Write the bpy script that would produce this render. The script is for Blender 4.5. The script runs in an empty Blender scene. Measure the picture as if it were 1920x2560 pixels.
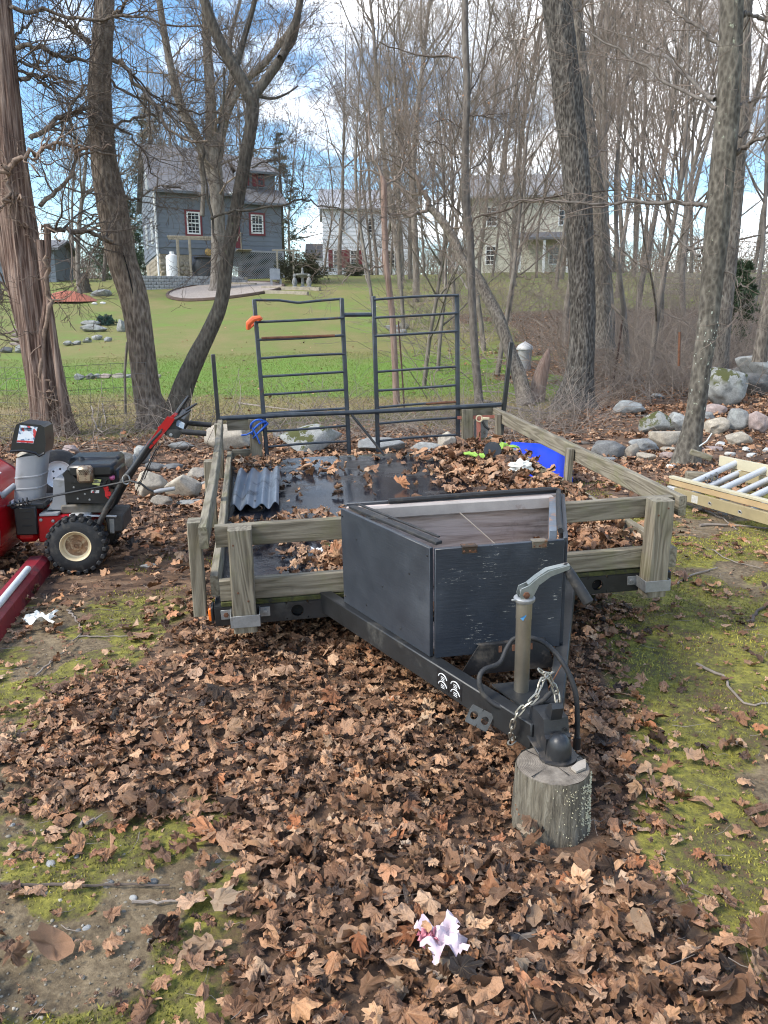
import bpy, math, random
import numpy as np
from mathutils import Vector, Matrix

# ---------------------------------------------------------------- camera, sky, sun, exposure
sc = bpy.context.scene
C = sc.collection
EYE, PITCH, FPX = 1.42, .2305, 1923.0          # eye height (m), downward pitch, focal length in photo pixels
cd = bpy.data.cameras.new('camera'); cam = bpy.data.objects.new('camera', cd); C.objects.link(cam)
cd.sensor_fit = 'VERTICAL'; cd.sensor_height = 36; cd.lens = 36 * FPX / 2560
cd.clip_start = .05; cd.clip_end = 3000
cam.location = (0, 0, EYE); cam.rotation_euler = (math.pi/2 - PITCH, 0, 0)
sc.camera = cam
SUN = Vector((-.80, -.30, .85)).normalized()
W = bpy.data.worlds.new('World'); sc.world = W; W.use_nodes = True
def build_world():
    t = W.node_tree; t.nodes.clear(); L = t.links.new
    n = lambda k: t.nodes.new('ShaderNode' + k)
    sky = n('TexSky'); sky.sky_type = 'NISHITA'; sky.sun_disc = False
    sky.sun_elevation = math.asin(SUN.z); sky.sun_rotation = math.atan2(SUN.x, SUN.y)
    sky.air_density = 1.15; sky.dust_density = .25; sky.ozone_density = 2.2
    b1 = n('Background'); b1.inputs[1].default_value = .07
    hs = n('HueSaturation'); hs.inputs['Saturation'].default_value = 1.2; L(sky.outputs[0], hs.inputs['Color']); L(hs.outputs[0], b1.inputs[0])
    tc = n('TexCoord'); sx = n('SeparateXYZ'); L(tc.outputs['Generated'], sx.inputs[0])
    az = n('Math'); az.operation = 'ADD'; L(sx.outputs[2], az.inputs[0]); az.inputs[1].default_value = .22
    dx = n('Math'); dx.operation = 'DIVIDE'; L(sx.outputs[0], dx.inputs[0]); L(az.outputs[0], dx.inputs[1])
    dy = n('Math'); dy.operation = 'DIVIDE'; L(sx.outputs[1], dy.inputs[0]); L(az.outputs[0], dy.inputs[1])
    cx = n('CombineXYZ'); L(dx.outputs[0], cx.inputs[0]); L(dy.outputs[0], cx.inputs[1]); cx.inputs[2].default_value = 8.3
    nz = n('TexNoise'); nz.inputs['Scale'].default_value = 1.15; nz.inputs['Detail'].default_value = 9
    nz.inputs['Roughness'].default_value = .56; L(cx.outputs[0], nz.inputs['Vector'])
    rp = n('ValToRGB'); L(nz.outputs[0], rp.inputs[0])
    rp.color_ramp.elements[0].position = .50; rp.color_ramp.elements[1].position = .63
    b2 = n('Background'); b2.inputs[0].default_value = (.97, .98, 1, 1); b2.inputs[1].default_value = .95
    mx = n('MixShader'); L(rp.outputs[0], mx.inputs[0]); L(b1.outputs[0], mx.inputs[1]); L(b2.outputs[0], mx.inputs[2])
    o = n('OutputWorld'); L(mx.outputs[0], o.inputs[0])
build_world()
sd = bpy.data.lights.new('sun', 'SUN'); sd.energy = 1.2; sd.angle = math.radians(15); sd.color = (1, .93, .82)
so = bpy.data.objects.new('sun', sd); C.objects.link(so)
so.rotation_euler = SUN.to_track_quat('Z', 'Y').to_euler()
vs = sc.view_settings; sc.display_settings.display_device = 'sRGB'
vs.view_transform = "Standard"; vs.look = "None"; vs.exposure = 1.98; vs.gamma = 1; vs.use_curve_mapping = False

sc.cycles.filter_width = 1.1

# ---------------------------------------------------------------- helpers
rng = np.random.default_rng(11)
random.seed(5)
def hash01(ix, iy, iz, s):
    h = (ix.astype(np.uint64)*np.uint64(374761393) + iy.astype(np.uint64)*np.uint64(668265263) + iz.astype(np.uint64)*np.uint64(2147483647+40) + np.uint64(s*974711+1)) & np.uint64(0xffffffff)
    h = ((h ^ (h >> np.uint64(13))) * np.uint64(1274126177)) & np.uint64(0xffffffff)
    h = ((h ^ (h >> np.uint64(15))) * np.uint64(2246822519)) & np.uint64(0xffffffff)
    return ((h ^ (h >> np.uint64(16))) & np.uint64(0xffffff)).astype(float) / 0xffffff
def vnoise(P, s=0):
    P = np.asarray(P, float) + 4096.5
    i = np.floor(P).astype(np.int64); f = P - i; f = f*f*(3-2*f); r = 0
    for a in (0, 1):
        for b in (0, 1):
            for c in (0, 1):
                w = (f[:,0] if a else 1-f[:,0])*(f[:,1] if b else 1-f[:,1])*(f[:,2] if c else 1-f[:,2])
                r = r + w*hash01(i[:,0]+a, i[:,1]+b, i[:,2]+c, s)
    return r
def fbm(P, s=0, oct=4, g=.5):
    r = 0; a = 1; n = 0; P = np.asarray(P, float)
    for k in range(oct):
        r = r + a*vnoise(P*2**k, s+k); n += a; a *= g
    return r/n
def xyz(x, y, z=0.): return np.stack([np.asarray(x, float), np.asarray(y, float), np.zeros(np.shape(x))+z], -1)
def sstep(a, b, x): t = np.clip((np.asarray(x, float)-a)/(b-a), 0, 1); return t*t*(3-2*t)
# terrain height
PY = [0, 13, 17, 20, 24, 30, 36, 43, 47, 52, 60, 80, 120, 200, 1000]
PZ = [0, 0, .05, .16, .58, 1.42, 2.3, 3.38, 4.1, 4.85, 5.5, 6.9, 9.2, 12, 24]
def zg(x, y):
    x = np.asarray(x, float); y = np.asarray(y, float)
    z = sum(np.interp(y+d, PY, PZ) for d in (-2.4, -1.2, 0, 1.2, 2.4))/5
    z = z * np.where(y < 10.6, 0, sstep(10.6, 14, y))
    r = sstep(4, 9, x)*sstep(8, 12, y)*.22 - sstep(-4, -12, x)*sstep(16, 26, y)*.3
    m = (fbm(xyz(x*.9, y*.9), 3, 3)-.5)*.05*sstep(.5, 3, y) + (fbm(xyz(x*.13, y*.13), 9, 2)-.5)*.5*sstep(14, 26, y)
    return z + r + m
def zg1(x, y): return float(zg(np.array([x]), np.array([y]))[0])
cP, sP = math.cos(PITCH), math.sin(PITCH)
def ray(px, py): a = (px-960)/FPX; b = (1280-py)/FPX; return np.array([a, cP+sP*b, b*cP-sP])
def at(px, py, Y=None, z=None):
    d = ray(px, py); t = Y/d[1] if Y is not None else (z-EYE)/d[2]
    return np.array([0, 0, EYE]) + d*t
def gnd(px, py, y1=90):
    d = ray(px, py); Y = np.arange(1.2, y1, .06); t = Y/d[1]
    h = EYE + d[2]*t - zg(d[0]*t, Y); k = np.argmax(h < 0) if (h < 0).any() else len(Y)-1
    return np.array([d[0]*t[k], Y[k], zg1(d[0]*t[k], Y[k])])
def mpp(px, py, Y): return Y/ray(px, py)[1]/FPX            # metres per photo pixel at depth Y

def tag(o, label=None, cat=None, group=None, kind=None):
    for k, v in (('label', label), ('category', cat), ('group', group), ('kind', kind)):
        if v: o[k] = v
    return o
def link(name, data, parent=None, loc=None):
    o = bpy.data.objects.new(name, data); C.objects.link(o)
    if parent: o.parent = parent
    if loc is not None: o.location = loc
    return o
def empty(name, loc=(0,0,0), rz=0, parent=None):
    o = link(name, None, parent, loc); o.rotation_euler = (0, 0, rz); o.empty_display_size = .1; return o
def mesh_np(name, V, faces, mat, parent=None, smooth=True, ang=None, attr=None):
    """faces: list of int arrays (n,k)"""
    me = bpy.data.meshes.new(name)
    V = np.ascontiguousarray(V, np.float32); me.vertices.add(len(V)); me.vertices.foreach_set('co', V.ravel())
    lv = np.concatenate([f.ravel() for f in faces]).astype(np.int32)
    ln = np.concatenate([np.full(len(f), f.shape[1]) for f in faces])
    st = (np.cumsum(ln)-ln).astype(np.int32)
    me.loops.add(len(lv)); me.loops.foreach_set('vertex_index', lv)
    me.polygons.add(len(ln)); me.polygons.foreach_set('loop_start', st)
    me.polygons.foreach_set('use_smooth', np.full(len(ln), smooth))
    me.update(calc_edges=True)
    if attr:
        for k, v in attr.items():
            a = me.attributes.new(k, 'FLOAT_COLOR', 'POINT'); c = np.ones((len(V), 4), np.float32); c[:, :v.shape[1]] = v
            a.data.foreach_set('color', c.ravel())
    if ang: me.set_sharp_from_angle(angle=ang)
    for m in (mat if isinstance(mat, (list, tuple)) else [mat]): me.materials.append(m)
    return link(name, me, parent)
def basis(d):
    d = np.asarray(d, float); d = d/np.linalg.norm(d)
    a = np.array([0, 0, 1.]) if abs(d[2]) < .9 else np.array([1., 0, 0])
    u = np.cross(a, d); u /= np.linalg.norm(u); return u, np.cross(d, u), d
def spline(P, n):
    P = np.asarray(P, float)
    if len(P) == 2: return P[0] + (P[1]-P[0])*np.linspace(0, 1, n)[:, None]
    Q = np.vstack([2*P[0]-P[1], P, 2*P[-1]-P[-2]]); out = []; m = len(P)-1
    for s in np.linspace(0, m, n):
        i = min(int(s), m-1); t = s-i; a, b, c, d = Q[i:i+4]
        out.append(.5*(2*b + (c-a)*t + (2*a-5*b+4*c-d)*t*t + (3*b-a-3*c+d)*t**3))
    return np.array(out)
class MB:
    def __init__(s): s.V = []; s.F = []; s.n = 0
    def add(s, V, F):
        V = np.asarray(V, float); s.V.append(V); n = s.n
        s.F += [tuple(int(i)+n for i in f) for f in F]; s.n += len(V); return s
    def box(s, lo, hi, ch=.003, R=None, c=None):
        lo = np.minimum(lo, hi).astype(float) if False else np.array(lo, float); hi = np.array(hi, float)
        lo, hi = np.minimum(lo, hi), np.maximum(lo, hi)
        m = (lo+hi)/2; h = (hi-lo)/2; ch = min(ch, .45*h.min()); V = []; idx = {}
        for sx in (-1, 1):
            for sy in (-1, 1):
                for sz in (-1, 1):
                    for ax in range(3):
                        p = np.array([sx, sy, sz])*(h-ch); p[ax] = (sx, sy, sz)[ax]*h[ax]
                        idx[(sx, sy, sz, ax)] = len(V); V.append(p)
        F = []
        def q(vs, nrm):
            a, b, c_ = (V[i] for i in vs[:3])
            F.append(vs if np.dot(np.cross(b-a, c_-a), nrm) > 0 else vs[::-1])
        for ax in range(3):
            o = [i for i in range(3) if i != ax]
            for sg in (-1, 1):
                L_ = []
                for a, b in ((-1,-1), (1,-1), (1,1), (-1,1)):
                    k = [0,0,0]; k[ax] = sg; k[o[0]] = a; k[o[1]] = b; L_.append(idx[(*k, ax)])
                nn = np.zeros(3); nn[ax] = sg; q(L_, nn)
            for a in (-1, 1):
                for b in (-1, 1):
                    k1 = [0,0,0]; k1[o[0]] = a; k1[o[1]] = b; k2 = list(k1); k1[ax] = -1; k2[ax] = 1
                    nn = np.zeros(3); nn[o[0]] = a; nn[o[1]] = b
                    q([idx[(*k1, o[0])], idx[(*k2, o[0])], idx[(*k2, o[1])], idx[(*k1, o[1])]], nn)
        for sx in (-1, 1):
            for sy in (-1, 1):
                for sz in (-1, 1): q([idx[(sx, sy, sz, a)] for a in range(3)], np.array([sx, sy, sz]))
        V = np.array(V)
        if R is not None: V = V @ np.array(R, float).T
        return s.add(V + m if c is None else V + np.array(c, float), F)
    def beam(s, a, b, w, h, ch=.003, up=(0,0,1)):
        """box from a to b, w across, h along up"""
        a = np.array(a, float); b = np.array(b, float); d = b-a; L_ = np.linalg.norm(d); d /= L_
        x = np.cross(d, np.array(up, float)); x /= np.linalg.norm(x); z = np.cross(x, d)
        return s.box((-w/2, -L_/2, -h/2), (w/2, L_/2, h/2), ch, R=np.stack([x, d, z], 1), c=(a+b)/2)
    def tube(s, P, r, n=8, cap=True):
        P = np.asarray(P, float); k = len(P); r = np.full(k, r) if np.isscalar(r) else np.asarray(r, float)
        T = np.gradient(P, axis=0); T /= np.linalg.norm(T, axis=1)[:, None]+1e-12
        u, v, _ = basis(T[0]); V = []; ang = np.arange(n)*2*math.pi/n
        for i in range(k):
            u = u - T[i]*np.dot(u, T[i]); u /= np.linalg.norm(u); v = np.cross(T[i], u)
            V.append(P[i] + r[i]*(np.cos(ang)[:, None]*u + np.sin(ang)[:, None]*v))
        F = [(i*n+j, i*n+(j+1) % n, (i+1)*n+(j+1) % n, (i+1)*n+j) for i in range(k-1) for j in range(n)]
        if cap: F += [tuple(range(n))[::-1], tuple((k-1)*n+j for j in range(n))]
        return s.add(np.concatenate(V), F)
    def lathe(s, prof, n=24, o=(0,0,0), ax=(0,0,1), close=False):
        """prof: (radius, height along ax)"""
        u, v, d = basis(ax); ang = np.arange(n)*2*math.pi/n; o = np.array(o, float)
        V = np.concatenate([o + d*h + max(r, 1e-4)*(np.cos(ang)[:, None]*u + np.sin(ang)[:, None]*v) for r, h in prof]); k = len(prof)
        F = [(i*n+j, i*n+(j+1) % n, (i+1)*n+(j+1) % n, (i+1)*n+j) for i in range(k-1) for j in range(n)]
        if close: F += [((k-1)*n+j, (k-1)*n+(j+1) % n, (j+1) % n, j) for j in range(n)]
        return s.add(V, F)
    def prism(s, poly, a, b, ax=1, caps=True):
        """poly of 2-D points in the two other axes, extruded along axis ax from a to b"""
        o = [i for i in range(3) if i != ax]; n = len(poly); V = np.zeros((2*n, 3))
        for k, h in ((0, a), (1, b)):
            for i, p in enumerate(poly): V[k*n+i, o[0]] = p[0]; V[k*n+i, o[1]] = p[1]; V[k*n+i, ax] = h
        F = [(i, (i+1) % n, n+(i+1) % n, n+i) for i in range(n)]
        if caps: F += [tuple(range(n))[::-1], tuple(range(n, 2*n))]
        return s.add(V, F)
    def holed(s, c, hw, hh, r, th, ax=1, n=24):
        """rectangular plate with a round hole, centre c, thickness th along ax"""
        o = [i for i in range(3) if i != ax]; V = []
        for k in (0, 1):
            for j in range(n):
                t = j*2*math.pi/n; cc, ss = math.cos(t), math.sin(t); m = min(hw/max(abs(cc), 1e-6), hh/max(abs(ss), 1e-6))
                for rr in (r, m):
                    p = np.array(c, float); p[o[0]] += cc*rr; p[o[1]] += ss*rr; p[ax] += th*(k-.5); V.append(p)
        F = []; N2 = 2*n
        for j in range(n):
            a = 2*j; b = 2*((j+1) % n)
            F += [(a, a+1, b+1, b), (N2+a, N2+b, N2+b+1, N2+a+1), (a, b, N2+b, N2+a), (a+1, N2+a+1, N2+b+1, b+1)]
        return s.add(np.array(V), F)
    def grid(s, f, nu, nv):
        V = [f(i/nu, j/nv) for i in range(nu+1) for j in range(nv+1)]; m = nv+1
        return s.add(V, [(i*m+j, (i+1)*m+j, (i+1)*m+j+1, i*m+j+1) for i in range(nu) for j in range(nv)])
    def build(s, name, mat, parent=None, ang=.7, fix=True):
        me = bpy.data.meshes.new(name); V = np.concatenate(s.V)
        me.from_pydata(V.tolist(), [], s.F)
        if fix:
            import bmesh
            bm = bmesh.new(); bm.from_mesh(me); bmesh.ops.recalc_face_normals(bm, faces=bm.faces); bm.to_mesh(me); bm.free()
        me.polygons.foreach_set('use_smooth', np.full(len(me.polygons), True)); me.set_sharp_from_angle(angle=ang)
        me.materials.append(mat); return link(name, me, parent)
def copy_tree(o, parent=None, **kw):
    c = o.copy(); C.objects.link(c)
    if parent: c.parent = parent
    for ch in list(o.children): copy_tree(ch, c)
    return c

# ---------------------------------------------------------------- material language
class Mt:
    def __init__(s, name):
        s.m = bpy.data.materials.new(name); s.m.use_nodes = True; s.t = s.m.node_tree; s.b = s.t.nodes['Principled BSDF']
    def n(s, k, **kw):
        nd = s.t.nodes.new('ShaderNode'+k)
        for a, v in kw.items(): setattr(nd, a, v)
        return nd
    def put(s, inp, v):
        if isinstance(v, bpy.types.NodeSocket): s.t.links.new(v, inp)
        elif hasattr(inp.default_value, '__len__') and not hasattr(v, '__len__'): inp.default_value = (v, v, v, 1)[:len(inp.default_value)]
        elif hasattr(v, '__len__') and len(v) == 3 and len(inp.default_value) == 4: inp.default_value = (*v, 1)
        else: inp.default_value = v
    def co(s, scale=(1,1,1), kind='Object', rot=(0,0,0), loc=(0,0,0)):
        tc = s.n('TexCoord'); mp = s.n('Mapping'); s.t.links.new(tc.outputs[kind], mp.inputs[0])
        mp.inputs['Scale'].default_value = scale if hasattr(scale, '__len__') else (scale,)*3
        mp.inputs['Rotation'].default_value = rot; mp.inputs['Location'].default_value = loc; return mp.outputs[0]
    def noise(s, v, scale=5, d=4, r=.55, dist=0):
        nd = s.n('TexNoise'); s.put(nd.inputs['Vector'], v); nd.inputs['Scale'].default_value = scale
        nd.inputs['Detail'].default_value = d; nd.inputs['Roughness'].default_value = r; nd.inputs['Distortion'].default_value = dist
        return nd.outputs[0]
    def vor(s, v, scale=5, feat='F1', out='Distance', rnd=1):
        nd = s.n('TexVoronoi', feature=feat); s.put(nd.inputs['Vector'], v); nd.inputs['Scale'].default_value = scale
        nd.inputs['Randomness'].default_value = rnd; return nd.outputs[out]
    def ramp(s, f, stops, interp='LINEAR'):
        nd = s.n('ValToRGB'); s.put(nd.inputs[0], f); e = nd.color_ramp.elements; nd.color_ramp.interpolation = interp
        while len(e) < len(stops): e.new(.5)
        for k, (p, c) in enumerate(stops):
            e[k].position = p; e[k].color = (*c, 1) if hasattr(c, '__len__') else (c, c, c, 1)
        return nd.outputs[0]
    def mix(s, f, a, b, mode='MIX'):
        nd = s.n('Mix', data_type='RGBA', blend_type=mode); s.put(nd.inputs[0], f); s.put(nd.inputs[6], a); s.put(nd.inputs[7], b); return nd.outputs[2]
    def ma(s, op, a, b=0., clamp=False):
        nd = s.n('Math', operation=op); nd.use_clamp = clamp; s.put(nd.inputs[0], a); s.put(nd.inputs[1], b); return nd.outputs[0]
    def sep(s, c):
        nd = s.n('SeparateColor'); s.put(nd.inputs[0], c); return nd.outputs
    def attr(s, name): return s.n('Attribute', attribute_name=name).outputs['Color']
    def objrand(s): return s.n('ObjectInfo').outputs['Random']
    def bump(s, h, st=.5, dist=.01, nrm=None):
        nd = s.n('Bump'); nd.inputs['Strength'].default_value = st; nd.inputs['Distance'].default_value = dist; s.put(nd.inputs['Height'], h)
        if nrm is not None: s.t.links.new(nrm, nd.inputs['Normal'])
        return nd.outputs[0]
    def out(s, base, rough=.7, metal=0, nrm=None, **kw):
        s.put(s.b.inputs['Base Color'], base); s.put(s.b.inputs['Roughness'], rough); s.put(s.b.inputs['Metallic'], metal)
        if nrm is not None: s.t.links.new(nrm, s.b.inputs['Normal'])
        for k, v in kw.items(): s.put(s.b.inputs[k.replace('_', ' ')], v)
        return s.m
def simple(name, c, rough=.6, metal=0, var=.25, sc_=8, bump=.1, dirt=None, dirt_amt=.5, spec=None):
    m = Mt(name); v = m.co(); f = m.noise(v, sc_, 6, .65)
    c = np.array(c); col = m.ramp(f, [(.3, tuple(c*(1-var))), (.7, tuple(np.minimum(c*(1+var), 1)))])
    if dirt is not None:
        g = m.ramp(m.noise(m.co(loc=(3,1,7)), sc_*.7, 8, .7), [(.62-.3*dirt_amt, 0.), (.72-.25*dirt_amt, 1.)])
        col = m.mix(g, col, dirt); rr = m.mix(g, rough, .85)
    else: rr = m.ramp(m.noise(v, sc_*2.3, 3), [(.3, max(rough-.08, .05)), (.7, min(rough+.1, 1))])
    return m.out(col, rr, metal, m.bump(m.noise(v, sc_*9, 4, .7), bump, .004) if bump else None)
# ---------------------------------------------------------------- materials
def wood(name, axis, c1=(.145,.122,.085), c2=(.285,.25,.185), green=.5):
    m = Mt(name); s = [30., 30., 30.]; s[axis] = 1.6; v = m.co(s)
    s2 = [4.5, 4.5, 4.5]; s2[axis] = .5; g = m.noise(m.co(s2), 2.2, 2, .5, .8)
    w = m.n('TexWave', wave_type='BANDS', bands_direction='DIAGONAL'); m.put(w.inputs['Vector'], m.co(s)); w.inputs['Scale'].default_value = .55
    w.inputs['Distortion'].default_value = 9; w.inputs['Detail'].default_value = 2; w.inputs['Detail Scale'].default_value = .35
    ring = m.ma('SINE', m.ma('MULTIPLY', g, 46.)); ring = m.ma('MULTIPLY_ADD', ring, .5); m.t.nodes[-1].inputs[2].default_value = .5
    fine = m.noise(v, 3.2, 6, .7)
    f = m.ma('ADD', m.ma('MULTIPLY', ring, .30), m.ma('MULTIPLY', fine, .85))
    c1 = np.array(c1); c2 = np.array(c2)
    col = m.ramp(f, [(.22, tuple(c1*.42)), (.42, tuple(c1)), (.62, tuple((c1+c2)/2)), (.85, tuple(c2))])
    if green:
        gm = m.ramp(m.noise(m.co(1.), 4.5, 5, .65), [(.50, 0.), (.72, green)])
        col = m.mix(gm, col, (.15, .155, .05))
    dk = m.ramp(m.noise(m.co(1., loc=(5,2,1)), 6, 5, .7), [(.58, 0.), (.78, .6)])
    col = m.mix(dk, col, (.05, .045, .035))
    tone = m.ramp(m.objrand(), [(0, (.82,.82,.82)), (1, (1.12,1.12,1.12))]); col = m.mix(1., col, tone, 'MULTIPLY')
    return m.out(col, .88, 0, m.bump(m.ma('ADD', f, m.ma('MULTIPLY', m.noise(v, 9, 3), .6)), .55, .004))
WX, WY, WZ = wood('weathered wood along x', 0), wood('weathered wood along y', 1), wood('weathered wood along z', 2, green=.4)
PLY = wood('bare plywood', 0, (.42,.33,.28), (.60,.50,.45), 0)
def slate_paint(name, chips_and_shade):
    m = Mt(name); v = m.co((5, 5, 60)) ; big = m.noise(m.co(1.), 5, 5, .6)
    col = m.ramp(big, [(.25, (.022,.026,.033)), (.55, (.036,.042,.052)), (.8, (.065,.073,.085))] if not chips_and_shade else [(.25, (.016,.020,.028)), (.55, (.026,.033,.045)), (.8, (.048,.058,.073))])  # side panels lighter, front darker: the fall of light is put into colour
    g = m.noise(v, 2.4, 5, .7); col = m.mix(m.ramp(g, [(.35, 0.), (.75, .45)]), col, (.022,.027,.036))
    if chips_and_shade:
        k = m.ma('MULTIPLY', m.ramp(m.noise(m.co((7,7,70), loc=(1,4,2)), 3.2, 4, .8), [(.60, 0.), (.62, 1.)]), m.ramp(m.noise(m.co(1., loc=(2,2,8)), 11, 4, .7), [(.53, 0.), (.60, 1.)]))
        col = m.mix(k, col, (.46, .45, .40))
    else:
        k = m.ramp(m.noise(m.co((30,30,22), loc=(1,4,2)), 3, 5, .8), [(.735, 0.), (.755, 1.)]); col = m.mix(k, col, (.36,.37,.36))
    return m.out(col, m.ramp(big, [(.3, .30), (.7, .50)]), 0, m.bump(g, .35, .003))
SLATE, SLATE_CHIP_SHADE = slate_paint('slate painted plywood', 0), slate_paint('chipped slate plywood in painted shade', 1)
BLACK_STEEL = simple('black painted steel', (.020,.021,.023), .42, 0, .4, 9, .15, (.085,.07,.055), .28)
FRAME_STEEL = simple('grimy black frame', (.017,.018,.019), .45, 0, .5, 6, .2, (.055,.052,.045), .3)
GATE_STEEL = simple('blue black gate tube', (.032,.040,.050), .42, 0, .4, 14, .15, (.10,.055,.035), .12)
RUST = simple('rusty steel', (.13,.055,.028), .85, 0, .5, 20, .4)
GALV = simple('galvanized steel', (.29,.295,.295), .55, .6, .25, 18, .1, (.20,.18,.15), .2)
ZINC = simple('dull zinc tube', (.27,.245,.20), .42, .8, .2, 7, .06, (.13,.10,.07), .25)
ARM = simple('pale green grey crank arm', (.215,.235,.225), .42, .4, .2, 22, .1, (.23,.12,.07), .1)
CHAIN = simple('zinc chain', (.40,.37,.31), .42, .85, .25, 60, .1, (.18,.13,.08), .2)
RUBBER = simple('black rubber', (.016,.016,.017), .62, 0, .3, 30, .15, (.055,.05,.043), .35)
BLACKPL = simple('black plastic', (.014,.0145,.016), .33, 0, .25, 10, .05, (.06,.057,.05), .15)
GREYPL = simple('grey plastic', (.27,.275,.285), .48, 0, .10, 6, .04, (.20,.195,.18), .2)
REDPAINT = simple('glossy red paint', (.36,.006,.010), .22, 0, .14, 3, .02, (.16,.012,.012), .2)
REDPL = simple('red plastic', (.55,.015,.02), .3, 0, .1, 6, 0)
MAROON = simple('maroon painted steel', (.20,.016,.026), .45, 0, .25, 7, .1, (.10,.02,.025), .3)
WHITEPVC = simple('grey white pipe', (.55,.58,.57), .5, 0, .12, 9, .03, (.36,.36,.33), .2)
CREAM = simple('cream rim', (.62,.50,.31), .5, 0, .12, 8, .04)
WHITE = simple('white paint', (.74,.75,.75), .5, 0, .06, 8, .04, (.5,.49,.46), .1)
BRONZE = simple('heat tinted muffler', (.36,.28,.20), .4, .8, .3, 25, .08, (.16,.08,.045), .35)
ALU = simple('aluminium', (.50,.51,.52), .55, .35, .12, 12, .06)
FIBER = simple('yellow fibreglass', (.33,.27,.15), .5, 0, .14, 5, .06, (.33,.27,.17), .18)
FIBER2 = simple('pale yellow fibreglass', (.50,.45,.31), .5, 0, .14, 5, .06, (.42,.36,.26), .2)
BLUE = simple('bright blue plastic', (.004,.040,.60), .35, 0, .15, 6, .03)
ROPE = simple('blue rope', (.02,.10,.45), .7, 0, .3, 60, .4)
ORANGE = simple('orange plastic', (.72,.13,.04), .5, 0, .15, 12, .05)
AMBER = simple('amber lens', (.75,.16,.02), .2, 0, .15, 30, 0)
LIME = simple('lime green glove', (.27,.46,.07), .8, 0, .2, 25, .3, (.22,.26,.09), .2)
WHITEBAG = simple('crumpled white plastic', (.70,.70,.64), .45, 0, .1, 12, .1, (.45,.42,.34), .25)
PAPER = simple('faded pink paper', (.62,.50,.53), .8, 0, .15, 20, .1, (.40,.30,.28), .15)
STRAP = simple('faded red strap', (.33,.12,.085), .85, 0, .2, 40, .2)
SHEET = simple('blue grey corrugated sheet', (.17,.205,.245), .32, .2, .25, 5, .06, (.05,.045,.04), .3)
HOLE = simple('dark hole', (.006,.006,.006), .9, 0, .1, 5, 0)
def label_mat(name, base, inks, sc_):
    m = Mt(name); v = m.co(sc_); r = m.vor(v, 1., out='Color'); f = m.sep(r)[0]
    return m.out(m.ramp(f, [(0, base)] + inks, 'CONSTANT'), .45)
LABEL = label_mat('printed warning label', (.72,.75,.78), [(.42,(.16,.22,.33)), (.62,(.55,.62,.70)), (.86,(.55,.05,.05))], (60, 60, 48))
BARCODE = label_mat('printed white label', (.75,.74,.72), [(.55,(.08,.08,.09)), (.78,(.7,.7,.68)), (.93,(.5,.05,.06))], (90, 12, 60))
YLABEL = label_mat('yellow label', (.62,.60,.20), [(.6,(.12,.12,.08)), (.8,(.66,.65,.4))], (20, 20, 120))
def deck_mat():
    m = Mt('wet black deck'); v = m.co(1.); n1 = m.noise(v, 2.3, 6, .6); n2 = m.noise(m.co((1,1,1), loc=(4,4,1)), 14, 6, .75)
    wet = m.ramp(n1, [(.34, 0.), (.46, 1.)])
    dry = m.ramp(n2, [(.35, (.016,.016,.016)), (.62, (.035,.032,.030)), (.8, (.10,.07,.05))])
    col = m.mix(wet, dry, (.016,.018,.024))
    return m.out(col, m.mix(wet, .6, .07), 0, m.bump(n2, .35, .004))
DECK = deck_mat()
def bark(name, cols, sxy, sz, lich=None, lich_amt=.0, bstr=.9, dist=.03):
    m = Mt(name); v = m.co((sxy, sxy, sz)); f = m.noise(v, 1., 7, .68, .5); k = m.vor(m.co((sxy*1.3, sxy*1.3, sz*1.2)), 1.)
    h = m.ma('ADD', m.ma('MULTIPLY', f, .7), m.ma('MULTIPLY', k, .45))
    col = m.ramp(h, [(.22, cols[0]), (.5, cols[1]), (.8, cols[2])])
    big = m.noise(m.co(1.), 1.6, 4, .6); col = m.mix(m.ramp(big, [(.4, 0.), (.7, .5)]), col, m.ramp(h, [(.2, tuple(np.array(cols[0])*.6)), (.8, tuple(np.array(cols[1])*.9))]))
    if lich:
        a = m.ramp(m.noise(m.co(1., loc=(3,3,3)), 13, 6, .75), [(.64-lich_amt, 0.), (.68-lich_amt, 1.)]); col = m.mix(a, col, lich)
    return m.out(col, .95, 0, m.bump(h, bstr, dist))
CEDAR = bark('shaggy cedar bark', [(.024,.012,.009), (.135,.078,.056), (.38,.28,.225)], 30, 1.7, None, 0, 1., .05)
GNARL = bark('brown furrowed bark', [(.030,.021,.016), (.135,.10,.075), (.32,.26,.205)], 22, 7, (.15,.14,.08), .02, 1., .05)
OAKB = bark('dark ridged bark with pale flecks', [(.012,.010,.008), (.055,.046,.038), (.21,.19,.165)], 24, 8.5, (.36,.37,.34), -.01, 1., .05)
OAKLOW = bark('grey ridged bark', [(.035,.028,.022), (.115,.095,.077), (.25,.22,.18)], 24, 8, (.33,.33,.29), -.08)
MAPLEB = bark('grey maple bark with lichen', [(.024,.020,.016), (.085,.074,.058), (.20,.18,.145)], 20, 11, (.30,.32,.24), .0, .8, .02)
MIDB = bark('grey twig bark', [(.055,.045,.037), (.125,.106,.09), (.20,.175,.152)], 16, 6, None, 0, .5, .012)
DARKB = bark('dark mossy bark', [(.024,.020,.016), (.070,.058,.046), (.135,.12,.095)], 24, 8, (.11,.12,.06), .0)
FARB = bark('pale far bark', [(.065,.053,.044), (.150,.126,.106), (.25,.22,.19)], 6, 2, None, 0, .4, .02)
TWIG = simple('grey brown twigs', (.215,.168,.135), .9, 0, .35, 1.5, 0)
TWIGD = simple('dark twigs', (.105,.080,.063), .9, 0, .4, 2.5, 0)
VINE = simple('peeling tan vine', (.22,.155,.115), .9, 0, .4, 18, .5)
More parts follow.
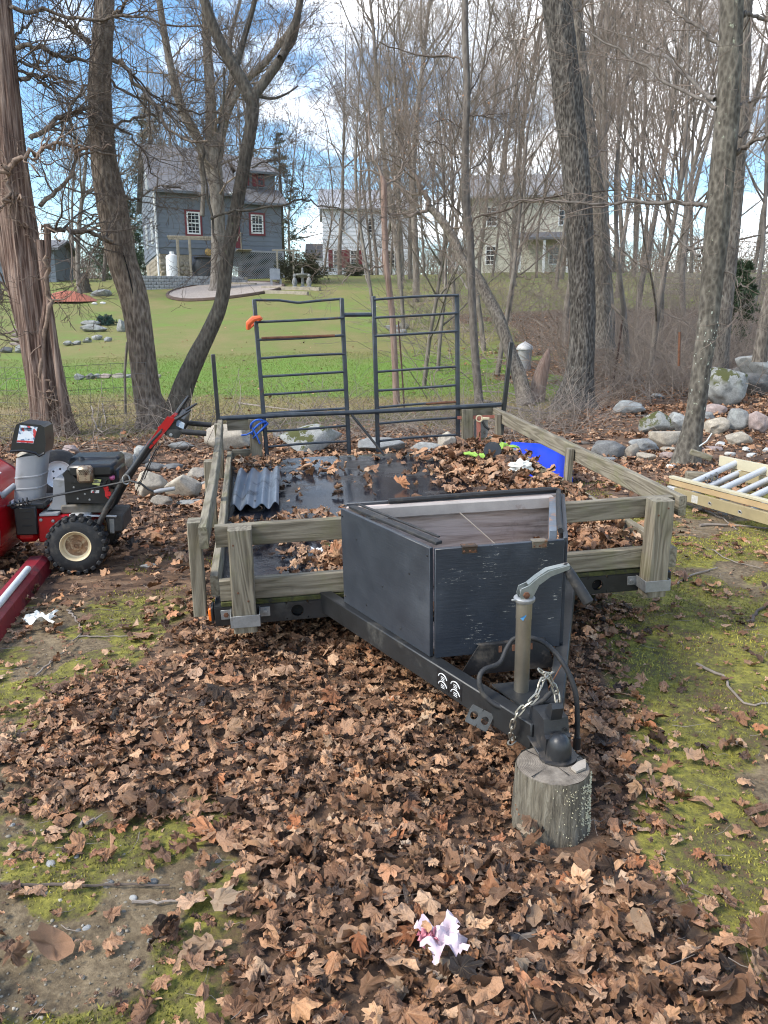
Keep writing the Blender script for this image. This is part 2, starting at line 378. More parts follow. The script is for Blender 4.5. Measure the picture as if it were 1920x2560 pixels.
REDWOOD = bark('stripped reddish trunk', [(.10,.06,.045), (.24,.155,.12), (.36,.27,.22)], 40, 3, None, 0, .5, .01)
BRUSH = simple('dry brush', (.235,.19,.155), .9, 0, .45, 1.2, 0)
STICK = simple('dead stick', (.24,.20,.165), .85, 0, .35, 14, .3)
PINE = simple('pine needles', (.050,.080,.036), .8, 0, .45, 1.5, 0)
PINED = simple('dark juniper', (.085,.090,.055), .85, 0, .45, 3, 0)
BLUESH = simple('blue spruce shrub', (.045,.095,.08), .85, 0, .3, 6, 0)
STRAW = simple('dry ornamental grass', (.50,.40,.26), .85, 0, .25, 3, 0)
def leaf_mat(name, src):
    m = Mt(name)
    if src == 'attr': r = m.sep(m.attr('lc')); a, b = r[0], r[1]
    else: a = m.objrand(); b = m.ma('FRACT', m.ma('MULTIPLY', a, 37.3))
    col = m.ramp(a, [(0, (.024,.015,.011)), (.09, (.075,.040,.023)), (.24, (.165,.084,.045)), (.42, (.28,.150,.082)), (.60, (.40,.235,.140)), (.75, (.54,.36,.235)), (.85, (.38,.150,.065)), (.91, (.46,.27,.150)), (1, (.58,.46,.34))])
    lu = m.n('SeparateXYZ'); m.put(lu.inputs[0], m.n('Attribute', attribute_name='luv').outputs['Vector'])
    th = m.ma('ARCTAN2', lu.outputs[1], lu.outputs[0]); rib = m.ma('ABSOLUTE', m.ma('SINE', m.ma('MULTIPLY', m.ma('SUBTRACT', th, 1.5708), 3.6)))
    rad = m.ma('SQRT', m.ma('ADD', m.ma('MULTIPLY', lu.outputs[0], lu.outputs[0]), m.ma('MULTIPLY', lu.outputs[1], lu.outputs[1])))
    vein = m.ramp(m.ma('MULTIPLY', rib, rad), [(.0, 1.), (.045, 0.)])
    col = m.mix(m.ma('MULTIPLY', vein, .5), col, m.mix(.5, col, (.50,.36,.22)))
    n = m.noise(m.co(1.), 55, 4, .7); col = m.mix(m.ramp(n, [(.42, 0.), (.72, .55)]), col, m.mix(.5, col, (.03,.02,.014)))
    col = m.mix(1., col, m.ramp(b, [(0, (.85,.83,.80)), (1, (1.16,1.06,.93))]), 'MULTIPLY')
    return m.out(col, m.ramp(b, [(0, .42), (.5, .65), (1, .8)]), 0, m.bump(m.ma('ADD', m.ma('MULTIPLY', m.ma('MULTIPLY', rib, rad), .8), m.noise(m.co((1,1,1)), 90, 4, .7)), .8, .008))
LEAF, LEAFO = leaf_mat('dry leaves scattered', 'attr'), leaf_mat('dry leaf', 'obj')
def rock_mat(name, c, moss=.0):
    m = Mt(name); v = m.co(1.); c = np.array(c)
    f = m.noise(v, 7, 8, .72); s = m.noise(m.co((1.,1.,1.), loc=(1,7,3)), 60, 3, .8)
    col = m.ramp(f, [(.3, tuple(c*.55)), (.5, tuple(c)), (.72, tuple(np.minimum(c*1.35, .8)))])
    col = m.mix(m.ramp(s, [(.35, .5), (.6, 0.)]), col, tuple(c*.45))
    col = m.mix(m.ramp(m.noise(m.co(1., loc=(9,1,4)), 3.3, 6, .7), [(.56, 0.), (.66, .7)]), col, tuple(np.minimum(c*np.array([1.5,1.55,1.5]), .7)))
    if moss:
        g = m.n('NewGeometry'); up = m.n('SeparateXYZ'); m.put(up.inputs[0], g.outputs['Normal'])
        k = m.ma('MULTIPLY', m.ramp(m.noise(m.co(1., loc=(2,9,4)), 5.5, 5, .7), [(.60-moss*.12, 0.), (.64-moss*.12, 1.)]), m.ramp(up.outputs[2], [(.0, 0.), (.4, 1.)]))
        col = m.mix(k, col, (.07,.075,.022))
    tone = m.ramp(m.objrand(), [(0, (.85,.85,.87)), (1, (1.1,1.08,1.05))]); col = m.mix(1., col, tone, 'MULTIPLY')
    return m.out(col, .9, 0, m.bump(m.ma('ADD', f, m.ma('MULTIPLY', s, .25)), .7, .02))
RK_GREY, RK_MOSS, RK_BEIGE, RK_DARK, RK_PINK, RK_WHITE = (rock_mat('grey fieldstone', (.27,.275,.265)), rock_mat('mossy grey stone', (.29,.295,.28), 1),
    rock_mat('beige fieldstone', (.36,.32,.26)), rock_mat('dark grey stone', (.165,.165,.16)), rock_mat('pinkish stone', (.36,.285,.26)), rock_mat('white pebble', (.62,.62,.58)))
def ground_mat():
    m = Mt('yard soil moss lawn'); k = m.sep(m.attr('mask')); k2 = m.sep(m.attr('lawnc')); v = m.co(1.)
    fine = m.noise(v, 38, 8, .75); mid = m.noise(v, 4.2, 7, .68); peb = m.vor(m.co(1.), 62.); pc = m.sep(m.vor(m.co(1.), 62., out='Color'))
    dirt = m.ramp(m.ma('ADD', m.ma('MULTIPLY', fine, .55), m.ma('MULTIPLY', mid, .45)), [(.38, (.060,.040,.022)), (.49, (.155,.112,.062)), (.61, (.29,.22,.13))])
    pm = m.ma('MULTIPLY', m.ramp(peb, [(.20, 1.), (.34, 0.)]), m.ramp(pc[0], [(.62, 0.), (.66, 1.)]))
    dirt = m.mix(m.ma('MULTIPLY', pm, k[1]), dirt, m.ramp(pc[1], [(0, (.14,.115,.075)), (.6, (.24,.20,.135)), (1, (.36,.32,.25))]))
    moss = m.ramp(m.ma('ADD', m.ma('MULTIPLY', m.noise(v, 24, 7, .75), .5), m.ma('MULTIPLY', m.noise(m.co(1., loc=(4,1,0)), 3.1, 6, .75), .5)), [(.41, (.14,.08,.042)), (.46, (.10,.085,.028)), (.53, (.19,.175,.03)), (.64, (.37,.33,.06))])
    mk = m.ramp(m.ma('ADD', k[0], m.ma('MULTIPLY', m.ma('SUBTRACT', m.ma('ADD', m.ma('MULTIPLY', fine, .5), m.ma('MULTIPLY', mid, .5)), .5), 1.5)), [(.42, 0.), (.58, 1.)])
    col = m.mix(mk, dirt, moss)
    lit = m.ramp(m.vor(m.co((1,1.5,1)), 11., out='Color'), [(0, (.040,.022,.014)), (.35, (.10,.054,.030)), (.7, (.19,.11,.062)), (1, (.29,.185,.11))])
    lit = m.mix(m.ramp(fine, [(.4, 0.), (.7, .6)]), lit, (.06,.04,.028))
    col = m.mix(m.ramp(m.ma('ADD', k[2], m.ma('MULTIPLY', m.ma('SUBTRACT', mid, .5), .7)), [(.4, 0.), (.6, 1.)]), col, lit)
    g = m.ma('ADD', k2[0], m.ma('MULTIPLY', m.ma('SUBTRACT', m.noise(v, .55, 9, .72), .5), 1.7))
    lawn = m.ramp(g, [(.1, (.245,.180,.085)), (.38, (.20,.175,.055)), (.62, (.155,.172,.038)), (.95, (.125,.225,.022))])
    lawn = m.mix(m.ramp(m.noise(m.co((1,1,1)), 17, 6, .8), [(.35, .45), (.65, 0.)]), lawn, m.mix(.5, lawn, (.10,.085,.035)))
    lm = m.ramp(m.ma('ADD', k2[1], m.ma('MULTIPLY', m.ma('SUBTRACT', m.noise(v, 1.7, 6, .7), .5), .8)), [(.42, 0.), (.58, 1.)])
    col = m.mix(lm, col, lawn)
    h = m.ma('ADD', m.ma('MULTIPLY', fine, .8), m.ma('MULTIPLY', pm, .25))
    return m.out(col, .95, 0, m.bump(h, .8, .02))
GROUND = ground_mat()
def fuzz_mat():
    m = Mt('moss and grass blades'); return m.out(m.attr('lc'), .85)
FUZZ = fuzz_mat()
# ---------------------------------------------------------------- ground and what grows and lies on it
def inpoly(x, y, P):
    r = np.zeros(len(x), bool); j = len(P)-1
    for i in range(len(P)):
        xi, yi = P[i]; xj, yj = P[j]
        r ^= ((yi > y) != (yj > y)) & (x < (xj-xi)*(y-yi)/(yj-yi+1e-12)+xi); j = i
    return r
def world_poly(pts): return [tuple(at(a, b, z=0)[:2]) for a, b in pts]
PILE = world_poly([(430,1580),(560,1470),(900,1480),(1420,1520),(1500,1660),(1560,1850),(1590,1990),(1710,2120),(1810,2300),(1980,2560),(2200,2900),(640,2900),(680,2540),(650,2260),(450,2090),(200,1960),(70,1890),(50,1830),(200,1750),(340,1680)])
def soft(x, y, P, w=.16):
    """inside of a polygon with a ragged soft border"""
    s = 0
    for k, (dx, dy) in enumerate(((0,0),(1,0),(-1,0),(0,1),(0,-1),(.7,.7),(-.7,.7),(.7,-.7),(-.7,-.7))):
        s = s + inpoly(x+dx*w+(vnoise(xyz(x*3, y*3), 60)-.5)*.5, y+dy*w+(vnoise(xyz(x*3, y*3), 61)-.5)*.5, P)
    return s/9
def under_trailer(x, y):
    dx = x-.298; dy = y-3.273; u = dx*math.cos(.165)+dy*math.sin(.165); v = -dx*math.sin(.165)+dy*math.cos(.165)
    return (np.abs(u) < 1.1) & (v > -.1) & (v < 2.9)
def wood_edge(x): return np.interp(x, [-14, -6, -2.2, 0, 1.6, 3.2, 5, 8, 14], [9.4, 9.8, 10.8, 11.6, 11.6, 13, 22, 27, 32])     # where leaf litter gives way to lawn
def masks(x, y):
    pile = soft(x, y, PILE)
    n = fbm(xyz(x*.8, y*.8), 21, 3)
    back_y = np.where(x < -.9, 3.9, np.where(x > 1.4, 6.3+.25*(x-1.4), 5.6))
    we = wood_edge(x) + (n-.5)*2.5
    back = sstep(-.5, .6, y-back_y)*(1-sstep(-.6, .5, y-we))
    wood = sstep(3.6, 6.5, x - .0*y)*sstep(9, 12, y)*(1-sstep(33, 37, y+(n-.5)*4))
    wood = np.maximum(wood, sstep(1.5, 4, x)*sstep(17, 20, y)*(1-sstep(34, 37, y))*sstep(.42, .55, n+.1*sstep(3, 8, x)))
    litter = np.clip(np.maximum.reduce([pile, back, wood]), 0, 1)
    side = sstep(.45, .75, x)*(1-sstep(6.6, 7.6, y-.2*x))*(1-.8*under_trailer(x, y)*(x < 1.0))
    moss = np.where(x > .4, side*(.26+.60*sstep(.39, .52, fbm(xyz(x*1.9, y*1.9), 35, 4))), 0.)
    moss = np.maximum(moss, .60*sstep(-.1, -.4, x)*(1-sstep(4.5, 5.5, y))*sstep(.40, .49, fbm(xyz(x*2.2, y*2.2), 36, 4))*1.25)
    grav = sstep(-.2, -.5, x)*(1-sstep(2.4, 3.6, y))
    lawn = sstep(-.6, .6, y-we)*(1-wood*.95)
    lawn = np.maximum(lawn, sstep(34, 37, y))
    band = np.interp(y, [10, 14.5, 16.2, 17.2, 23, 25.5, 28, 33, 45, 80], [.22, .25, .38, .86, .95, .64, .50, .62, .54, .55])
    return dict(pile=pile, back=back, wood=wood, litter=litter, moss=moss, grav=grav, lawn=lawn, band=band)
def axis(lo, hi, step, far, g=1.085):
    a = list(np.arange(lo, hi, step)); d = step; x = hi
    while x < far: a.append(x); d = min(d*g, 60); x += d
    a.append(far); return a
xs = np.array([-v for v in axis(3.2, 3.3, .03, 420)[::-1]] + list(np.arange(-3.17, 3.6, .03)) + axis(3.6, 3.7, .03, 420))
ys = np.array([-v for v in axis(.3, .4, .3, 300, 1.2)[::-1]] + list(np.arange(0, .9, .1)) + axis(.9, 5.2, .03, 900, 1.022))
GX, GY = np.meshgrid(xs, ys, indexing='ij'); gx, gy = GX.ravel(), GY.ravel()
km = masks(gx, gy)
near = np.exp(-np.maximum(0, gy-3)/4)
gz = zg(gx, gy) + near*((fbm(xyz(gx*9, gy*9), 5, 3)-.5)*.022) + km['moss']*near*.012*fbm(xyz(gx*14, gy*14), 6, 2)
gz += np.where(km['pile'] > 0, km['pile']*.012, 0)
idx = np.arange(len(gx)).reshape(GX.shape)
quads = np.stack([idx[:-1,:-1], idx[1:,:-1], idx[1:,1:], idx[:-1,1:]], -1).reshape(-1, 4)
ground = mesh_np('ground', xyz(gx, gy, gz), [quads], GROUND, attr={'mask': np.stack([km['moss'], km['grav'], km['litter']], 1), 'lawnc': np.stack([km['band'], km['lawn'], km['pile']], 1)})
tag(ground, 'leaf strewn mossy yard rising into a green lawn and wooded slope', kind='structure')

def leaf_template(kind, rings=2):
    if kind in (0, 1):
        h = [(90,1.0),(80,.78),(72,.82),(62,.60),(50,.72),(40,.93),(30,.70),(20,.72),(8,.52),(-8,.66),(-20,.56),(-45,.44),(-68,.36)] if kind else [(90,.96),(80,.84),(72,.74),(62,.66),(50,.80),(40,.86),(30,.78),(20,.66),(8,.60),(-8,.70),(-20,.62),(-45,.50),(-68,.40)]
        pts = [(math.radians(a), r) for a, r in h]; pts += [(math.pi-a, r) for a, r in pts[:0:-1]]
        o = np.array([(r*math.cos(a)*(.92 if kind else 1.08), r*math.sin(a)) for a, r in pts])
    else:
        t = np.linspace(0, 2*math.pi, 15)[:-1] + math.pi/2; w = .36 if kind == 2 else .52
        o = np.stack([w*np.cos(t)*(1-.25*np.sin(t)), .95*np.sin(t)], 1)
    o = o + [0, .05]; n = len(o)
    if rings == 1: V = np.vstack([[0, -.05], o]); F = [(0, 1+i, 1+(i+1) % n) for i in range(n)]; return V, np.array(F), None
    V = np.vstack([[0, -.05], o*.5, o]); T = [(0, 1+i, 1+(i+1) % n) for i in range(n)]
    Q = [(1+i, 1+n+i, 1+n+(i+1) % n, 1+(i+1) % n) for i in range(n)]; return V, np.array(T), np.array(Q)
def bend(V, k, a):
    """V (N,n,3) bent about a random in-plane axis with curvature k (N,)"""
    c, s = np.cos(a)[:, None], np.sin(a)[:, None]
    u = V[..., 0]*c+V[..., 1]*s; w = -V[..., 0]*s+V[..., 1]*c; kk = np.where(np.abs(k) < .05, .05, k)[:, None]
    u2 = np.sin(kk*u)/kk; dz = (1-np.cos(kk*u))/kk; f = np.cos(kk*u)
    z = V[..., 2]*f + dz; u2 = u2 - V[..., 2]*np.sin(kk*u)
    return np.stack([u2*c-w*s, u2*s+w*c, z], -1)
def euler_mats(yaw, tilt, az):
    c, s = np.cos(yaw), np.sin(yaw); N = len(yaw); Z = np.zeros((N,3,3)); Z[:,0,0]=c; Z[:,0,1]=-s; Z[:,1,0]=s; Z[:,1,1]=c; Z[:,2,2]=1
    ax = np.stack([np.cos(az), np.sin(az), np.zeros(N)], 1); ct, st = np.cos(tilt), np.sin(tilt)
    K = np.zeros((N,3,3)); K[:,0,2]=ax[:,1]; K[:,1,2]=-ax[:,0]; K[:,2,0]=-ax[:,1]; K[:,2,1]=ax[:,0]
    Rm = np.eye(3)[None]*1. + st[:,None,None]*K + (1-ct)[:,None,None]*(K@K); return Rm@Z
def make_leaves(P, size, tilt, rings, curl=2.2):
    """returns V, tris, quads, colour for leaves centred at P (N,3)"""
    Vs, Ts, Qs, Cs, Us, off = [], [], [], [], [], 0; kinds = rng.choice(4, len(P), p=[.48,.34,.12,.06])
    for kd in range(4):
        I = np.where(kinds == kd)[0]; N = len(I)
        if not N: continue
        V0, T, Q = leaf_template(kd, rings); n = len(V0)
        V = np.zeros((N, n, 3)); V[..., :2] = V0[None]*(1+rng.normal(0, .11, (N, n, 1)))*(1+rng.normal(0, .05, (N, n, 2)))*rng.uniform(.48, 1.1, (N, 1, 2)); V[..., 2] = rng.normal(0, .085, (N, n)); L0 = V[..., :2].copy()
        k = rng.normal(0, curl*.40, N); k += np.sign(k)*.25; k *= np.where(rng.random(N) < .3, 2.3, 1.)
        V = bend(V, k, rng.uniform(0, math.pi, N)); V = bend(V, rng.normal(0, curl*.3, N), rng.uniform(0, math.pi, N))
        V *= (size[I]*.5)[:, None, None]
        V = np.einsum('nij,nkj->nki', euler_mats(rng.uniform(0, 6.28, N), tilt[I], rng.uniform(0, 6.28, N)), V)
        low = V[..., 2].min(1); V[..., 2] -= (low*.75)[:, None]; V += P[I][:, None, :]
        base = (off + np.arange(N)*n)[:, None, None]
        Ts.append((T[None]+base).reshape(-1, 3)); 
        if Q is not None: Qs.append((Q[None]+base).reshape(-1, 4))
        c = np.stack([rng.beta(1.6, 1.7, N), rng.random(N), rng.random(N)], 1); Cs.append(np.repeat(c, n, 0)); Vs.append(V.reshape(-1, 3)); off += N*n; Us.append(L0.reshape(-1, 2))
    return np.concatenate(Vs), ([np.concatenate(Ts)] + ([np.concatenate(Qs)] if Qs else [])), np.concatenate(Cs), np.concatenate(Us)
def scatter(n, x0, x1, y0, y1, dens, power=1.):
    x = rng.uniform(x0, x1, n); y = y0+(y1-y0)*rng.random(n)**power; k = rng.random(n) < dens(x, y); return x[k], y[k]
def leaf_layer(name, x, y, lift, size, tilt, rings, parent, curl=2.2):
    lift = np.broadcast_to(lift, x.shape); k = np.hypot(x-.487, (y-1.96)*.9) > .122; x, y, size, tilt = x[k], y[k], size[k], tilt[k]; lift = lift[k]*np.clip((np.hypot(x-.487, y-1.95)-.12)/.25, .25, 1)
    P = xyz(x, y, zg(x, y)+lift); V, F, c, U = make_leaves(P, size, tilt, rings, curl)
    return tag(mesh_np(name, V, F, LEAF, parent, attr={'lc': c, 'luv': U}), kind='stuff')
# near pile
clump = lambda x, y: .35+.45*sstep(2.9, 2.2, y)+1.1*sstep(.36, .62, fbm(xyz(x*2.2, y*2.2), 44, 3))
x, y = scatter(19000, -2.2, 2.1, 1.05, 5.6, lambda x, y: np.minimum(1, np.maximum(masks(x, y)['pile'], .5*under_trailer(x, y))*clump(x, y)))
lift = .010 + rng.random(len(x))**1.6*.040*masks(x, y)['pile']
leaf_layer('leaf_litter', x, y, lift, np.clip(rng.normal(.078, .027, len(x)), .030, .14), np.abs(rng.normal(0, .28, len(x))), 2, ground, 2.1)
x, y = scatter(15000, -2.2, 2.1, 1.05, 5.0, lambda x, y: np.minimum(1, masks(x, y)['pile']*clump(x, y)))
leaf_layer('leaf_crumbs', x, y, .02+.055*rng.random(len(x))*masks(x, y)['pile'], np.clip(rng.lognormal(-3.25, .35, len(x)), .018, .07), np.abs(rng.normal(0, .7, len(x))), 1, ground, 3.0)
# thin scatter on the moss to the right and the dirt to the left, and thick litter behind the trailer
def thin(x, y):
    k = masks(x, y); q = fbm(xyz(x*1.7, y*1.7), 71, 3)
    d = np.where(x > 0, .15, .36)*(.35+2.2*sstep(.44, .62, q)); d = d + .35*sstep(1.2, .5, np.abs(x-1.15+.2*(y-2)))*(y < 3)
    d = np.where((x < -.9) & (y > 2.9), .24*(.4+.9*sstep(.4,.6,q)), d); return d*(1-k['back'])*(1-k['lawn'])*(1-.8*k['pile'])
x, y = scatter(26000, -4.5, 6.5, 1.05, 8.2, thin)
leaf_layer('leaf_litter', x, y, .006+.012*rng.random(len(x)), np.clip(rng.lognormal(-3.0, .5, len(x)), .018, .13), np.abs(rng.normal(0, .25, len(x))), 2, ground, 2.0)
lf = lambda x, y: (1-.7*masks(x, y)['pile'])*(.10+.75*sstep(.44, .60, fbm(xyz(x*1.9, y*1.9), 73, 3)))
x, y = scatter(3000, -2.4, .6, 1.1, 3.9, lf)
leaf_layer('leaf_litter', x, y, .006+.014*rng.random(len(x)), np.clip(rng.normal(.072, .026, len(x)), .03, .13), np.abs(rng.normal(0, .26, len(x))), 2, ground, 2.2)
x, y = scatter(4600, .5, 4.5, 1.1, 6.2, lambda x, y: .9*lf(x, y))
leaf_layer('leaf_litter', x, y, .008+.014*rng.random(len(x)), np.clip(rng.normal(.062, .026, len(x)), .025, .12), np.abs(rng.normal(0, .3, len(x))), 2, ground, 2.2)
x, y = scatter(9000, -2.6, 5, 1.1, 6.5, lambda x, y: (1-.9*masks(x, y)['pile']))
leaf_layer('leaf_crumbs', x, y, .006+.008*rng.random(len(x)), np.clip(rng.lognormal(-3.9, .4, len(x)), .010, .04), np.abs(rng.normal(0, .3, len(x))), 1, ground, 2.0)
x, y = scatter(3400, -2.6, 5.2, 1.1, 7, lambda x, y: .35+.65*sstep(.45,.6,fbm(xyz(x*1.4, y*1.4), 74, 2)), 1.3); N = len(x); a = rng.uniform(0, 6.28, N); L_ = rng.lognormal(-2.9, .55, N)
V_ = np.array([[0,0,0],[.33,0,0],[.66,0,0],[1,0,0]])[None]*np.ones((N,1,1))*L_[:, None, None]; V_[:, 1:3, 1] += rng.normal(0, .06, (N,2))*L_[:, None]; c, s = np.cos(a)[:, None], np.sin(a)[:, None]
Pt = np.stack([V_[...,0]*c-V_[...,1]*s+x[:, None], V_[...,0]*s+V_[...,1]*c+y[:, None], 0*V_[...,0]], -1); Pt[..., 2] = zg(Pt[...,0].ravel(), Pt[...,1].ravel()).reshape(N, 4)+.010+.03*rng.random((N,1))*masks(x, y)['pile'][:, None]+.012*rng.random((N,4))
rad_ = (.0007+.0011*rng.random((N,1)))*np.array([[1,.9,.8,.5]]); T_ = np.gradient(Pt, axis=1); T_ /= np.linalg.norm(T_, axis=2, keepdims=True); U_ = np.cross(T_, np.array([0,0,1.])); U_ /= np.linalg.norm(U_, axis=2, keepdims=True)+1e-9; W_ = np.cross(U_, T_)
ang_ = np.arange(3)*2.0944; V3 = Pt[:, :, None]+rad_[:, :, None, None]*(np.cos(ang_)[:, None]*U_[:, :, None]+np.sin(ang_)[:, None]*W_[:, :, None]); id_ = np.arange(N*12).reshape(N, 4, 3); nx_ = np.roll(id_, -1, 2)
tag(mesh_np('twig_litter', V3.reshape(-1, 3), [np.stack([id_[:, :-1], nx_[:, :-1], nx_[:, 1:], id_[:, 1:]], -1).reshape(-1, 4)], STICK, ground), kind='stuff')
x, y = scatter(60000, -9, 10, 3.4, 14.5, lambda x, y: masks(x, y)['back']*(.25+.75*sstep(.35,.6,fbm(xyz(x*1.3, y*1.3), 72, 3))), 1.15)
leaf_layer('leaf_litter', x, y, .01+.03*rng.random(len(x)), np.clip(rng.normal(.095, .024, len(x)), .05, .16), np.abs(rng.normal(0, .38, len(x))), 1, ground, 2.2)
x, y = scatter(26000, 1, 24, 11, 34, lambda x, y: masks(x, y)['wood'], 1.4)
leaf_layer('leaf_litter', x, y, .01+.03*rng.random(len(x)), np.clip(rng.normal(.12, .03, len(x)), .06, .2), np.abs(rng.normal(0, .4, len(x))), 1, ground, 2.2)
x, y = scatter(9000, -16, 8, 11, 45, lambda x, y: masks(x, y)['lawn']*.35*sstep(40, 10, y))
leaf_layer('fallen_leaves_on_grass', x, y, .015, np.clip(rng.normal(.09, .02, len(x)), .05, .15), np.abs(rng.normal(0, .3, len(x))), 1, ground)
# the leaves one can pick apart: single objects
shapes = []
for k in range(30):
    V, F, c, U = make_leaves(np.zeros((1,3)), np.array([1.]), np.array([0.]), 2, 2.6)
    o = mesh_np('leaf', V, F, LEAFO, attr={'luv': U}); me = o.data; bpy.data.objects.remove(o); shapes.append(me)
def single_leaf(x, y, lift, size, tilt):
    o = link('leaf', random.choice(shapes), ground, (x, y, zg1(x, y)+lift)); o.scale = (size,)*3
    o.rotation_euler = (random.gauss(0, tilt), random.gauss(0, tilt), random.uniform(0, 6.28))
x, y = scatter(900, -1.0, 1.2, 1.34, 2.75, lambda x, y: .06+.94*masks(x, y)['pile'], 1.4)
for i in range(min(len(x), 292)): single_leaf(x[i], y[i], .022+.045*float(rng.random())*(1 if i % 3 else .3), float(np.clip(rng.normal(.098, .022), .05, .15)), .42)
# moss and short grass
def blades(name, n, dens, x0, x1, y0, y1, hgt, wid, colf, power=1.):
    x, y = scatter(n, x0, x1, y0, y1, dens, power); N = len(x); z = zg(x, y); a = rng.uniform(0, 6.28, N); h = hgt*rng.uniform(.5, 1.4, N); w = wid*rng.uniform(.6, 1.3, N)
    B = xyz(x, y, z+.002); d = np.stack([np.cos(a), np.sin(a), np.zeros(N)], 1); L_ = rng.normal(0, .45, (N, 2))*h[:, None]
    V = np.stack([B-d*w[:, None], B+d*w[:, None], B+np.concatenate([L_, h[:, None]], 1)], 1).reshape(-1, 3)
    V[:, 2] += near_relief(V)
    return tag(mesh_np(name, V, [np.arange(3*N).reshape(-1, 3)], FUZZ, ground, smooth=False, attr={'lc': np.repeat(colf(x, y, N), 3, 0)}), kind='stuff')
def near_relief(V):
    X, Y_ = V[:, 0], V[:, 1]; return np.exp(-np.maximum(0, Y_-3)/4)*(fbm(xyz(X*9, Y_*9), 5, 3)-.5)*.022
def mosscol(x, y, N):
    t = rng.random(N)[:, None]; q = fbm(xyz(x*3, y*3), 91, 3)[:, None]; g = np.array([[.13,.13,.02]]); ylw = np.array([[.42,.37,.07]])
    return (g+(ylw-g)*np.clip(t*.6+(q-.5)*2.2+.15, 0, 1))
blades('moss', 330000, lambda x, y: sstep(.45, .75, masks(x, y)['moss'])*sstep(.38, .6, fbm(xyz(x*4.5, y*4.5), 88, 4)+.10*(x > .6)), -1.6, 5.2, 1.2, 7.4, .010, .0034, mosscol, 1.5)
def grasscol(x, y, N):
    b = masks(x, y)['band'][:, None]; t = rng.random(N)[:, None]; a = np.array([[.25,.185,.085]]); g = np.array([[.135,.215,.024]])
    return a+(g-a)*np.clip(b*1.1-.15+(t-.5)*.7, 0, 1)
blades('grass', 130000, lambda x, y: masks(x, y)['lawn'], -13, 6, 9.6, 26, .032, .007, grasscol, 1.3)
# gravel: the larger pebbles singly, the rest as one
def icos(sub):
    import bmesh
    bm = bmesh.new(); bmesh.ops.create_icosphere(bm, subdivisions=sub, radius=1); V = np.array([v.co[:] for v in bm.verts]); F = np.array([[v.index for v in f.verts] for f in bm.faces]); bm.free(); return V, F
I1, I2, I3, I4 = icos(1), icos(2), icos(3), icos(4)
x, y = scatter(4200, -1.7, .2, 1.25, 3.4, lambda x, y: masks(x, y)['grav']*(1-.8*masks(x, y)['pile'])*sstep(.35,.6,fbm(xyz(x*3,y*3),17,2)), 1.3)
N = len(x); V0, F0 = I1; r = np.exp(rng.normal(-5.75, .42, N)); S = rng.uniform(.6, 1.2, (N,1,3))*np.array([1,1,.6]); ya = rng.uniform(0, 6.28, N)
V = V0[None]*S*r[:, None, None]*(1+rng.normal(0, .1, (N, len(V0), 1))); c, s = np.cos(ya)[:, None], np.sin(ya)[:, None]
V = np.stack([V[...,0]*c-V[...,1]*s, V[...,0]*s+V[...,1]*c, V[...,2]], -1) + xyz(x, y, zg(x, y)+.003)[:, None, :]
V = V.reshape(-1,3); V[:,2] += near_relief(V)
g = rng.beta(2, 2.4, N); pc = np.stack([.11+.34*g, .095+.31*g, .07+.26*g], 1)
tag(mesh_np('gravel', V, [(F0[None]+(np.arange(N)*len(V0))[:, None, None]).reshape(-1, 3)], FUZZ, ground, attr={'lc': np.repeat(pc, len(V0), 0)}), kind='stuff')
V0, F0 = I2; pm = [mesh_np('pebble', V0*np.array([1, .8, .5])*(.75+.5*fbm(V0*1.1+k*7, 5, 2))[:, None], [F0], m) for k, m in enumerate((RK_WHITE, RK_GREY, RK_BEIGE))]
pmd = [o.data for o in pm]; [bpy.data.objects.remove(o) for o in pm]
x, y = scatter(400, -1.2, -.05, 1.3, 2.6, lambda x, y: masks(x, y)['grav']*(1-.9*masks(x, y)['pile']), 1.3)
for i in range(min(46, len(x))):
    o = link('pebble', pmd[i % 3], ground, (x[i], y[i], zg1(x[i], y[i])+.001)); q = random.uniform(.006, .016); o.scale = (q,)*3; o.rotation_euler = (0, 0, random.uniform(0, 6))
# sticks lying about
def stick(pts, r, label, group='fallen sticks on the ground', name='stick', mat=None, lift=.012):
    P = np.array([gnd(*p) for p in pts]); P[:, 2] += lift; n = max(6, 4*len(pts)); Q = spline(P, n)
    Q[:, :2] += rng.normal(0, r*.8, (n, 2)); o = MB().tube(Q, r*np.linspace(1.15, .55, n), 6).build(name, mat or STICK); return tag(o, label, 'stick', group)
SL = 'thin dead stick lying among fallen leaves'
stick([(0,2235),(130,2228),(270,2222),(420,2245)], .0045, 'long thin dark twig lying across the bare dirt near the bottom left corner', mat=TWIGD)
stick([(200,2085),(260,2050),(300,2030)], .006, 'short grey stick resting on the mossy gravel beside the leaf pile')
stick([(335,2275),(400,2290),(475,2275)], .004, 'short curved twig on the dark patch of bare dirt')
stick([(-20,1932),(50,1900),(102,1882)], .007, 'brown stick at the left picture edge, half under leaves', mat=TWIGD)
stick([(170,1535),(188,1560),(205,1590),(185,1615)], .005, 'small hooked twig beside the white scrap of paper')
stick([(200,1605),(250,1605),(330,1606)], .004, 'straight thin twig right of the crumpled white paper'); stick([(90,1700),(140,1660),(165,1640)], .004, 'thin pale twig slanting below the crumpled white paper')
stick([(1280,2395),(1330,2355),(1390,2320)], .008, 'pale broken stick among leaves in front of the stump')
stick([(1690,1470),(1740,1440),(1795,1430)], .006, 'short pale stick lying alone on the moss right of the trailer')
stick([(1740,1275),(1800,1300),(1840,1330)], .007, 'bent pale stick on the moss below the yellow ladder')
stick([(1750,1320),(1830,1320),(1930,1328)], .010, 'longer grey stick below the yellow ladder')
stick([(1740,1670),(1800,1700),(1860,1765),(1930,1780)], .006, 'long curving twig on the moss at the right edge')
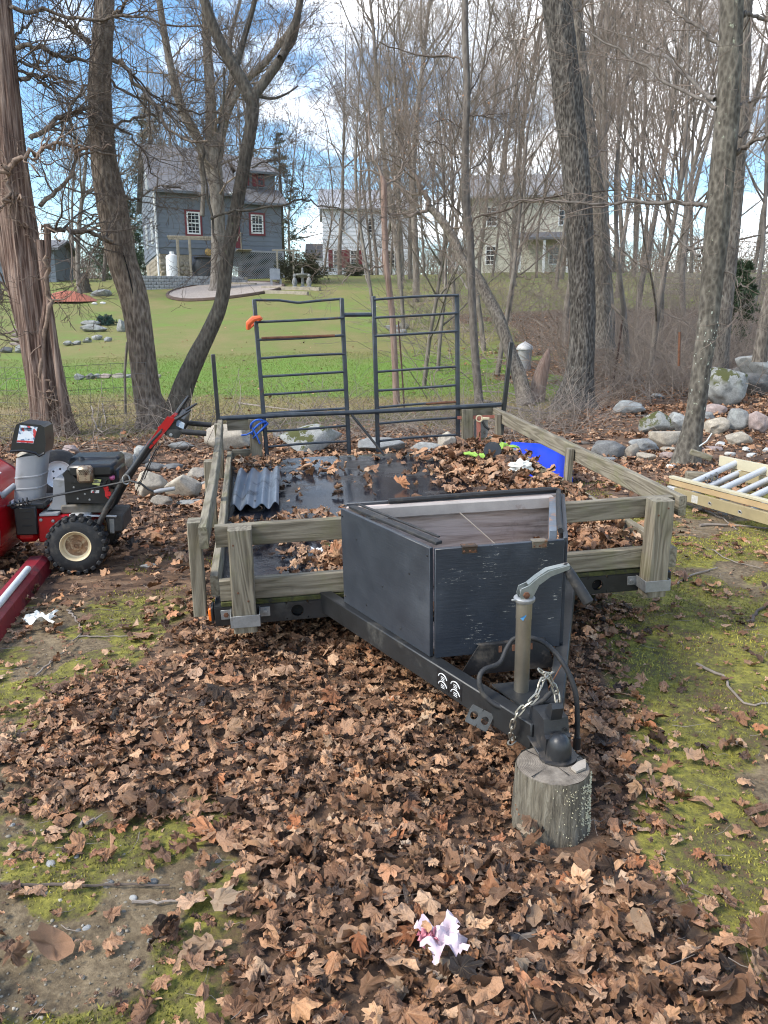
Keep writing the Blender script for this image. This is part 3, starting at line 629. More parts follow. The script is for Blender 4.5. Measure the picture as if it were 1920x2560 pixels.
stick([(1870,1570),(1900,1535),(1930,1515)], .008, 'dark twig on the moss at the right edge', mat=TWIGD)
stick([(1780,1380),(1820,1410),(1900,1430)], .004, 'thin dry stalk on the moss between ladder and short pale stick')
stick([(380,1860),(440,1880),(490,1930)], .005, 'brown twig half buried at the left side of the leaf pile'); stick([(560,1830),(610,1850)], .006, 'short thick twig in the middle of the leaf pile')
stick([(1190,1000),(1330,1030),(1500,1045),(1640,1040)], .03, 'long fallen branch lying behind the trailer in front of the oak', mat=MIDB)
stick([(1380,1095),(1440,1110),(1490,1112)], .03, 'crooked branch on the leaves beside the stone row', mat=MIDB)
stick([(265,1060),(255,1010),(262,1040)], .01, 'bleached twig standing up in the leaves between cedar and twin trunks')
stick([(230,1030),(240,1080),(255,1100)], .012, 'forked bleached branch standing in the leaves below the cedar', lift=.1)
stick([(600,1010),(900,1050),(1060,1075)], .02, 'long thin branch lying behind the left half of the trailer gate'); stick([(1160,1020),(1210,1050),(1260,1020)], .02, 'bent branch lying behind the right rear corner of the trailer')
stick([(1300,990),(1330,1030),(1345,1075)], .018, 'branch pointing at the camera beside the splintered snag'); stick([(1200,980),(1270,985),(1330,1000)], .03, 'barkless log end lying against the snag', mat=MIDB)
# ---------------------------------------------------------------- trees
def nrm(a): return a/(np.linalg.norm(a, axis=-1, keepdims=True)+1e-12)
def grow(P, D, L, R, K, wob=.12, trop=.03, taper=.35):
    """N branches at once -> points (N,K+1,3), radii (N,K+1)"""
    N = len(P); pts = np.zeros((N, K+1, 3)); pts[:, 0] = P; d = nrm(D.copy()); st = (L/K)[:, None]
    for k in range(K):
        d = nrm(d + rng.normal(0, wob, (N, 3)) + np.array([0, 0, trop])); pts[:, k+1] = pts[:, k] + d*st
    t = np.linspace(0, 1, K+1)[None]; return pts, R[:, None]*(1-(1-taper)*t)
def sprout(pts, rad, n, t0=.25, t1=1., ang=(.5, 1.0), lr=.5, rr=.55, L=None, up=0.):
    N, K1, _ = pts.shape; K = K1-1; I = np.repeat(np.arange(N), n); M = len(I); t = rng.uniform(t0, t1, M)*K; i = np.minimum(t.astype(int), K-1); f = (t-i)[:, None]
    a, b = pts[I, i], pts[I, i+1]; P = a+(b-a)*f; d = nrm(b-a); r = nrm(rng.normal(0, 1, (M, 3)) + np.array([0,0,up])); side = nrm(r - d*(r*d).sum(1, keepdims=True))
    an = rng.uniform(*ang, M)[:, None]; D = d*np.cos(an)+side*np.sin(an)
    Lp = np.linalg.norm(np.diff(pts, axis=1), axis=2).sum(1) if L is None else L
    return P, D, Lp[I]*lr*rng.uniform(.6, 1.3, M)*(1.15-.55*t/K), rad[I, i]*rr*rng.uniform(.7, 1.1, M)
def tubes(sets, rmin=.0):
    """list of (pts, rad, sides) -> V, [quads]"""
    Vs, Fs, off = [], [], 0
    for pts, rad, n in sets:
        N, K1, _ = pts.shape; T = nrm(np.gradient(pts, axis=1)); ref = nrm(rng.normal(0, 1, (N, 1, 3)))
        u = nrm(np.cross(np.broadcast_to(ref, T.shape), T)); v = np.cross(T, u); a = np.arange(n)*2*math.pi/n
        V = pts[:, :, None] + np.maximum(rad, rmin)[:, :, None, None]*(np.cos(a)[:, None]*u[:, :, None]+np.sin(a)[:, None]*v[:, :, None])
        id_ = off + np.arange(N*K1*n).reshape(N, K1, n); nx = np.roll(id_, -1, 2)
        Fs.append(np.stack([id_[:, :-1], nx[:, :-1], nx[:, 1:], id_[:, 1:]], -1).reshape(-1, 4)); Vs.append(V.reshape(-1, 3)); off += N*K1*n
    return np.concatenate(Vs), [np.concatenate(Fs)]
def rough_tube(P, r, n, k, amp, seed, flare=0., vs=2.):
    """trunk skin: spline through P, radius noise with vertical ridges and a root flare"""
    Q = spline(P, k); R_ = np.interp(np.linspace(0, 1, k), np.linspace(0, 1, len(r)), r); T = np.gradient(Q, axis=0); T /= np.linalg.norm(T, axis=1)[:, None]
    u, v, _ = basis(T[0]); a = np.arange(n)*2*math.pi/n; V = []; s = 0
    for i in range(k):
        u = u-T[i]*np.dot(u, T[i]); u /= np.linalg.norm(u); v = np.cross(T[i], u)
        if i: s += np.linalg.norm(Q[i]-Q[i-1])
        C3 = np.stack([np.cos(a)*3.2, np.sin(a)*3.2, np.full(n, s*vs*.35)], 1); ridge = fbm(C3, seed, 2)-.5; ff = 6. if n > 60 else n*.2; fine = .55-np.abs(2*vnoise(np.stack([np.cos(a)*ff, np.sin(a)*ff, np.full(n, s*vs)], 1)+.35*(ridge[:, None]), seed+7)-1)
        rr = R_[i]*(1+amp*1.4*ridge+amp*(.5 if n > 60 else .35)*fine + flare*math.exp(-s/.28)*(.65+.9*(fbm(np.stack([np.cos(a)*1.6, np.sin(a)*1.6, a*0], 1), seed+3, 1))))
        V.append(Q[i] + rr[:, None]*(np.cos(a)[:, None]*u+np.sin(a)[:, None]*v))
    return V, Q, R_
def add_trunk(mb, P, r, n=28, k=70, amp=.22, seed=1, flare=.0, vs=2.):
    V, Q, R_ = rough_tube(P, r, n, k, amp, seed, flare, vs); k = len(V)
    mb.add(np.concatenate(V), [(i*n+j, i*n+(j+1) % n, (i+1)*n+(j+1) % n, (i+1)*n+j) for i in range(k-1) for j in range(n)] + [tuple((k-1)*n+j for j in range(n))]); return Q, R_
def pxpath(pts, Y, wob=0):
    """photo trace at its own depth (depth may vary along the trace)"""
    Ys = np.linspace(Y[0], Y[1], len(pts)) if hasattr(Y, '__len__') else [Y]*len(pts)
    return np.array([at(p[0], p[1], Y=y) for p, y in zip(pts, Ys)])
def limb_set(paths, k=14, kink=.02):
    """paths: (world points, r0, r1)"""
    out = []
    for P, r0, r1 in paths:
        Q = spline(P, k+1); Q[1:-1] += rng.normal(0, kink, (k-1, 3)); out.append((Q, np.linspace(r0, r1, k+1)))
    return np.array([q for q, _ in out]), np.array([r for _, r in out])
def twig_sets(pts, rad, n1, n2, n3, l1, rr=.5, up=.1, wob=.16, t0=.15, ang=(.5, 1.15), trop=.03):
    """three finer generations out of a set of limbs"""
    N = len(pts); one = np.ones(N)
    a = sprout(pts, rad, n1, t0, 1, ang, l1, rr, one, up); p1, r1 = grow(*a, 7, wob, trop, .3)
    out = [(p1, r1, 4)]
    if n2: b = sprout(p1, r1, n2, .2, 1, (.5, 1.1), .5, .55, None, up); p2, r2 = grow(*b, 5, wob*1.1, trop, .35); out.append((p2, r2, 3))
    if n2 and n3: c = sprout(p2, r2, n3, .15, 1, (.45, 1.1), .55, .6, None, up); p3, r3 = grow(*c, 3, wob, trop, .5); out.append((p3, r3, 3))
    return out
def tree(name, label, cat='tree', group=None): return tag(empty(name), label, cat, group)

# --- shaggy cedar at the left edge
def lx(v, s=.5787, o=(0, 0)): return [(o[0]+a*s, o[1]+b*s) for a, b in v]
Yc = gnd(145, 1092)[1] + .25
T = tree('cedar_tree', 'thick shaggy red brown cedar trunk behind the snow blower, left of the twin trunks')
mb = MB(); P = pxpath([(142,1118),(128,1040),(98,860),(70,700),(45,540),(22,330),(5,120),(-8,-60),(-20,-260)], Yc); q = mpp(100, 700, Yc)
cq, cr = add_trunk(mb, P, np.array([54,46,43,43,39,32,28,25,23])*q, 110, 170, .22, 3, .35, 1.3)
P2 = pxpath([(112,1085),(84,900),(50,760),(20,640),(-8,520),(-30,400)], Yc+.1); add_trunk(mb, P2, np.array([26,24,22,20,17,14])*q, 24, 60, .26, 13, .2, 1.2)
for (pts, r) in (([(118,1060),(112,950),(104,850),(116,760),(112,690),(119,640),(118,560)], 8), ([(165,1090),(146,930),(128,800),(112,700),(100,600)], 9)): add_trunk(mb, pxpath(pts, Yc-.28), np.full(5, r*q), 10, 40, .3, r)
mb.build('trunk', CEDAR, T, 1.2)
CL = [([(26,20),(58,26),(116,26),(190,46),(260,49),(330,38),(420,58),(505,64)], 9, 3), ([(40,122),(93,116),(133,136),(168,150),(216,152)], 10, 6), ([(50,200),(90,190),(140,196),(190,206)], 9, 4), ([(45,150),(80,165),(120,150),(160,128)], 7, 3),
      ([(75,347),(116,324),(145,295),(191,278),(232,262)], 11, 8), ([(100,515),(133,480),(174,446),(197,399),(232,376),(300,390)], 10, 4), ([(10,130),(40,90),(75,55),(110,20)], 8, 3), ([(60,180),(100,205),(150,240),(200,300),(230,380)], 6, 2),
      ([(110,580),(168,573),(231,582),(280,604)], 12, 9), ([(0,170),(50,176),(110,210),(160,205)], 7, 3), ([(40,640),(10,600),(-20,560)], 9, 4), ([(60,780),(20,720),(-20,690)], 9, 4), ([(90,900),(60,860),(30,830),(-10,830)], 7, 3)]
lim = limb_set([(pxpath(p, (Yc-.05, Yc+.35)), a*q/2*1.15, b*q/2*1.15) for p, a, b in CL], 18, .018)
V, F = tubes([(lim[0], lim[1], 8)]); mesh_np('limb', V, F, GNARL, T)
V, F = tubes(twig_sets(lim[0], lim[1], 11, 5, 4, 1.05, .5, -.05, .2), .0022); mesh_np('crown', V, F, TWIGD, T)
vin = limb_set([(pxpath(p, (Yc-.42, Yc-.2)), a*q/2, b*q/2) for p, a, b in [([(-10,440),(23,417),(64,393),(116,370),(174,365),(231,376)], 13, 7), ([(0,520),(20,470),(14,440),(30,410),(70,400),(90,440)], 8, 4), ([(10,500),(40,480),(30,520),(50,560),(75,570)], 7, 3), ([(118,640),(112,690),(121,760),(109,850),(104,930),(116,1010),(120,1085)], 10, 10),
      ([(60,500),(25,490),(0,530)], 6, 3), ([(150,600),(110,570),(95,600),(60,590)], 4, 2), ([(80,400),(140,352),(200,372),(280,365)], 7, 3), ([(100,980),(128,1000),(150,1010),(180,1044)], 4, 4), ([(125,950),(126,985),(140,1006)], 3, 2)]], 22, .03)
vt = tree('climbing_vine', 'peeling tan vine twisting up the shaggy cedar trunk', 'vine')
V, F = tubes([(vin[0], vin[1], 8)]+[(a, b, 4) for a, b, _ in twig_sets(vin[0], vin[1], 7, 4, 0, .6, .5, 0, .3)], .002); mesh_np('stem', V, F, VINE, vt)

# --- twin trunks behind the snow blower: a straight one and a curved dark one
Yt = gnd(380, 1068)[1]; q = mpp(400, 800, Yt)
T = tree('leaning_tree', 'brown furrowed tree with a dark slit, growing between the cedar and the curved tree')
mb = MB(); P = pxpath([(392,1098),(386,1040),(368,985),(352,860),(335,747),(302,640),(281,516),(260,400),(250,231),(256,110),(262,0),(268,-170)], Yt)
add_trunk(mb, P, np.array([52,42,33,31,32.5,34,35,29,25,23,21,18])*q, 100, 170, .17, 23, .25, 2.6)
mb.build('trunk', GNARL, T, 1.2)
mb = MB(); mb.add(*(lambda pts: (pts, [(i, i+1, len(pts)-2-i, len(pts)-1-i) for i in range(len(pts)//2-1)]))(np.concatenate([pxpath([(306,632),(314,660),(322,690),(328,718),(333,742)], Yt-38*q-.01), pxpath([(332,722),(326,692),(318,662),(309,634),(307,630)], Yt-38*q-.01)]))).build('bark_slit', HOLE, T)
TL = [([(226,110),(190,81),(150,55),(121,40)], 10, 5), ([(278,147),(307,156),(324,191),(347,220),(393,266),(417,312),(463,347),(520,352)], 10, 4), ([(240,60),(300,20),(360,-40)], 8, 4), ([(270,330),(330,300),(405,278),(490,280),(579,284)], 6, 3),
      ([(245,200),(200,230),(160,300),(150,380)], 7, 3), ([(262,0),(200,-30),(130,-40)], 8, 4), ([(290,480),(340,500),(390,470),(450,462)], 6, 3), ([(265,300),(330,345),(380,420),(400,500)], 6, 2), ([(255,180),(320,230),(420,260),(520,230)], 6, 2), ([(300,560),(250,600),(215,690),(205,740)], 5, 2), ([(285,560),(240,540),(190,560)], 6, 2)]
lim = limb_set([(pxpath(p, (Yt, Yt-.9+1.8*random.random())), a*q/2*1.15, b*q/2*1.15) for p, a, b in TL], 18, .02)
V, F = tubes([(lim[0], lim[1], 7)]); mesh_np('limb', V, F, GNARL, T)
V, F = tubes(twig_sets(lim[0], lim[1], 13, 5, 4, 1.15, .5, 0, .19), .0024); mesh_np('crown', V, F, TWIGD, T)
T = tree('curved_tree', 'slender dark mossy tree curving right then forking in front of the grey house')
mb = MB(); P = pxpath([(425,1098),(440,1035),(462,960),(492,892),(530,815),(555,747),(570,631),(590,527),(613,400),(629,300),(631,237)], Yt-.12)
add_trunk(mb, P, np.array([38,30,24,21,18,16,15,14.5,14.5,14.5,15.5])*q, 70, 150, .17, 31, .25, 4.)
st = [([(628,250),(606,205),(584,168),(560,125),(544,92),(520,30),(505,-30),(490,-150)], 15, 10), ([(633,240),(654,214),(690,165),(712,127),(738,58),(750,0),(760,-120)], 12, 7), ([(590,165),(600,130),(613,87),(637,0),(650,-100)], 8, 5), ([(700,145),(735,100),(750,30)], 7, 4), ([(636,238),(680,246),(715,235),(745,215)], 4, 2)]
for i, (p, a, b) in enumerate(st): add_trunk(mb, pxpath(p, (Yt-.12, Yt-.1+.2*i)), np.linspace(a, b, 5)*q, 14, 40, .14, 40+i)
mb.build('trunk', DARKB, T, 1.2)
CT = [([(505,360),(512,430),(525,520),(545,620),(560,660)], 6, 5), ([(527,547),(579,527),(665,521),(758,498)], 6, 4), ([(758,498),(790,510),(860,530),(930,590)], 4, 2), ([(758,498),(757,430),(762,350)], 3, 1.5), ([(630,420),(680,400),(720,430)], 4, 2), ([(560,170),(560,270),(555,350),(540,420)], 6, 3)]
lim = limb_set([(pxpath(p, Yt-.3), a*q/2*1.1, b*q/2*1.1) for p, a, b in CT], 14, .012)
sl = limb_set([(pxpath(p, (Yt-.12, Yt+.1)), a*q*.5, b*q*.5) for p, a, b in st], 14, 0)
V, F = tubes([(lim[0], lim[1], 7)]); mesh_np('limb', V, F, DARKB, T)
V, F = tubes(twig_sets(np.concatenate([lim[0], sl[0]]), np.concatenate([lim[1], sl[1]*.6]), 10, 5, 4, 1.1, .42, .1, .17), .0022); mesh_np('crown', V, F, TWIGD, T)

# --- big oak right of the trailer and the trunk behind it
Yo = gnd(1432, 1022)[1]; q = mpp(1440, 700, Yo)
T = tree('oak_tree', 'big dark ridged oak trunk with pale flecks standing right of the trailer')
mb = MB(); P = pxpath([(1434,1050),(1436,1000),(1448,930),(1457,805),(1452,640),(1443,463),(1419,231),(1391,0),(1365,-200)], Yo)
add_trunk(mb, P, np.array([56,44,34,30,30.5,31,33,32,30])*q, 110, 190, .15, 51, .65, 3.4)
mb.build('trunk', OAKB, T, 1.2)
lim = limb_set([(pxpath(p, (Yo, Yo+d)), a*q/2, b*q/2) for p, a, b, d in [([(1450,520),(1400,506),(1330,500),(1250,512)], 6, 3, -.5), ([(1450,400),(1500,380),(1560,330)], 6, 2, .8), ([(1390,20),(1340,60),(1290,150)], 8, 3, 1.), ([(1400,60),(1470,0),(1540,-60)], 10, 4, 0), ([(1455,560),(1500,600),(1530,680)], 5, 2, 0)]], 14, .03)
V, F = tubes([(lim[0], lim[1], 7)]+[(a, b, s) for a, b, s in twig_sets(lim[0], lim[1], 8, 5, 4, 1.5, .45, 0, .17)], .0025); mesh_np('crown', V, F, TWIG, T)
T = tree('oak_tree', 'grey brown tree trunk standing directly behind the big dark oak'); Y2 = Yo+4.2; q = mpp(1490, 700, Y2)
mb = MB(); P = pxpath([(1497,870),(1500,800),(1497,640),(1490,520),(1455,231),(1433,0),(1415,-200)], Y2); add_trunk(mb, P, np.array([34,27,24,23,20,18,15])*q, 26, 80, .12, 57, .3); mb.build('trunk', OAKLOW, T, 1.2)
# --- lichen spotted maple at the right and its dark companion
Ym = gnd(1712, 1165)[1]; q = mpp(1770, 700, Ym)
T = tree('maple_tree', 'lichen spotted grey maple with a purple stain rising between the stones and the yellow ladder')
mb = MB(); P = pxpath([(1712,1188),(1716,1150),(1738,1036),(1757,900),(1772,790),(1792,574),(1808,400),(1822,231),(1830,0),(1834,-200)], Ym)
mq, mr = add_trunk(mb, P, np.array([36,30,22.5,23.5,25,29,28,26,25,23])*q, 80, 170, .10, 61, .45, 5.)
mb.build('trunk', MAPLEB, T, 1.2)
mb = MB(); mb2 = MB()
for i in range(58):
    k = int((random.randint(6, 80) if i < 36 else random.randint(50, 74))); a = random.uniform(-3.0, -.2); u = np.array([math.cos(a), math.sin(a), 0]); r = mr[k]*1.045; p = mq[k]+u*r; s = random.uniform(.005, .020)
    e, f, d = basis(u); t = np.arange(7)*2*math.pi/7; rr = s*np.array([random.uniform(.6, 1.2) for _ in t])
    mb.add(np.vstack([p+u*.004, p-u*.004+(np.cos(t)*rr*.6)[:, None]*e+(np.sin(t)*rr)[:, None]*f]), [(0, 1+j, 1+(j+1) % 7) for j in range(7)])
tag(mb.build('lichen_spots', rock_mat('lichen', (.40,.44,.38)), T), kind='stuff')
ML = [([(1770,515),(1712,506),(1597,506),(1481,509),(1365,500)], 11, 4, (0, .6)), ([(1793,272),(1741,243),(1654,197),(1573,139),(1452,75)], 9, 4, (0, 1.2)), ([(1802,116),(1730,58),(1650,-10)], 8, 5, (0, .5)), ([(1840,385),(1886,353),(1935,338)], 11, 8, (0, -.4)), ([(1851,35),(1890,42),(1940,55)], 9, 7, (0, 0)),
      ([(1787,249),(1735,214),(1678,150),(1643,133),(1591,124)], 10, 4, (0, 2)), ([(1835,340),(1880,330),(1930,335)], 4, 3, (0, 0)), ([(1760,640),(1740,600),(1690,560)], 5, 2, (0, .4)), ([(1836,270),(1880,250),(1930,240)], 5, 3, (0, .5)), ([(1770,660),(1830,690),(1860,720),(1900,680)], 4, 2, (0, -.3)), ([(1750,640),(1700,600),(1640,520),(1600,480)], 6, 2, (0, 1))]
lim = limb_set([(pxpath(p, (Ym+d[0], Ym+d[1])), a*q/2*1.1, b*q/2*1.1) for p, a, b, d in ML], 16, .012)
V, F = tubes([(lim[0], lim[1], 8)]); mesh_np('limb', V, F, MIDB, T)
V, F = tubes(twig_sets(lim[0], lim[1], 9, 5, 4, .95, .42, .1, .16), .0018); mesh_np('crown', V, F, TWIG, T)
T = tree('maple_tree', 'darker blotched trunk rising behind the lichen spotted maple and the boulders'); Y2 = 15.8; q = mpp(1830, 700, Y2)
mb = MB(); P = pxpath([(1790,960),(1797,900),(1806,800),(1822,640),(1834,520),(1846,347),(1852,200),(1858,0),(1862,-200)], Y2); add_trunk(mb, P, np.array([26,22,21,20,19,18,19,20,19])*q, 26, 80, .13, 67, .2); mb.build('trunk', OAKLOW, T, 1.2)
T = tree('birch_trunk', 'pale trunk cut off by the right picture edge above the boulders'); Y2 = 11.5; q = mpp(1915, 800, Y2)
mb = MB(); add_trunk(mb, pxpath([(1898,905),(1905,850),(1916,780),(1935,700),(1960,560)], Y2), np.array([15,14,13,13,12])*q, 16, 40, .12, 68, .2); mb.build('trunk', OAKLOW, T, 1.2)
# --- slim trees behind the trailer gate
Y1 = gnd(1197, 1002)[1]-.6; q = mpp(1180, 700, Y1)
T = tree('slim_tree', 'slim straight grey tree rising from the right end of the trailer gate')
mb = MB(); P = pxpath([(1199,1020),(1197,996),(1186,860),(1180,747),(1174,574),(1166,520),(1163,347),(1168,231),(1163,100),(1162,0),(1156,-180)], Y1); add_trunk(mb, P, np.array([12,10.5,10,9.5,9.5,10,8.6,8,8,7.5,6])*q, 16, 90, .1, 71, .2); mb.build('trunk', MIDB, T, 1.2)
SLm = [([(1162,168),(1139,145),(1099,142),(1035,136),(950,105)], 6, 3, .7), ([(1174,573),(1191,544),(1261,527),(1307,504),(1365,495),(1539,475)], 6, 3, -.6), ([(1174,289),(1215,289),(1272,280)], 4, 2, -.3), ([(1168,240),(1210,170),(1240,90)], 4, 2, .4), ([(1165,330),(1120,300),(1070,310)], 4, 2, 0), ([(1163,430),(1210,400),(1250,330)], 3, 1.5, .3), ([(1170,560),(1140,520),(1090,510)], 4, 2, 0), ([(1165,420),(1100,360),(1040,350)], 4, 2, 0)]
lim = limb_set([(pxpath(p, (Y1, Y1+d)), a*q/2, b*q/2) for p, a, b, d in SLm], 16, .014)
V, F = tubes([(lim[0], lim[1], 6)]+twig_sets(lim[0], lim[1], 9, 5, 3, 1.1, .5, .1, .15), .0022); mesh_np('crown', V, F, TWIGD, T)
x, z = rng.normal(1080, 60, 170), rng.uniform(120, 430, 170); P = np.array([at(a, b, Y=Y1+rng.normal(.2, .4)) for a, b in zip(x, z) if fbm(np.array([[a*.02, b*.02, 0]]), 5, 2)[0] > .52])
V, F, c, U = make_leaves(P, np.full(len(P), .06), np.abs(rng.normal(.9, .5, len(P))), 1); c[:, 0] = .9; tag(mesh_np('dead_leaves', V, F, LEAF, T, attr={'lc': c, 'luv': U}), kind='stuff')
Y1 = gnd(991, 1010)[1]-.4; q = mpp(975, 700, Y1)
T = tree('dead_sapling', 'thin reddish barkless sapling standing behind the right half of the gate')
mb = MB(); P = pxpath([(992,1025),(989,950),(984,850),(980,784),(972,715),(965,654),(961,560),(960,470),(955,440)], Y1); add_trunk(mb, P, np.array([9,8.5,8,8,7.5,7.5,7.5,8,5])*q, 14, 70, .1, 73, .1); mb.build('trunk', REDWOOD, T, 1.2)
lim = limb_set([(pxpath(p, (Y1, Y1+d)), a*q/2, b*q/2) for p, a, b, d in [([(962,660),(920,675),(880,680),(855,710)], 5, 2, -.4), ([(958,470),(1000,430),(1040,360)], 7, 3, .3), ([(958,450),(940,400),(920,330),(925,260)], 7, 3, .4), ([(960,520),(1010,560),(1060,640)], 5, 2, .3)]], 14, .02)
V, F = tubes([(lim[0], lim[1], 6)]+twig_sets(lim[0], lim[1], 10, 6, 4, 1.4, .5, .1, .17), .0025); mesh_np('crown', V, F, TWIG, T)
Yl = gnd(1310, 1010)[1]-.3; q = mpp(1200, 800, Yl)
T = tree('leaning_dead_tree', 'mossy dead tree leaning left with split bark, propped behind the slim straight tree')
mb = MB(); P = pxpath([(1318,1030),(1312,1000),(1298,940),(1276,880),(1248,800),(1222,750),(1190,690),(1155,650),(1135,600),(1100,545),(1070,515)], (Yl, Yl+2.5)); add_trunk(mb, P, np.array([24,20,18,16,16,16,15,13,12,11,10])*q, 20, 80, .16, 77, .2); mb.build('trunk', OAKLOW, T, 1.2)
lim = limb_set([(pxpath(p, (Yl+2.4, Yl+d)), a*q/2, b*q/2) for p, a, b, d in [([(1070,515),(1058,480),(1040,440),(1010,400),(985,330)], 17, 8, 2.6), ([(1070,515),(1030,535),(1000,530),(985,545)], 11, 5, 2), ([(1090,530),(1110,480),(1150,420),(1160,350)], 8, 3, 3), ([(1055,520),(1000,470),(960,440),(880,420)], 8, 3, 2.7), ([(1110,560),(1160,580),(1230,620),(1300,690)], 6, 2, 2), ([(1300,690),(1340,690),(1400,670)], 4, 2, 2)]], 14, .03)
V, F = tubes([(lim[0], lim[1], 7)]+twig_sets(lim[0], lim[1], 10, 6, 4, 1.5, .42, .1, .18), .003); mesh_np('crown', V, F, TWIG, T)
p = gnd(1345, 1003); q = mpp(1350, 950, p[1]); T = tag(empty('snag'), 'short splintered reddish snag beside the base of the big oak', 'tree stump')
mb = MB(); add_trunk(mb, pxpath([(1340,1012),(1343,985),(1352,940),(1364,900),(1372,872)], p[1]), np.array([22,20,17,11,3])*q, 16, 40, .35, 79); mb.build('trunk', REDWOOD, T, 1.2)

# --- generic bare trees
def bare_tree_meshes(seed, H, r0, n1, n2, n3, n4, up=.25, spread=(.45, .95), t0=.3, wob=.05, lr=.42):
    global rng
    keep = rng; rng = np.random.default_rng(seed)
    p0, r = grow(np.zeros((1,3)), np.array([[rng.normal(0,.04), rng.normal(0,.04), 1.]]), np.array([H]), np.array([r0]), 12, wob, .05, .12)
    a = sprout(p0, r, n1, t0, .98, spread, lr, .55, None, up*.2); p1, r1 = grow(*a, 8, .13, .07, .2)
    b = sprout(p1, r1, n2, .2, 1, (.4, .95), .48, .55, None, up); p2, r2 = grow(*b, 6, .14, .05, .3)
    c = sprout(p2, r2, n3, .15, 1, (.4, 1.0), .5, .6, None, up); p3, r3 = grow(*c, 4, .14, .04, .4)
    d = sprout(p3, r3, n4, .1, 1, (.4, 1.0), .55, .65, None, up); p4, r4 = grow(*d, 3, .12, .03, .6)
    t = tubes([(p0, r, 9), (p1, r1, 5)]); k = tubes([(p2, r2, 4), (p3, r3, 3), (p4, r4, 3)], .0034); rng = keep
    out = []
    for nm, (V, F), m in (('trunk', t, FARB), ('crown', k, TWIG)):
        o = mesh_np(nm, V, F, m); out.append(o.data); bpy.data.objects.remove(o)
    return out
TM = [bare_tree_meshes(100+i, H, r, n1, 7, 5, 4, up, sp, t0) for i, (H, r, n1, up, sp, t0) in enumerate([(17, .15, 17, .35, (.45,.8), .28), (20, .19, 16, .3, (.4,.75), .4), (14, .095, 15, .4, (.5,.9), .25), (16, .13, 18, .2, (.6,1.1), .2), (19, .14, 15, .5, (.35,.65), .35), (12, .08, 16, .3, (.5,1.0), .12)])]
def far_tree(x, y, kind, scale, label, group, rz=None, lean=0):
    T = tag(empty('bare_tree', (x, y, zg1(x, y)-.1), random.uniform(0, 6.28) if rz is None else rz), label, 'tree', group); T.scale = (scale*random.uniform(.9, 1.1),)*2+(scale,)
    T.rotation_euler[0] = random.gauss(0, .03)+lean
    for nm, me in zip(('trunk', 'crown'), TM[kind]): link(nm, me, T)
# middle distance: trunks traced one by one (photo x of the base, base y, kind, scale)
slim = []
for (px, py, Y, kd, s) in [(1250,790,21,2,.8),(1216,735,26,5,1.0),(1098,740,22,5,.75),(1062,760,19,5,.7),(1140,700,30,2,1.),(1540,800,22,4,.85),(1590,820,19,5,.95),(1640,840,17.5,5,.9),(1500,760,28,0,.8),(1665,780,23,2,.85),(1010,700,31,2,.9),(940,720,30,5,1.),(1420,740,27,4,.75),(1880,760,24,2,.9),(1720,730,30,3,.85),(1600,720,33,4,.9),(1275,700,33,5,1.)]:
    d = ray(px, 700); x = d[0]/d[1]*Y
    slim.append((px, x, Y, kd, s))
for lo_, hi_, where in ((0, 1160, 'behind the trailer gate'), (1160, 1440, 'between the slim straight tree and the big oak'), (1440, 1770, 'between the big oak and the lichen spotted maple'), (1770, 3000, 'right of the lichen spotted maple')):
    q_ = sorted(t for t in slim if lo_ <= t[0] < hi_)
    for i, (px, x, Y, kd, s) in enumerate(q_): far_tree(x, Y, kd, s, ('bare slim tree in the brush ' if len(q_) == 1 else ['first','second','third','fourth','fifth','sixth','seventh','eighth','ninth','tenth'][i]+' slim bare tree from the left ')+where, 'slim trees in the brushy wood')
# wood behind: fills the sky from the white house to the right edge, and between the houses on the left
k = 0
while k < 66:
    Y = random.uniform(38, 92); t = random.uniform(-.62, .60) if k % 4 else random.uniform(-.05, .60); x = t*Y
    if -.32 < t < -.10 and Y < 64: continue          # the grey house stands here
    if -.165 < t < -.02 and random.random() < .7: continue     # gap of open sky towards the white house
    if t < -.32 and random.random() < .55: continue
    if t > -.02 and 50 < Y < 66 and .1 < t < .27: continue    # the cream house
    far_tree(x, Y, random.choice([0,0,1,1,3,4]), random.uniform(.8, 1.2), 'tall bare grey hardwood standing in the wood beyond the lawn', 'tall bare trees beyond the lawn'); k += 1
for (t, Y, kd, s) in [(.105,46,5,1.),(.135,52,2,.9),(.165,44,5,.95),(.19,50,2,1.),(.215,42,4,.8),(.24,48,5,1.1),(.26,53,2,.9),(.075,48,5,1.1),(.05,54,2,1.),(-.055,66,1,.9),(-.035,60,2,1.),(-.015,68,0,.9),(.0,62,5,1.2),(.02,58,2,1.),(-.075,70,5,1.2)]:
    far_tree(t*Y, Y, kd, s, 'bare grey tree veiling the pale houses beyond the lawn', 'bare trees in front of the pale houses')
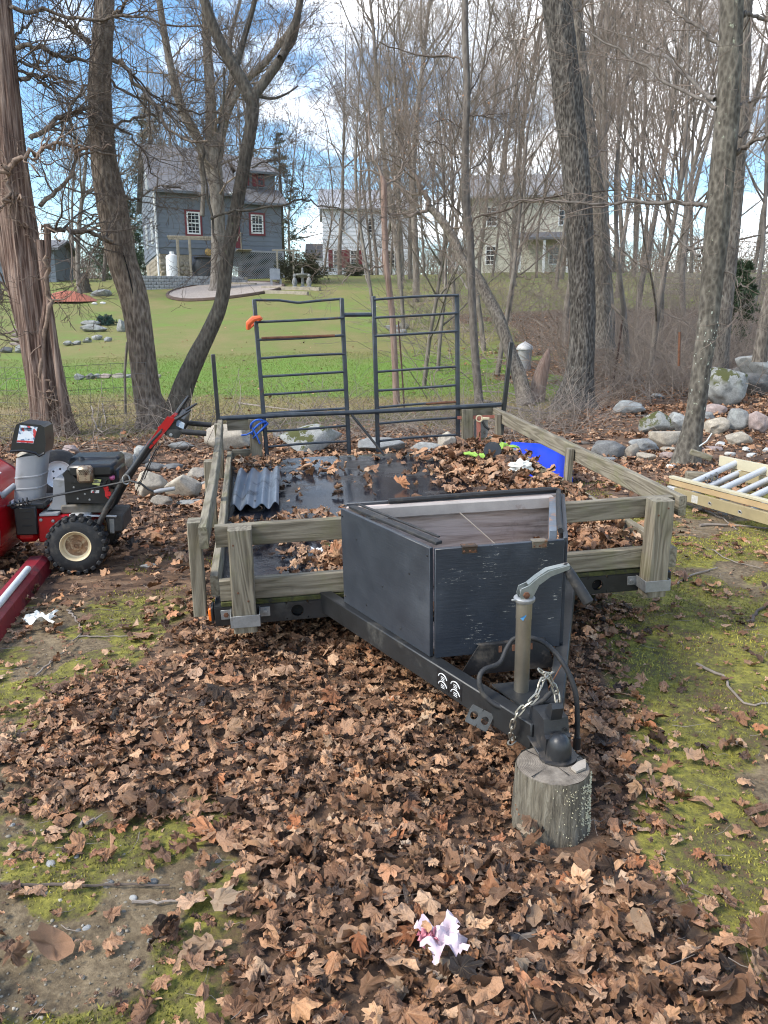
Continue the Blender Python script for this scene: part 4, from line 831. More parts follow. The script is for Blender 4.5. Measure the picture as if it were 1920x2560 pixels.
# --- big old yard tree in its ring of mulch before the grey house
B = gnd(547, 728); q = mpp(547, 600, B[1]); Yh = B[1]
T = tree('yard_tree', 'big many stemmed pale bare tree in the mulch ring in front of the grey house')
mb = MB(); R3 = [([(547,740),(546,715),(545,640),(544,519),(536,400),(530,347),(528,300),(526,230),(520,150),(513,0),(508,-150)], [30,20,17,17,17,16,14,12,11,9,7]), ([(541,440),(552,350),(572,270),(610,205),(650,170),(700,110),(742,40),(770,-60)], [10,10,10,9,8,7,5,4]), ([(540,500),(515,390),(485,330),(455,270),(430,180),(412,90),(398,0),(385,-120)], [8,12,12,11,9,8,7,5]), ([(548,360),(560,280),(580,200),(575,110),(600,0)], [9,8,7,5,4]), ([(505,540),(508,470),(500,400),(505,350)], [6,5,4,3])]
pl = []
for i, (p, r) in enumerate(R3):
    P = pxpath(p, (Yh, Yh+(-1.5, 1, -.8, 2, .3)[i] if i else Yh)); add_trunk(mb, P, np.array(r)*q, 18, 60, .12, 80+i, .35 if i == 0 else 0, .8); pl.append((P, r[2]*q*.6, r[-1]*q*.6))
mb.build('trunk', FARB, T, 1.2)
lim = limb_set([(P, a, b) for P, a, b in pl], 16, .1); V, F = tubes(twig_sets(lim[0], lim[1], 22, 8, 6, 4.2, .4, .25, .15, .3), .008); mesh_np('crown', V, F, TWIG, T)
# --- evergreens
def evergreen(px, py0, Y, py1, w, name, label, mat, dens=420, gap=.5, z0=None):
    x = at(px, py0, Y=Y)[0]; top = at(px, py1, Y=Y)[2]; z = zg1(x, Y) if z0 is None else z0; H = top-z; T = tag(empty(name, (x, Y, z)), label, 'tree')
    mb = MB(); mb.tube([(0,0,-.2), (.05,0,H*.5), (0,.05,H)], [H*.02+.05, H*.012+.03, .02], 8).build('trunk', DARKB, T)
    t = rng.random(dens)**.8; zz = (.12+.88*t)*H; a = rng.uniform(0, 6.28, dens); L = w*(1.06-t)*rng.uniform(.35, 1.1, dens)+.15
    P = np.stack([0*zz, 0*zz, zz], 1); D = np.stack([np.cos(a), np.sin(a), rng.normal(.05, .2, dens)], 1)
    keep = fbm(np.stack([np.cos(a)*1.3, np.sin(a)*1.3, zz*1.6/max(w, .5)], 1), 7, 2) > gap-.08
    P, D, L = P[keep], D[keep], L[keep]; p1, r1 = grow(P, D, L, np.full(len(P), .02), 4, .1, -.03, .3)
    b = sprout(p1, r1, 12, .25, 1, (.4, 1.1), .32, .6, None, .1); p2, r2 = grow(*b, 2, .1, 0, .5)
    c = sprout(p2, r2, 7, .1, 1, (.5, 1.2), .5, .6, None, 0); N = len(c[0]); d = nrm(c[1])*np.maximum(c[2], .10)[:, None]; sd = nrm(np.cross(d, rng.normal(0,1,(N,3))))*(.022+.012*w*.2)
    V = np.stack([c[0]-sd, c[0]+sd, c[0]+d], 1).reshape(-1, 3); Vb, Fb = tubes([(p1, r1, 3)], .012)
    mesh_np('crown', np.concatenate([V, Vb]), [np.arange(3*N).reshape(-1, 3), Fb[0]+3*N], mat, T, smooth=False)
evergreen(308, 655, 62, 470, 3.2, 'pine_tree', 'dark green spruce at the far edge of the lawn left of the grey house', PINE)
evergreen(395, 640, 74, 215, 4.2, 'pine_tree', 'tall pine showing behind the left roof of the grey house', PINED, 420)
evergreen(705, 640, 66, 330, 3.4, 'pine_tree', 'thin tall pine just right of the grey house', PINED, 170)
evergreen(640, 640, 72, 350, 3.0, 'pine_tree', 'pine rising behind the right gable of the grey house', PINED, 240)
evergreen(1855, 716, 22, 655, .55, 'young_spruce', 'tiny dark young spruce on the grass behind the boulders', PINE, 120)
# --- undergrowth: arching canes and twigs nobody could count
def brush(name, n, dens, x0, x1, y0, y1, L, r, mat, up=.9, label=None, power=1.):
    x, y = scatter(n, x0, x1, y0, y1, dens, power); N = len(x); P = xyz(x, y, zg(x, y)-.02); a = rng.uniform(0, 6.28, N)
    D = np.stack([np.cos(a), np.sin(a), rng.uniform(.2, 1.6, N)*up], 1); p, rr = grow(P, D, L*rng.uniform(.4, 1.3, N), r*rng.uniform(.6, 1.3, N), 6, .2, -.09, .4)
    b = sprout(p, rr, 3, .2, 1, (.4, 1.1), .5, .6, None, 0); p2, r2 = grow(*b, 4, .2, -.04, .5); p2[..., 2] = np.maximum(p2[..., 2], zg(p2[..., 0].ravel(), p2[..., 1].ravel()).reshape(p2.shape[:2])+.01)
    p[..., 2] = np.maximum(p[..., 2], zg(p[..., 0].ravel(), p[..., 1].ravel()).reshape(p.shape[:2])+.01)
    V, F = tubes([(p, rr, 3), (p2, r2, 3)]); return tag(mesh_np(name, V, F, mat), label or 'tangle of dry leafless brush', kind='stuff')
ed = lambda x, y: np.exp(-((y-wood_edge(x)+.6)/1.1)**2)*(.25+.9*sstep(-2, 2, x))
brush('undergrowth', 6500, ed, -9, 5, 8.5, 15, 1.0, .0055, BRUSH)
brush('undergrowth', 12000, lambda x, y: sstep(3.0, 4.5, x-.12*(y-11))*sstep(.3, .55, fbm(xyz(x*.5, y*.5), 12, 2))*sstep(14.3, 16.5, y)*sstep(.30, .20, np.maximum(0, x-6)/np.maximum(1, y-8)*(y < 18)), 2.0, 20, 13.5, 29, 1.9, .008, BRUSH, 1.35, power=1.2)
brush('undergrowth', 2600, lambda x, y: sstep(26, 30, y)*.6+.4, .5, 24, 16, 40, 2.8, .011, BRUSH, 1.5)
brush('far_thicket', 5200, lambda x, y: ((x/y > -.02) | (x/y < -.34) | (y > 84))*(.35+.65*sstep(.4,.6,fbm(xyz(x*.12, y*.12), 31, 2))), -75, 75, 63, 100, 5.2, .035, TWIG, 2.2, 'grey leafless thicket closing the view behind the houses')
brush('undergrowth', 260, lambda x, y: .5+0*x, -7.5, -2, 8.5, 11, 1.1, .004, TWIGD, 1.3)
# ---------------------------------------------------------------- houses and the far garden
SID = simple('slate blue siding', (.155,.178,.21), .75, 0, .12, 1.2, .05)
SHING = simple('grey roof shingle', (.155,.155,.165), .9, 0, .3, 6, .25)
TRIMR = simple('dark red trim', (.16,.028,.036), .6, 0, .15, 5, 0)
STONEW = rock_mat('field stone wall', (.33,.29,.23)); BLOCK = rock_mat('grey wall block', (.25,.265,.28))
WSID = simple('white siding', (.72,.74,.78), .7, 0, .06, 2, .04); CSID = simple('cream siding', (.55,.53,.45), .75, 0, .08, 2, .04)
LATT = simple('grey lattice', (.30,.31,.33), .8, 0, .15, 4, 0); TIMB = simple('weathered timber', (.30,.26,.20), .9, 0, .25, 5, .2)
def glass_mat():
    m = Mt('dark window glass'); return m.out((.02,.024,.03), .08, 0, None, Specular_IOR_Level=.8)
GLASS = glass_mat()
MULCH = simple('pale mulch', (.33,.28,.24), .95, 0, .25, 9, .5); REDM = simple('red mulch', (.33,.11,.07), .95, 0, .35, 14, .6)
def window(parent, x, z, w, h, y=0, ny=-1, trim=None, frame=WHITE, cols=3, rows=3, ax=0):
    """sash window in a wall; ax 0: wall faces -y at y; ax 1: wall faces -x at x"""
    def P(a, d, c): return (a, d, c) if ax == 0 else (d, a, c)
    def bx(mb, a0, a1, c0, c1, d0, d1): mb.box(P(a0, d0, c0), P(a1, d1, c1), .004)
    b = y; f = MB(); t = .09
    for a0, a1, c0, c1 in ((x-w/2, x-w/2+t, z, z+h), (x+w/2-t, x+w/2, z, z+h), (x-w/2+t, x+w/2-t, z, z+t), (x-w/2+t, x+w/2-t, z+h-t, z+h), (x-w/2+t, x+w/2-t, z+h/2-.035, z+h/2+.035)): bx(f, a0, a1, c0, c1, b-.06, b+.02)
    F = f.build('window', frame, parent)
    g = MB(); bx(g, x-w/2+.02, x+w/2-.02, z+.02, z+h-.02, b-.012, b+.01); g.build('pane', GLASS, F)
    m = MB()
    for i in range(1, cols): a = x-w/2+t+(w-2*t)*i/cols; bx(m, a-.014, a+.014, z+t, z+h-t, b-.03, b-.013)
    for hh in (0, 1):
        for j in range(1, rows): c = z+hh*h/2+h/2*j/rows; bx(m, x-w/2+t, x+w/2-t, c-.014, c+.014, b-.028, b-.014)
    m.build('glazing_bars', frame, F)
    if trim:
        s = MB(); q = .12
        for a0, a1, c0, c1 in ((x-w/2-q, x-w/2-.002, z-q, z+h+q), (x+w/2+.002, x+w/2+q, z-q, z+h+q), (x-w/2, x+w/2, z+h+.002, z+h+q), (x-w/2, x+w/2, z-q, z-.002)): bx(s, a0, a1, c0, c1, b-.05, b+.02)
        s.build('surround', trim, F)
    return F
def siding(parent, a0, a1, z0, z1, d, mat, step=.29, ax=0, name='siding_board', slope=None):
    n = max(1, int(round((z1-z0)/step))); st = (z1-z0)/n; me = None
    for i in range(n):
        l, r = (a0, a1) if slope is None else slope(z0+(i+.5)*st)
        if r-l < .05: continue
        V = [(l, d-.032, 0), (r, d-.032, 0), (r, d-.006, st+.02), (l, d-.006, st+.02), (l, d+.03, 0), (r, d+.03, 0), (r, d+.03, st+.02), (l, d+.03, st+.02)]
        if ax: V = [(b, a, c) for a, b, c in V]
        mb = MB().add(V, [(0,1,2,3), (5,4,7,6), (4,0,3,7), (1,5,6,2), (3,2,6,7), (4,5,1,0)])
        if slope is None and me is not None: link(name, me, parent, (0, 0, z0+i*st))
        else:
            o = mb.build(name, mat, parent, .3); o.location = (0, 0, z0+i*st)
            if slope is None: me = o.data
# the grey gambrel house on the hill
HC = (-13.9, 50.); HY = .38; hz0 = zg1(*HC)
def hz(py, Y): return at(485, py, Y=Y)[2]
H = tag(empty('grey_house', (*HC, 0), HY), 'slate grey gambrel house with white windows on the hill, behind the curved tree', 'house')
zb, ze, zr = hz(617, 50), hz(469, 50), hz(352, 53.5)
siding(H, 0, 5.1, zb, ze, 0, SID); siding(H, -.02, 9.6, zb-.3, ze, 0, SID, ax=1); siding(H, 5.1, 7.8, zb, hz(507, 52.5), .06, SID)
siding(H, 0, 9, ze, zr-.3, 0, SID, ax=1, slope=lambda z: (4.6*(z-ze)/(zr-ze), 9.4-4.6*(z-ze)/(zr-ze)))
MB().box((.03, .034, zb-.4), (5.1, 9.6, ze-.02), 0).box((5.1, .1, zb-.4), (7.77, 8, hz(507, 52.5)), 0).build('wall', SID, H)
MB().box((.05, .1, hz0-1.4), (4.2, 9.5, zb-.41), 0).build('foundation', STONEW, H)
# field stones of the basement wall, one by one
fs = [mesh_np('stone', V0*np.array([.19, .06, .15])*(.75+.5*fbm(I2[0]*1.1+k*9, 4, 2))[:, None], [I2[1]], STONEW) for k, V0 in enumerate([I2[0]]*5)]; fsm = [o.data for o in fs]; [bpy.data.objects.remove(o) for o in fs]
for i in range(9):
    for j in range(5):
        if 1.95 < .15+i*.36 < 2.9: continue
        o = link('stone', fsm[(i*3+j) % 5], H, (.16+i*.36+random.uniform(-.06, .06)+(j % 2)*.15, .1, hz0+.1+j*.27+random.uniform(-.04, .04))); o.rotation_euler = (0, random.uniform(-.4, .4), 0); o.scale = (random.uniform(.8, 1.15),)*3
for i in range(14):
    for j in range(4):
        o = link('stone', fsm[(i+2*j) % 5], H, (.05, .3+i*.5+random.uniform(-.08, .08)+(j % 2)*.2, zb-.55-j*.27)); o.rotation_euler = (0, 0, math.pi/2); o.scale = (1.25,)*3
def slab(name, V, mat, th=.1):
    V = np.array(V, float); n = np.cross(V[1]-V[0], V[-1]-V[0]); n /= np.linalg.norm(n); k = len(V); A = np.vstack([V, V-n*th])
    return MB().add(A, [tuple(range(k)), tuple(range(2*k-1, k-1, -1))]+[(i, k+i, k+(i+1) % k, (i+1) % k) for i in range(k)]).build(name, mat, H, .3)
slab('roof', [(-.35, -.4, ze-.15), (5.15, -.4, ze-.15), (5.15, 4.7, zr), (-.35, 4.7, zr)], SHING); slab('roof', [(5.15, 9.9, ze-.15), (-.35, 9.9, ze-.15), (-.35, 4.72, zr), (5.15, 4.72, zr)], SHING)
e2 = hz(507, 52.5); k2 = hz(466, 52.5); d2 = hz(428, 53); r2 = hz(372, 54.5)
slab('roof', [(5.16, -.35, e2-.05), (8.25, -.35, e2-.05), (7.95, 1.0, k2), (5.16, 1.0, k2)], SHING, .08)
MB().box((5.2, 1.05, k2-.6), (7.7, 7, d2), 0).build('dormer', SID, H)
siding(H, 5.2, 7.7, k2+.05, d2, 1.02, SID, name='dormer_board')
slab('roof', [(5.16, .6, d2-.05), (8.0, .6, d2-.05), (7.8, 4.6, r2), (5.16, 4.6, r2)], SHING); slab('roof', [(8.0, 8, d2), (5.16, 8, d2), (5.16, 4.62, r2), (7.8, 4.62, r2)], SHING)
MB().box((-.45, -.47, ze-.30), (5.2, -.41, ze-.13), .01).box((5.17, -.42, e2-.2), (8.3, -.36, e2-.04), .01).box((5.2, .52, d2-.15), (8.05, .59, d2), .01).build('eave_board', SID, H)
MB().box((4.4, -.55, ze-.2), (5.16, -.48, ze-.08), .01).build('gutter', WHITE, H)
window(H, 2.17, hz(587, 51), .82, hz(531, 51)-hz(587, 51), -.03, trim=TRIMR)
window(H, 6.2, hz(583, 52), .80, hz(535, 52)-hz(583, 52), .03, trim=TRIMR)
for a in (5.75, 6.75): window(H, a, k2+.15, .5, .85, 1.0, frame=TRIMR, cols=2, rows=1); MB().box((a-.55, .94, k2+.12), (a-.28, .975, k2+1.02), .01).build('shutter', TRIMR, H)
for a, c in ((3.0, 0), (6.6, 0)): window(H, a, zb+.5, .75, 1.5, -.03, ax=1, cols=2)
window(H, 4.6, ze+.4, .7, 1.2, -.03, ax=1, cols=2)
MB().box((1.95, .0, hz0-.1), (2.85, .05, zb-.45), .01).build('basement_door', simple('blue grey door', (.12,.13,.17), .6, 0, .1, 3, 0), H)
mb = MB(); 
for i in range(1, 5): mb.box((1.95+i*.18-.008, -.012, hz0), (1.95+i*.18+.008, -.001, zb-.5), 0)
mb.build('door_groove', HOLE, H)
MB().box((4.75, -.06, zb+.1), (5.06, -.02, zb+2.1), .01).build('door', TRIMR, H)
MB().tube([(-.12,-.1,hz0-.2), (-.12,-.1,ze-.3)], .06, 8).tube([(-.12,-.1,hz0-.1), (.05,-.6,hz0-.25)], .06, 8).build('downspout', WHITE, H)
MB().lathe([(.001,-.02), (.2,-.02), (.22,0), (.2,.03), (.001,.05)], 16, (3.0,-.05,zb-.2), (0,-1,0)).build('wall_ornament', simple('brass disc', (.5,.33,.12), .5, .4, .2, 6, 0), H)
MB().box((5.1, .07, hz0-.9), (7.8, .1, zb-.02), 0).build('crawl_space_shade', HOLE, H)  # near-black sheet stands in for the shade behind the lattice
lm = MB(); zl = hz0-.7
for i in range(-18, 44):
    for sg in (1, -1):
        a = 5.05+i*.14; x0, x1 = (a, a+(zb-.12-zl)) if sg > 0 else (a, a-(zb-.12-zl)); z0, z1 = zl, zb-.12
        if sg < 0: x0 += 1.2; x1 += 1.2
        t0, t1 = 0, 1; dx = x1-x0
        for lim_, up in ((4.45, 0), (7.75, 1)):
            ta = (lim_-x0)/dx
            if (dx > 0) == (up == 0): t0 = max(t0, ta)
            else: t1 = min(t1, ta)
        if t1-t0 > .03: lm.beam((x0+dx*t0, -.16-.02*sg, z0+(z1-z0)*t0), (x0+dx*t1, -.16-.02*sg, z0+(z1-z0)*t1), .035, .012, 0, (0,1,0))
tag(lm.build('lattice', LATT, H), kind='stuff')
MB().box((4.4, -.22, zb-.14), (7.85, -.12, zb-.02), .01).box((7.72, -.24, zl), (7.86, -.1, zb-.02), .01).build('lattice_frame', LATT, H)
sm = MB()
for i in range(6): sm.box((3.3+.28*i, -1.0, zl+.18*i+.2), (3.62+.28*i, -.3, zl+.18*i+.26), .01)
sm.box((4.7, -1.0, zb-.1), (5.6, -.05, zb-.03), .01); sm.build('porch_steps', TIMB, H)
sm = MB(); sm.beam((3.3, -1.0, zl+1.2), (4.9, -1.0, zb+.9), .05, .05).beam((4.9,-1,zb-.1), (4.9,-1,zb+.95), .06, .06, up=(0,1,0)).beam((3.4,-1,zl), (3.4,-1,zl+1.25), .06, .06, up=(0,1,0)); sm.build('handrail', TIMB, H)
# block terrace wall, block by block
wz = zg1(-13.2, 47.2)-.1; TW = tag(empty('retaining_wall', (-14.6, 47.1, wz), .17), 'low grey block retaining wall below the grey house', 'wall')
bm_ = MB().box((-.145, -.12, -.085), (.145, .12, .085), .02).build('block', BLOCK, TW); first = bm_.data; bpy.data.objects.remove(bm_); n = 0
for j in range(5):
    for i in range(21):
        o = link('block', first, TW, (.15+i*.30+(j % 2)*.15, random.uniform(-.015, .015)+j*.02, .09+j*.175)); o.rotation_euler = (0, 0, random.uniform(-.03, .03))
MB().box((.05,.14,-.3), (6.5,.9,.86), .01).build('fill', STONEW, TW)
tz = wz+.95
p = at(430, 640, Y=48.6); t = tag(empty('propane_tank', (p[0], 48.6, tz-.1)), 'tall white propane tank standing beside the basement door', 'tank')
MB().lathe([(.01,0), (.36,0), (.38,.1), (.38,1.15), (.33,1.28), (.15,1.36), (.01,1.37)], 20).build('tank_body', WHITE, t); MB().lathe([(.14,1.33), (.14,1.5), (.01,1.52)], 12).build('valve_cover', WHITE, t); MB().box((-.42,-.3,-.25), (.42,.3,-.002), .02).build('plinth', STONEW, t)
p = at(511, 655, Y=48.2); t = tag(empty('covered_grill', (p[0], 48.2, tz-.1)), 'barbecue under a black cover on the block terrace', 'grill')
MB().grid(lambda a, b: (lambda w, d, z: (w*(.62+.18*math.sin(z*3))+.08*math.sin(z*7), d*.33, z))(*[(math.cos(a*6.2832), math.sin(a*6.2832), b*1.1)][0]), 20, 6).lathe([(.62,1.1), (.3,1.2), (.01,1.18)], 20).build('cover', simple('black tarp', (.02,.022,.026), .5, 0, .3, 4, .5), t)
p = at(460, 640, Y=47.8); t = tag(empty('pergola', (p[0], 47.8, tz-.2), .2), 'small brown timber pergola in front of the basement door', 'pergola')
for a, b in ((-.35, 0), (.35, 0), (-.35, 1.0), (.35, 1.0)): MB().box((a-.06, b-.06, 0), (a+.06, b+.06, 2.3), .01).build('post', TIMB, t)
for b in (0, 1.): MB().box((-.9, b-.04, 2.302), (3.2, b+.04, 2.42), .01).build('beam', TIMB, t)
p = gnd(548, 730); R0 = 4.2; t = tag(empty('mulch_ring', (p[0]+.4, p[1], 0)), 'round bed of pale mulch edged in brown around the big yard tree', 'garden bed'); V = []
def ringz(a, r): return zg1(t.location.x+math.cos(a)*r, t.location.y+math.sin(a)*r*.95)
mb = MB(); mb.add([(0,0,zg1(*t.location[:2])+.14)]+[(math.cos(k*.2244)*r, math.sin(k*.2244)*r*.95, ringz(k*.2244, r)+.10+.03*(r < 2)) for r in (1.2, 2.3, 3.2) for k in range(28)], [(0, 1+k, 1+(k+1) % 28) for k in range(28)]+[(1+28*j+k, 1+28*(j+1)+k, 1+28*(j+1)+(k+1) % 28, 1+28*j+(k+1) % 28) for j in range(2) for k in range(28)]); mb.build('mulch', MULCH, t)
mb = MB(); mb.tube([(math.cos(k*.2244)*3.25, math.sin(k*.2244)*3.25*.95, ringz(k*.2244, 3.25)+.05) for k in range(29)], .11, 6); mb.build('edging', simple('brown edging', (.09,.06,.045), .9, 0, .2, 4, .1), t)
def timber(a, b, label): 
    A, B_ = gnd(*a), gnd(*b); A[2] += .08; B_[2] += .08; tag(MB().beam(A, B_, .2, .2, .01).build('garden_timber', TIMB), label, 'timber edging')
timber((403,660), (428,707), 'weathered timber edging running downhill beside the stone terrace'); timber((428,708), (640,716), 'long weathered timber edging under the block retaining wall'); timber((655,724), (800,727), 'long low timber edging right of the mulch ring'); timber((660,734), (770,738), 'second low timber edging nearer the lawn')
def shrub(px, py, w, h, name, label, mat, n=900, Y=None, leaf=.05):
    p = gnd(px, py); T = tag(empty(name, p), label, 'shrub'); q = mpp(px, py, p[1]); w *= q; h *= q
    P = np.zeros((60, 3)); P[:, :2] = rng.normal(0, w*.12, (60, 2)); a = rng.uniform(0, 6.28, 60); D = np.stack([np.cos(a)*w, np.sin(a)*w, h*rng.uniform(.4, 2, 60)], 1); p1, r1 = grow(P, D, np.full(60, 1.)*(.45*w+.4*h)*rng.uniform(.6, 1.1, 60), np.full(60, .012), 5, .15, .03, .4)
    c = sprout(p1, r1, n//60, .3, 1, (.3, 1.2), .35, .6); c2 = grow(*c, 2, .2, .02, .5); e = sprout(c2[0], c2[1], 8, .1, 1, (.3, 1.3), .3, .6); N = len(e[0]); d = nrm(e[1])*leaf*rng.uniform(.6, 1.5, (N,1)); sd = nrm(np.cross(d, rng.normal(0,1,(N,3))))*leaf*.28
    V = np.stack([e[0]-sd, e[0]+sd, e[0]+d], 1).reshape(-1, 3); mesh_np('foliage', V, [np.arange(3*N).reshape(-1, 3)], mat, T, smooth=False)
    V, F = tubes([(p1, r1, 3), (c2[0], c2[1]*.8, 3)]); mesh_np('stem', V, F, TWIGD, T)
shrub(760, 706, 105, 66, 'round_shrub', 'wide round evergreen shrub right of the lattice', simple('olive shrub', (.075,.075,.04), .85, 0, .4, 3, 0), 1500, leaf=.12)
shrub(892, 690, 48, 34, 'round_shrub', 'dark clipped shrub on the lawn before the white house', PINED, 600, leaf=.1); shrub(925, 682, 50, 46, 'round_shrub', 'taller dark shrub beside the clipped one before the white house', PINE, 600, leaf=.1)
shrub(264, 812, 34, 20, 'spruce_shrub', 'small blue green cushion spruce in the rock garden', BLUESH, 900, leaf=.06)
def grass_clump(px, py, h, w, label):
    p = gnd(px, py); q = mpp(px, py, p[1]); N = 240; P = np.zeros((N,3)); P[:, :2] = rng.normal(0, w*q*.12, (N,2)); a = rng.uniform(0, 6.28, N); D = np.stack([np.cos(a)*.45, np.sin(a)*.45, np.ones(N)], 1)
    g = grow(P, D, h*q*rng.uniform(.6, 1.1, N), np.full(N, .02), 5, .08, -.05, .3); T = tag(empty('grass_clump', p), label, 'ornamental grass'); V, F = tubes([(*g, 3)]); mesh_np('blades', V, F, STRAW, T)
grass_clump(632, 690, 48, 46, 'dry straw coloured grass clump before the left of the lattice'); grass_clump(676, 686, 46, 34, 'dry straw coloured grass clump before the right of the lattice')
# trellis posts, bird bath and small statues in the front bed
p = gnd(695, 712); q = mpp(695, 690, p[1]); t = tag(empty('garden_arbor', p, .1), 'thin pale timber arbor frame standing right of the lattice', 'arbor')
for a in (0, 40): MB().box((a*q-.05, -.05, -.2), (a*q+.05, .05, 80*q), .01).build('post', TIMB, t)
MB().box((-12*q, -.04, 80*q+.002), (56*q, .04, 80*q+.1), .01).build('beam', TIMB, t)
p = gnd(757, 720); t = tag(empty('bird_bath', p), 'grey stone bird bath in the front bed of the house', 'bird bath'); MB().lathe([(.22,-.05), (.2,.05), (.09,.12), (.08,.5), (.14,.58), (.42,.66), (.45,.74), (.4,.75), (.01,.68)], 16).build('basin', RK_GREY, t); MB().lathe([(.07,.68), (.09,.8), (.05,.95), (.07,1.02), (.01,1.1)], 10).build('finial', RK_GREY, t)
for px, py, lb in ((690, 716, 'small dark garden chair on the stone bed'),):
    p = gnd(px, py); t = tag(empty('garden_chair', p, .3), lb, 'chair'); MB().box((-.3,-.25,.35), (.3,.25,.4), .01).build('seat', LATT, t); MB().box((-.3,.22,.402), (.3,.27,1.0), .01).build('backrest', LATT, t)
    for a, b in ((-.26,-.2), (.26,-.2), (-.26,.2), (.26,.2)): MB().box((a-.03,b-.03,-.05), (a+.03,b+.03,.348), .005).build('leg', LATT, t)
for px, lb in ((737, 'small grey statue left of the bird bath'), (773, 'small grey statue right of the bird bath')):
    p = gnd(px, 722); tag(MB().lathe([(.2,-.05), (.2,.1), (.1,.14), (.16,.35), (.1,.55), (.05,.6), (.1,.7), (.01,.8)], 12, p).build('garden_statue', RK_GREY), lb, 'statue')
# white house and cream house
def plain_house(name, label, c, rz, w, d, hgt, ridge, sid, wins, roofm, extra=None, step=.35):
    H = tag(empty(name, (*c, 0), rz), label, 'house'); z0 = zg1(*c)-.3
    siding(H, 0, w, z0, z0+hgt, 0, sid, step); siding(H, 0, d, z0, z0+hgt, 0, sid, step, ax=1); MB().box((.03,.034,z0-.5), (w-.02,d,z0+hgt-.02), 0).build('wall', sid, H)
    R_ = MB(); a = z0+hgt
    for s in (0, 1):
        y0, y1 = ((-.4, d/2+.01) if s == 0 else (d+.4, d/2-.01)); R_.add([(-.4,y0,a-.1), (w+.4,y0,a-.1), (w+.4,y1,a+ridge), (-.4,y1,a+ridge), (-.4,y0,a-.25), (w+.4,y0,a-.25), (w+.4,y1,a+ridge-.15), (-.4,y1,a+ridge-.15)], [(0,1,2,3), (7,6,5,4), (0,4,5,1), (1,5,6,2), (3,7,4,0), (2,6,7,3)])
    R_.build('roof', roofm, H, .3)
    g = MB()
    for x in (.0, w-.03): g.prism([(0, a-.15), (d, a-.15), (d/2, a+ridge-.2)], x+.002, x+.028, 0)
    g.build('gable', sid, H)
    for (x, z, ww, hh, sh) in wins:
        window(H, x, z0+z, ww, hh, -.04, cols=2, rows=2)
        if sh:
            for k in (-1, 1): MB().box((x+k*(ww/2+.25)-.2, -.07, z0+z), (x+k*(ww/2+.25)+.2, -.035, z0+z+hh), .01).build('shutter', TRIMR, H)
    return H, z0
p0 = at(807, 600, Y=76); Hw, z0 = plain_house('white_house', 'white clapboard house with red shutters seen through the trees past the lawn', (p0[0], 76), .06, 8.2, 8, 6.4, 2.2, WSID, [(1.3,1.0,.7,1.6,1), (2.9,1.0,.7,1.6,1), (6.4,1.0,.8,1.6,1), (1.8,4.1,.7,1.4,0), (4.6,4.1,.7,1.4,0), (6.6,4.1,.7,1.4,0)], simple('pale roof', (.36,.37,.40), .8, 0, .1, 3, .05))
p1 = at(772, 600, Y=77.5); plain_house('white_outbuilding', 'low white wing with a dark roof at the left of the white house', (p1[0], 77.6), .06, 1.9, 4, 2.2, 1.3, WSID, [(.55,.8,.4,.8,0), (1.3,.8,.4,.8,0)], simple('dark roof', (.05,.05,.055), .8, 0, .2, 3, .1))
MB().box((4.4, -.3, z0-.3), (5.6, -.04, z0+.1), .01).build('doorstep', STONEW, Hw)
p2 = at(1180, 600, Y=60); Hc, z0 = plain_house('cream_house', 'pale cream two storey house half hidden behind the trees right of the gate', (p2[0], 60), -.10, 8.4, 7, 5.8, 2.0, CSID, [(1.4,3.6,.8,1.4,0), (6.6,3.6,.8,1.4,0), (1.4,.9,.8,1.4,0), (6.0,.9,.8,1.4,0)], simple('weathered roof', (.26,.26,.27), .85, 0, .2, 3, .1))
MB().add([(3.2,-2.2,z0+2.6), (8.6,-2.2,z0+2.6), (8.6,-.05,z0+3.2), (3.2,-.05,z0+3.2), (3.2,-2.2,z0+2.45), (8.6,-2.2,z0+2.45), (8.6,-.05,z0+3.05), (3.2,-.05,z0+3.05)], [(0,1,2,3), (7,6,5,4), (0,4,5,1), (1,5,6,2), (3,7,4,0), (2,6,7,3)]).build('porch_roof', SHING, Hc, .3)
for a in (3.4, 5.1, 6.8, 8.4): MB().box((a-.09, -2.1, z0-.4), (a+.09, -1.92, z0+2.44), .01).build('porch_post', WHITE, Hc)
p3 = at(-70, 600, Y=52); plain_house('blue_shed', 'blue grey shed wall glimpsed behind the cedar at the left edge', (p3[0], 52), .1, 5.0, 4, 2.6, .6, SID, [(2.4,.9,.8,1.,0)], SHING)
# rail fence far right
t = tag(empty('rail_fence', (0,0,0)), 'grey wooden fence along the far grass strip at the right', 'fence')
for i in range(9):
    x = 13.5+i*2.1; y = 40+.2*i; z = zg1(x, y); MB().box((x-.06,y-.06,z-.2), (x+.06,y+.06,z+1.15), .01).build('post', TIMB, t)
    if i < 8:
        z2 = zg1(x+2.1, y+.2)
        for h in (.15, .42, .69, .96): MB().beam((x+.063,y,z+h), (x+2.037,y+.2,z2+h), .03, .22, .003).build('rail', TIMB, t)
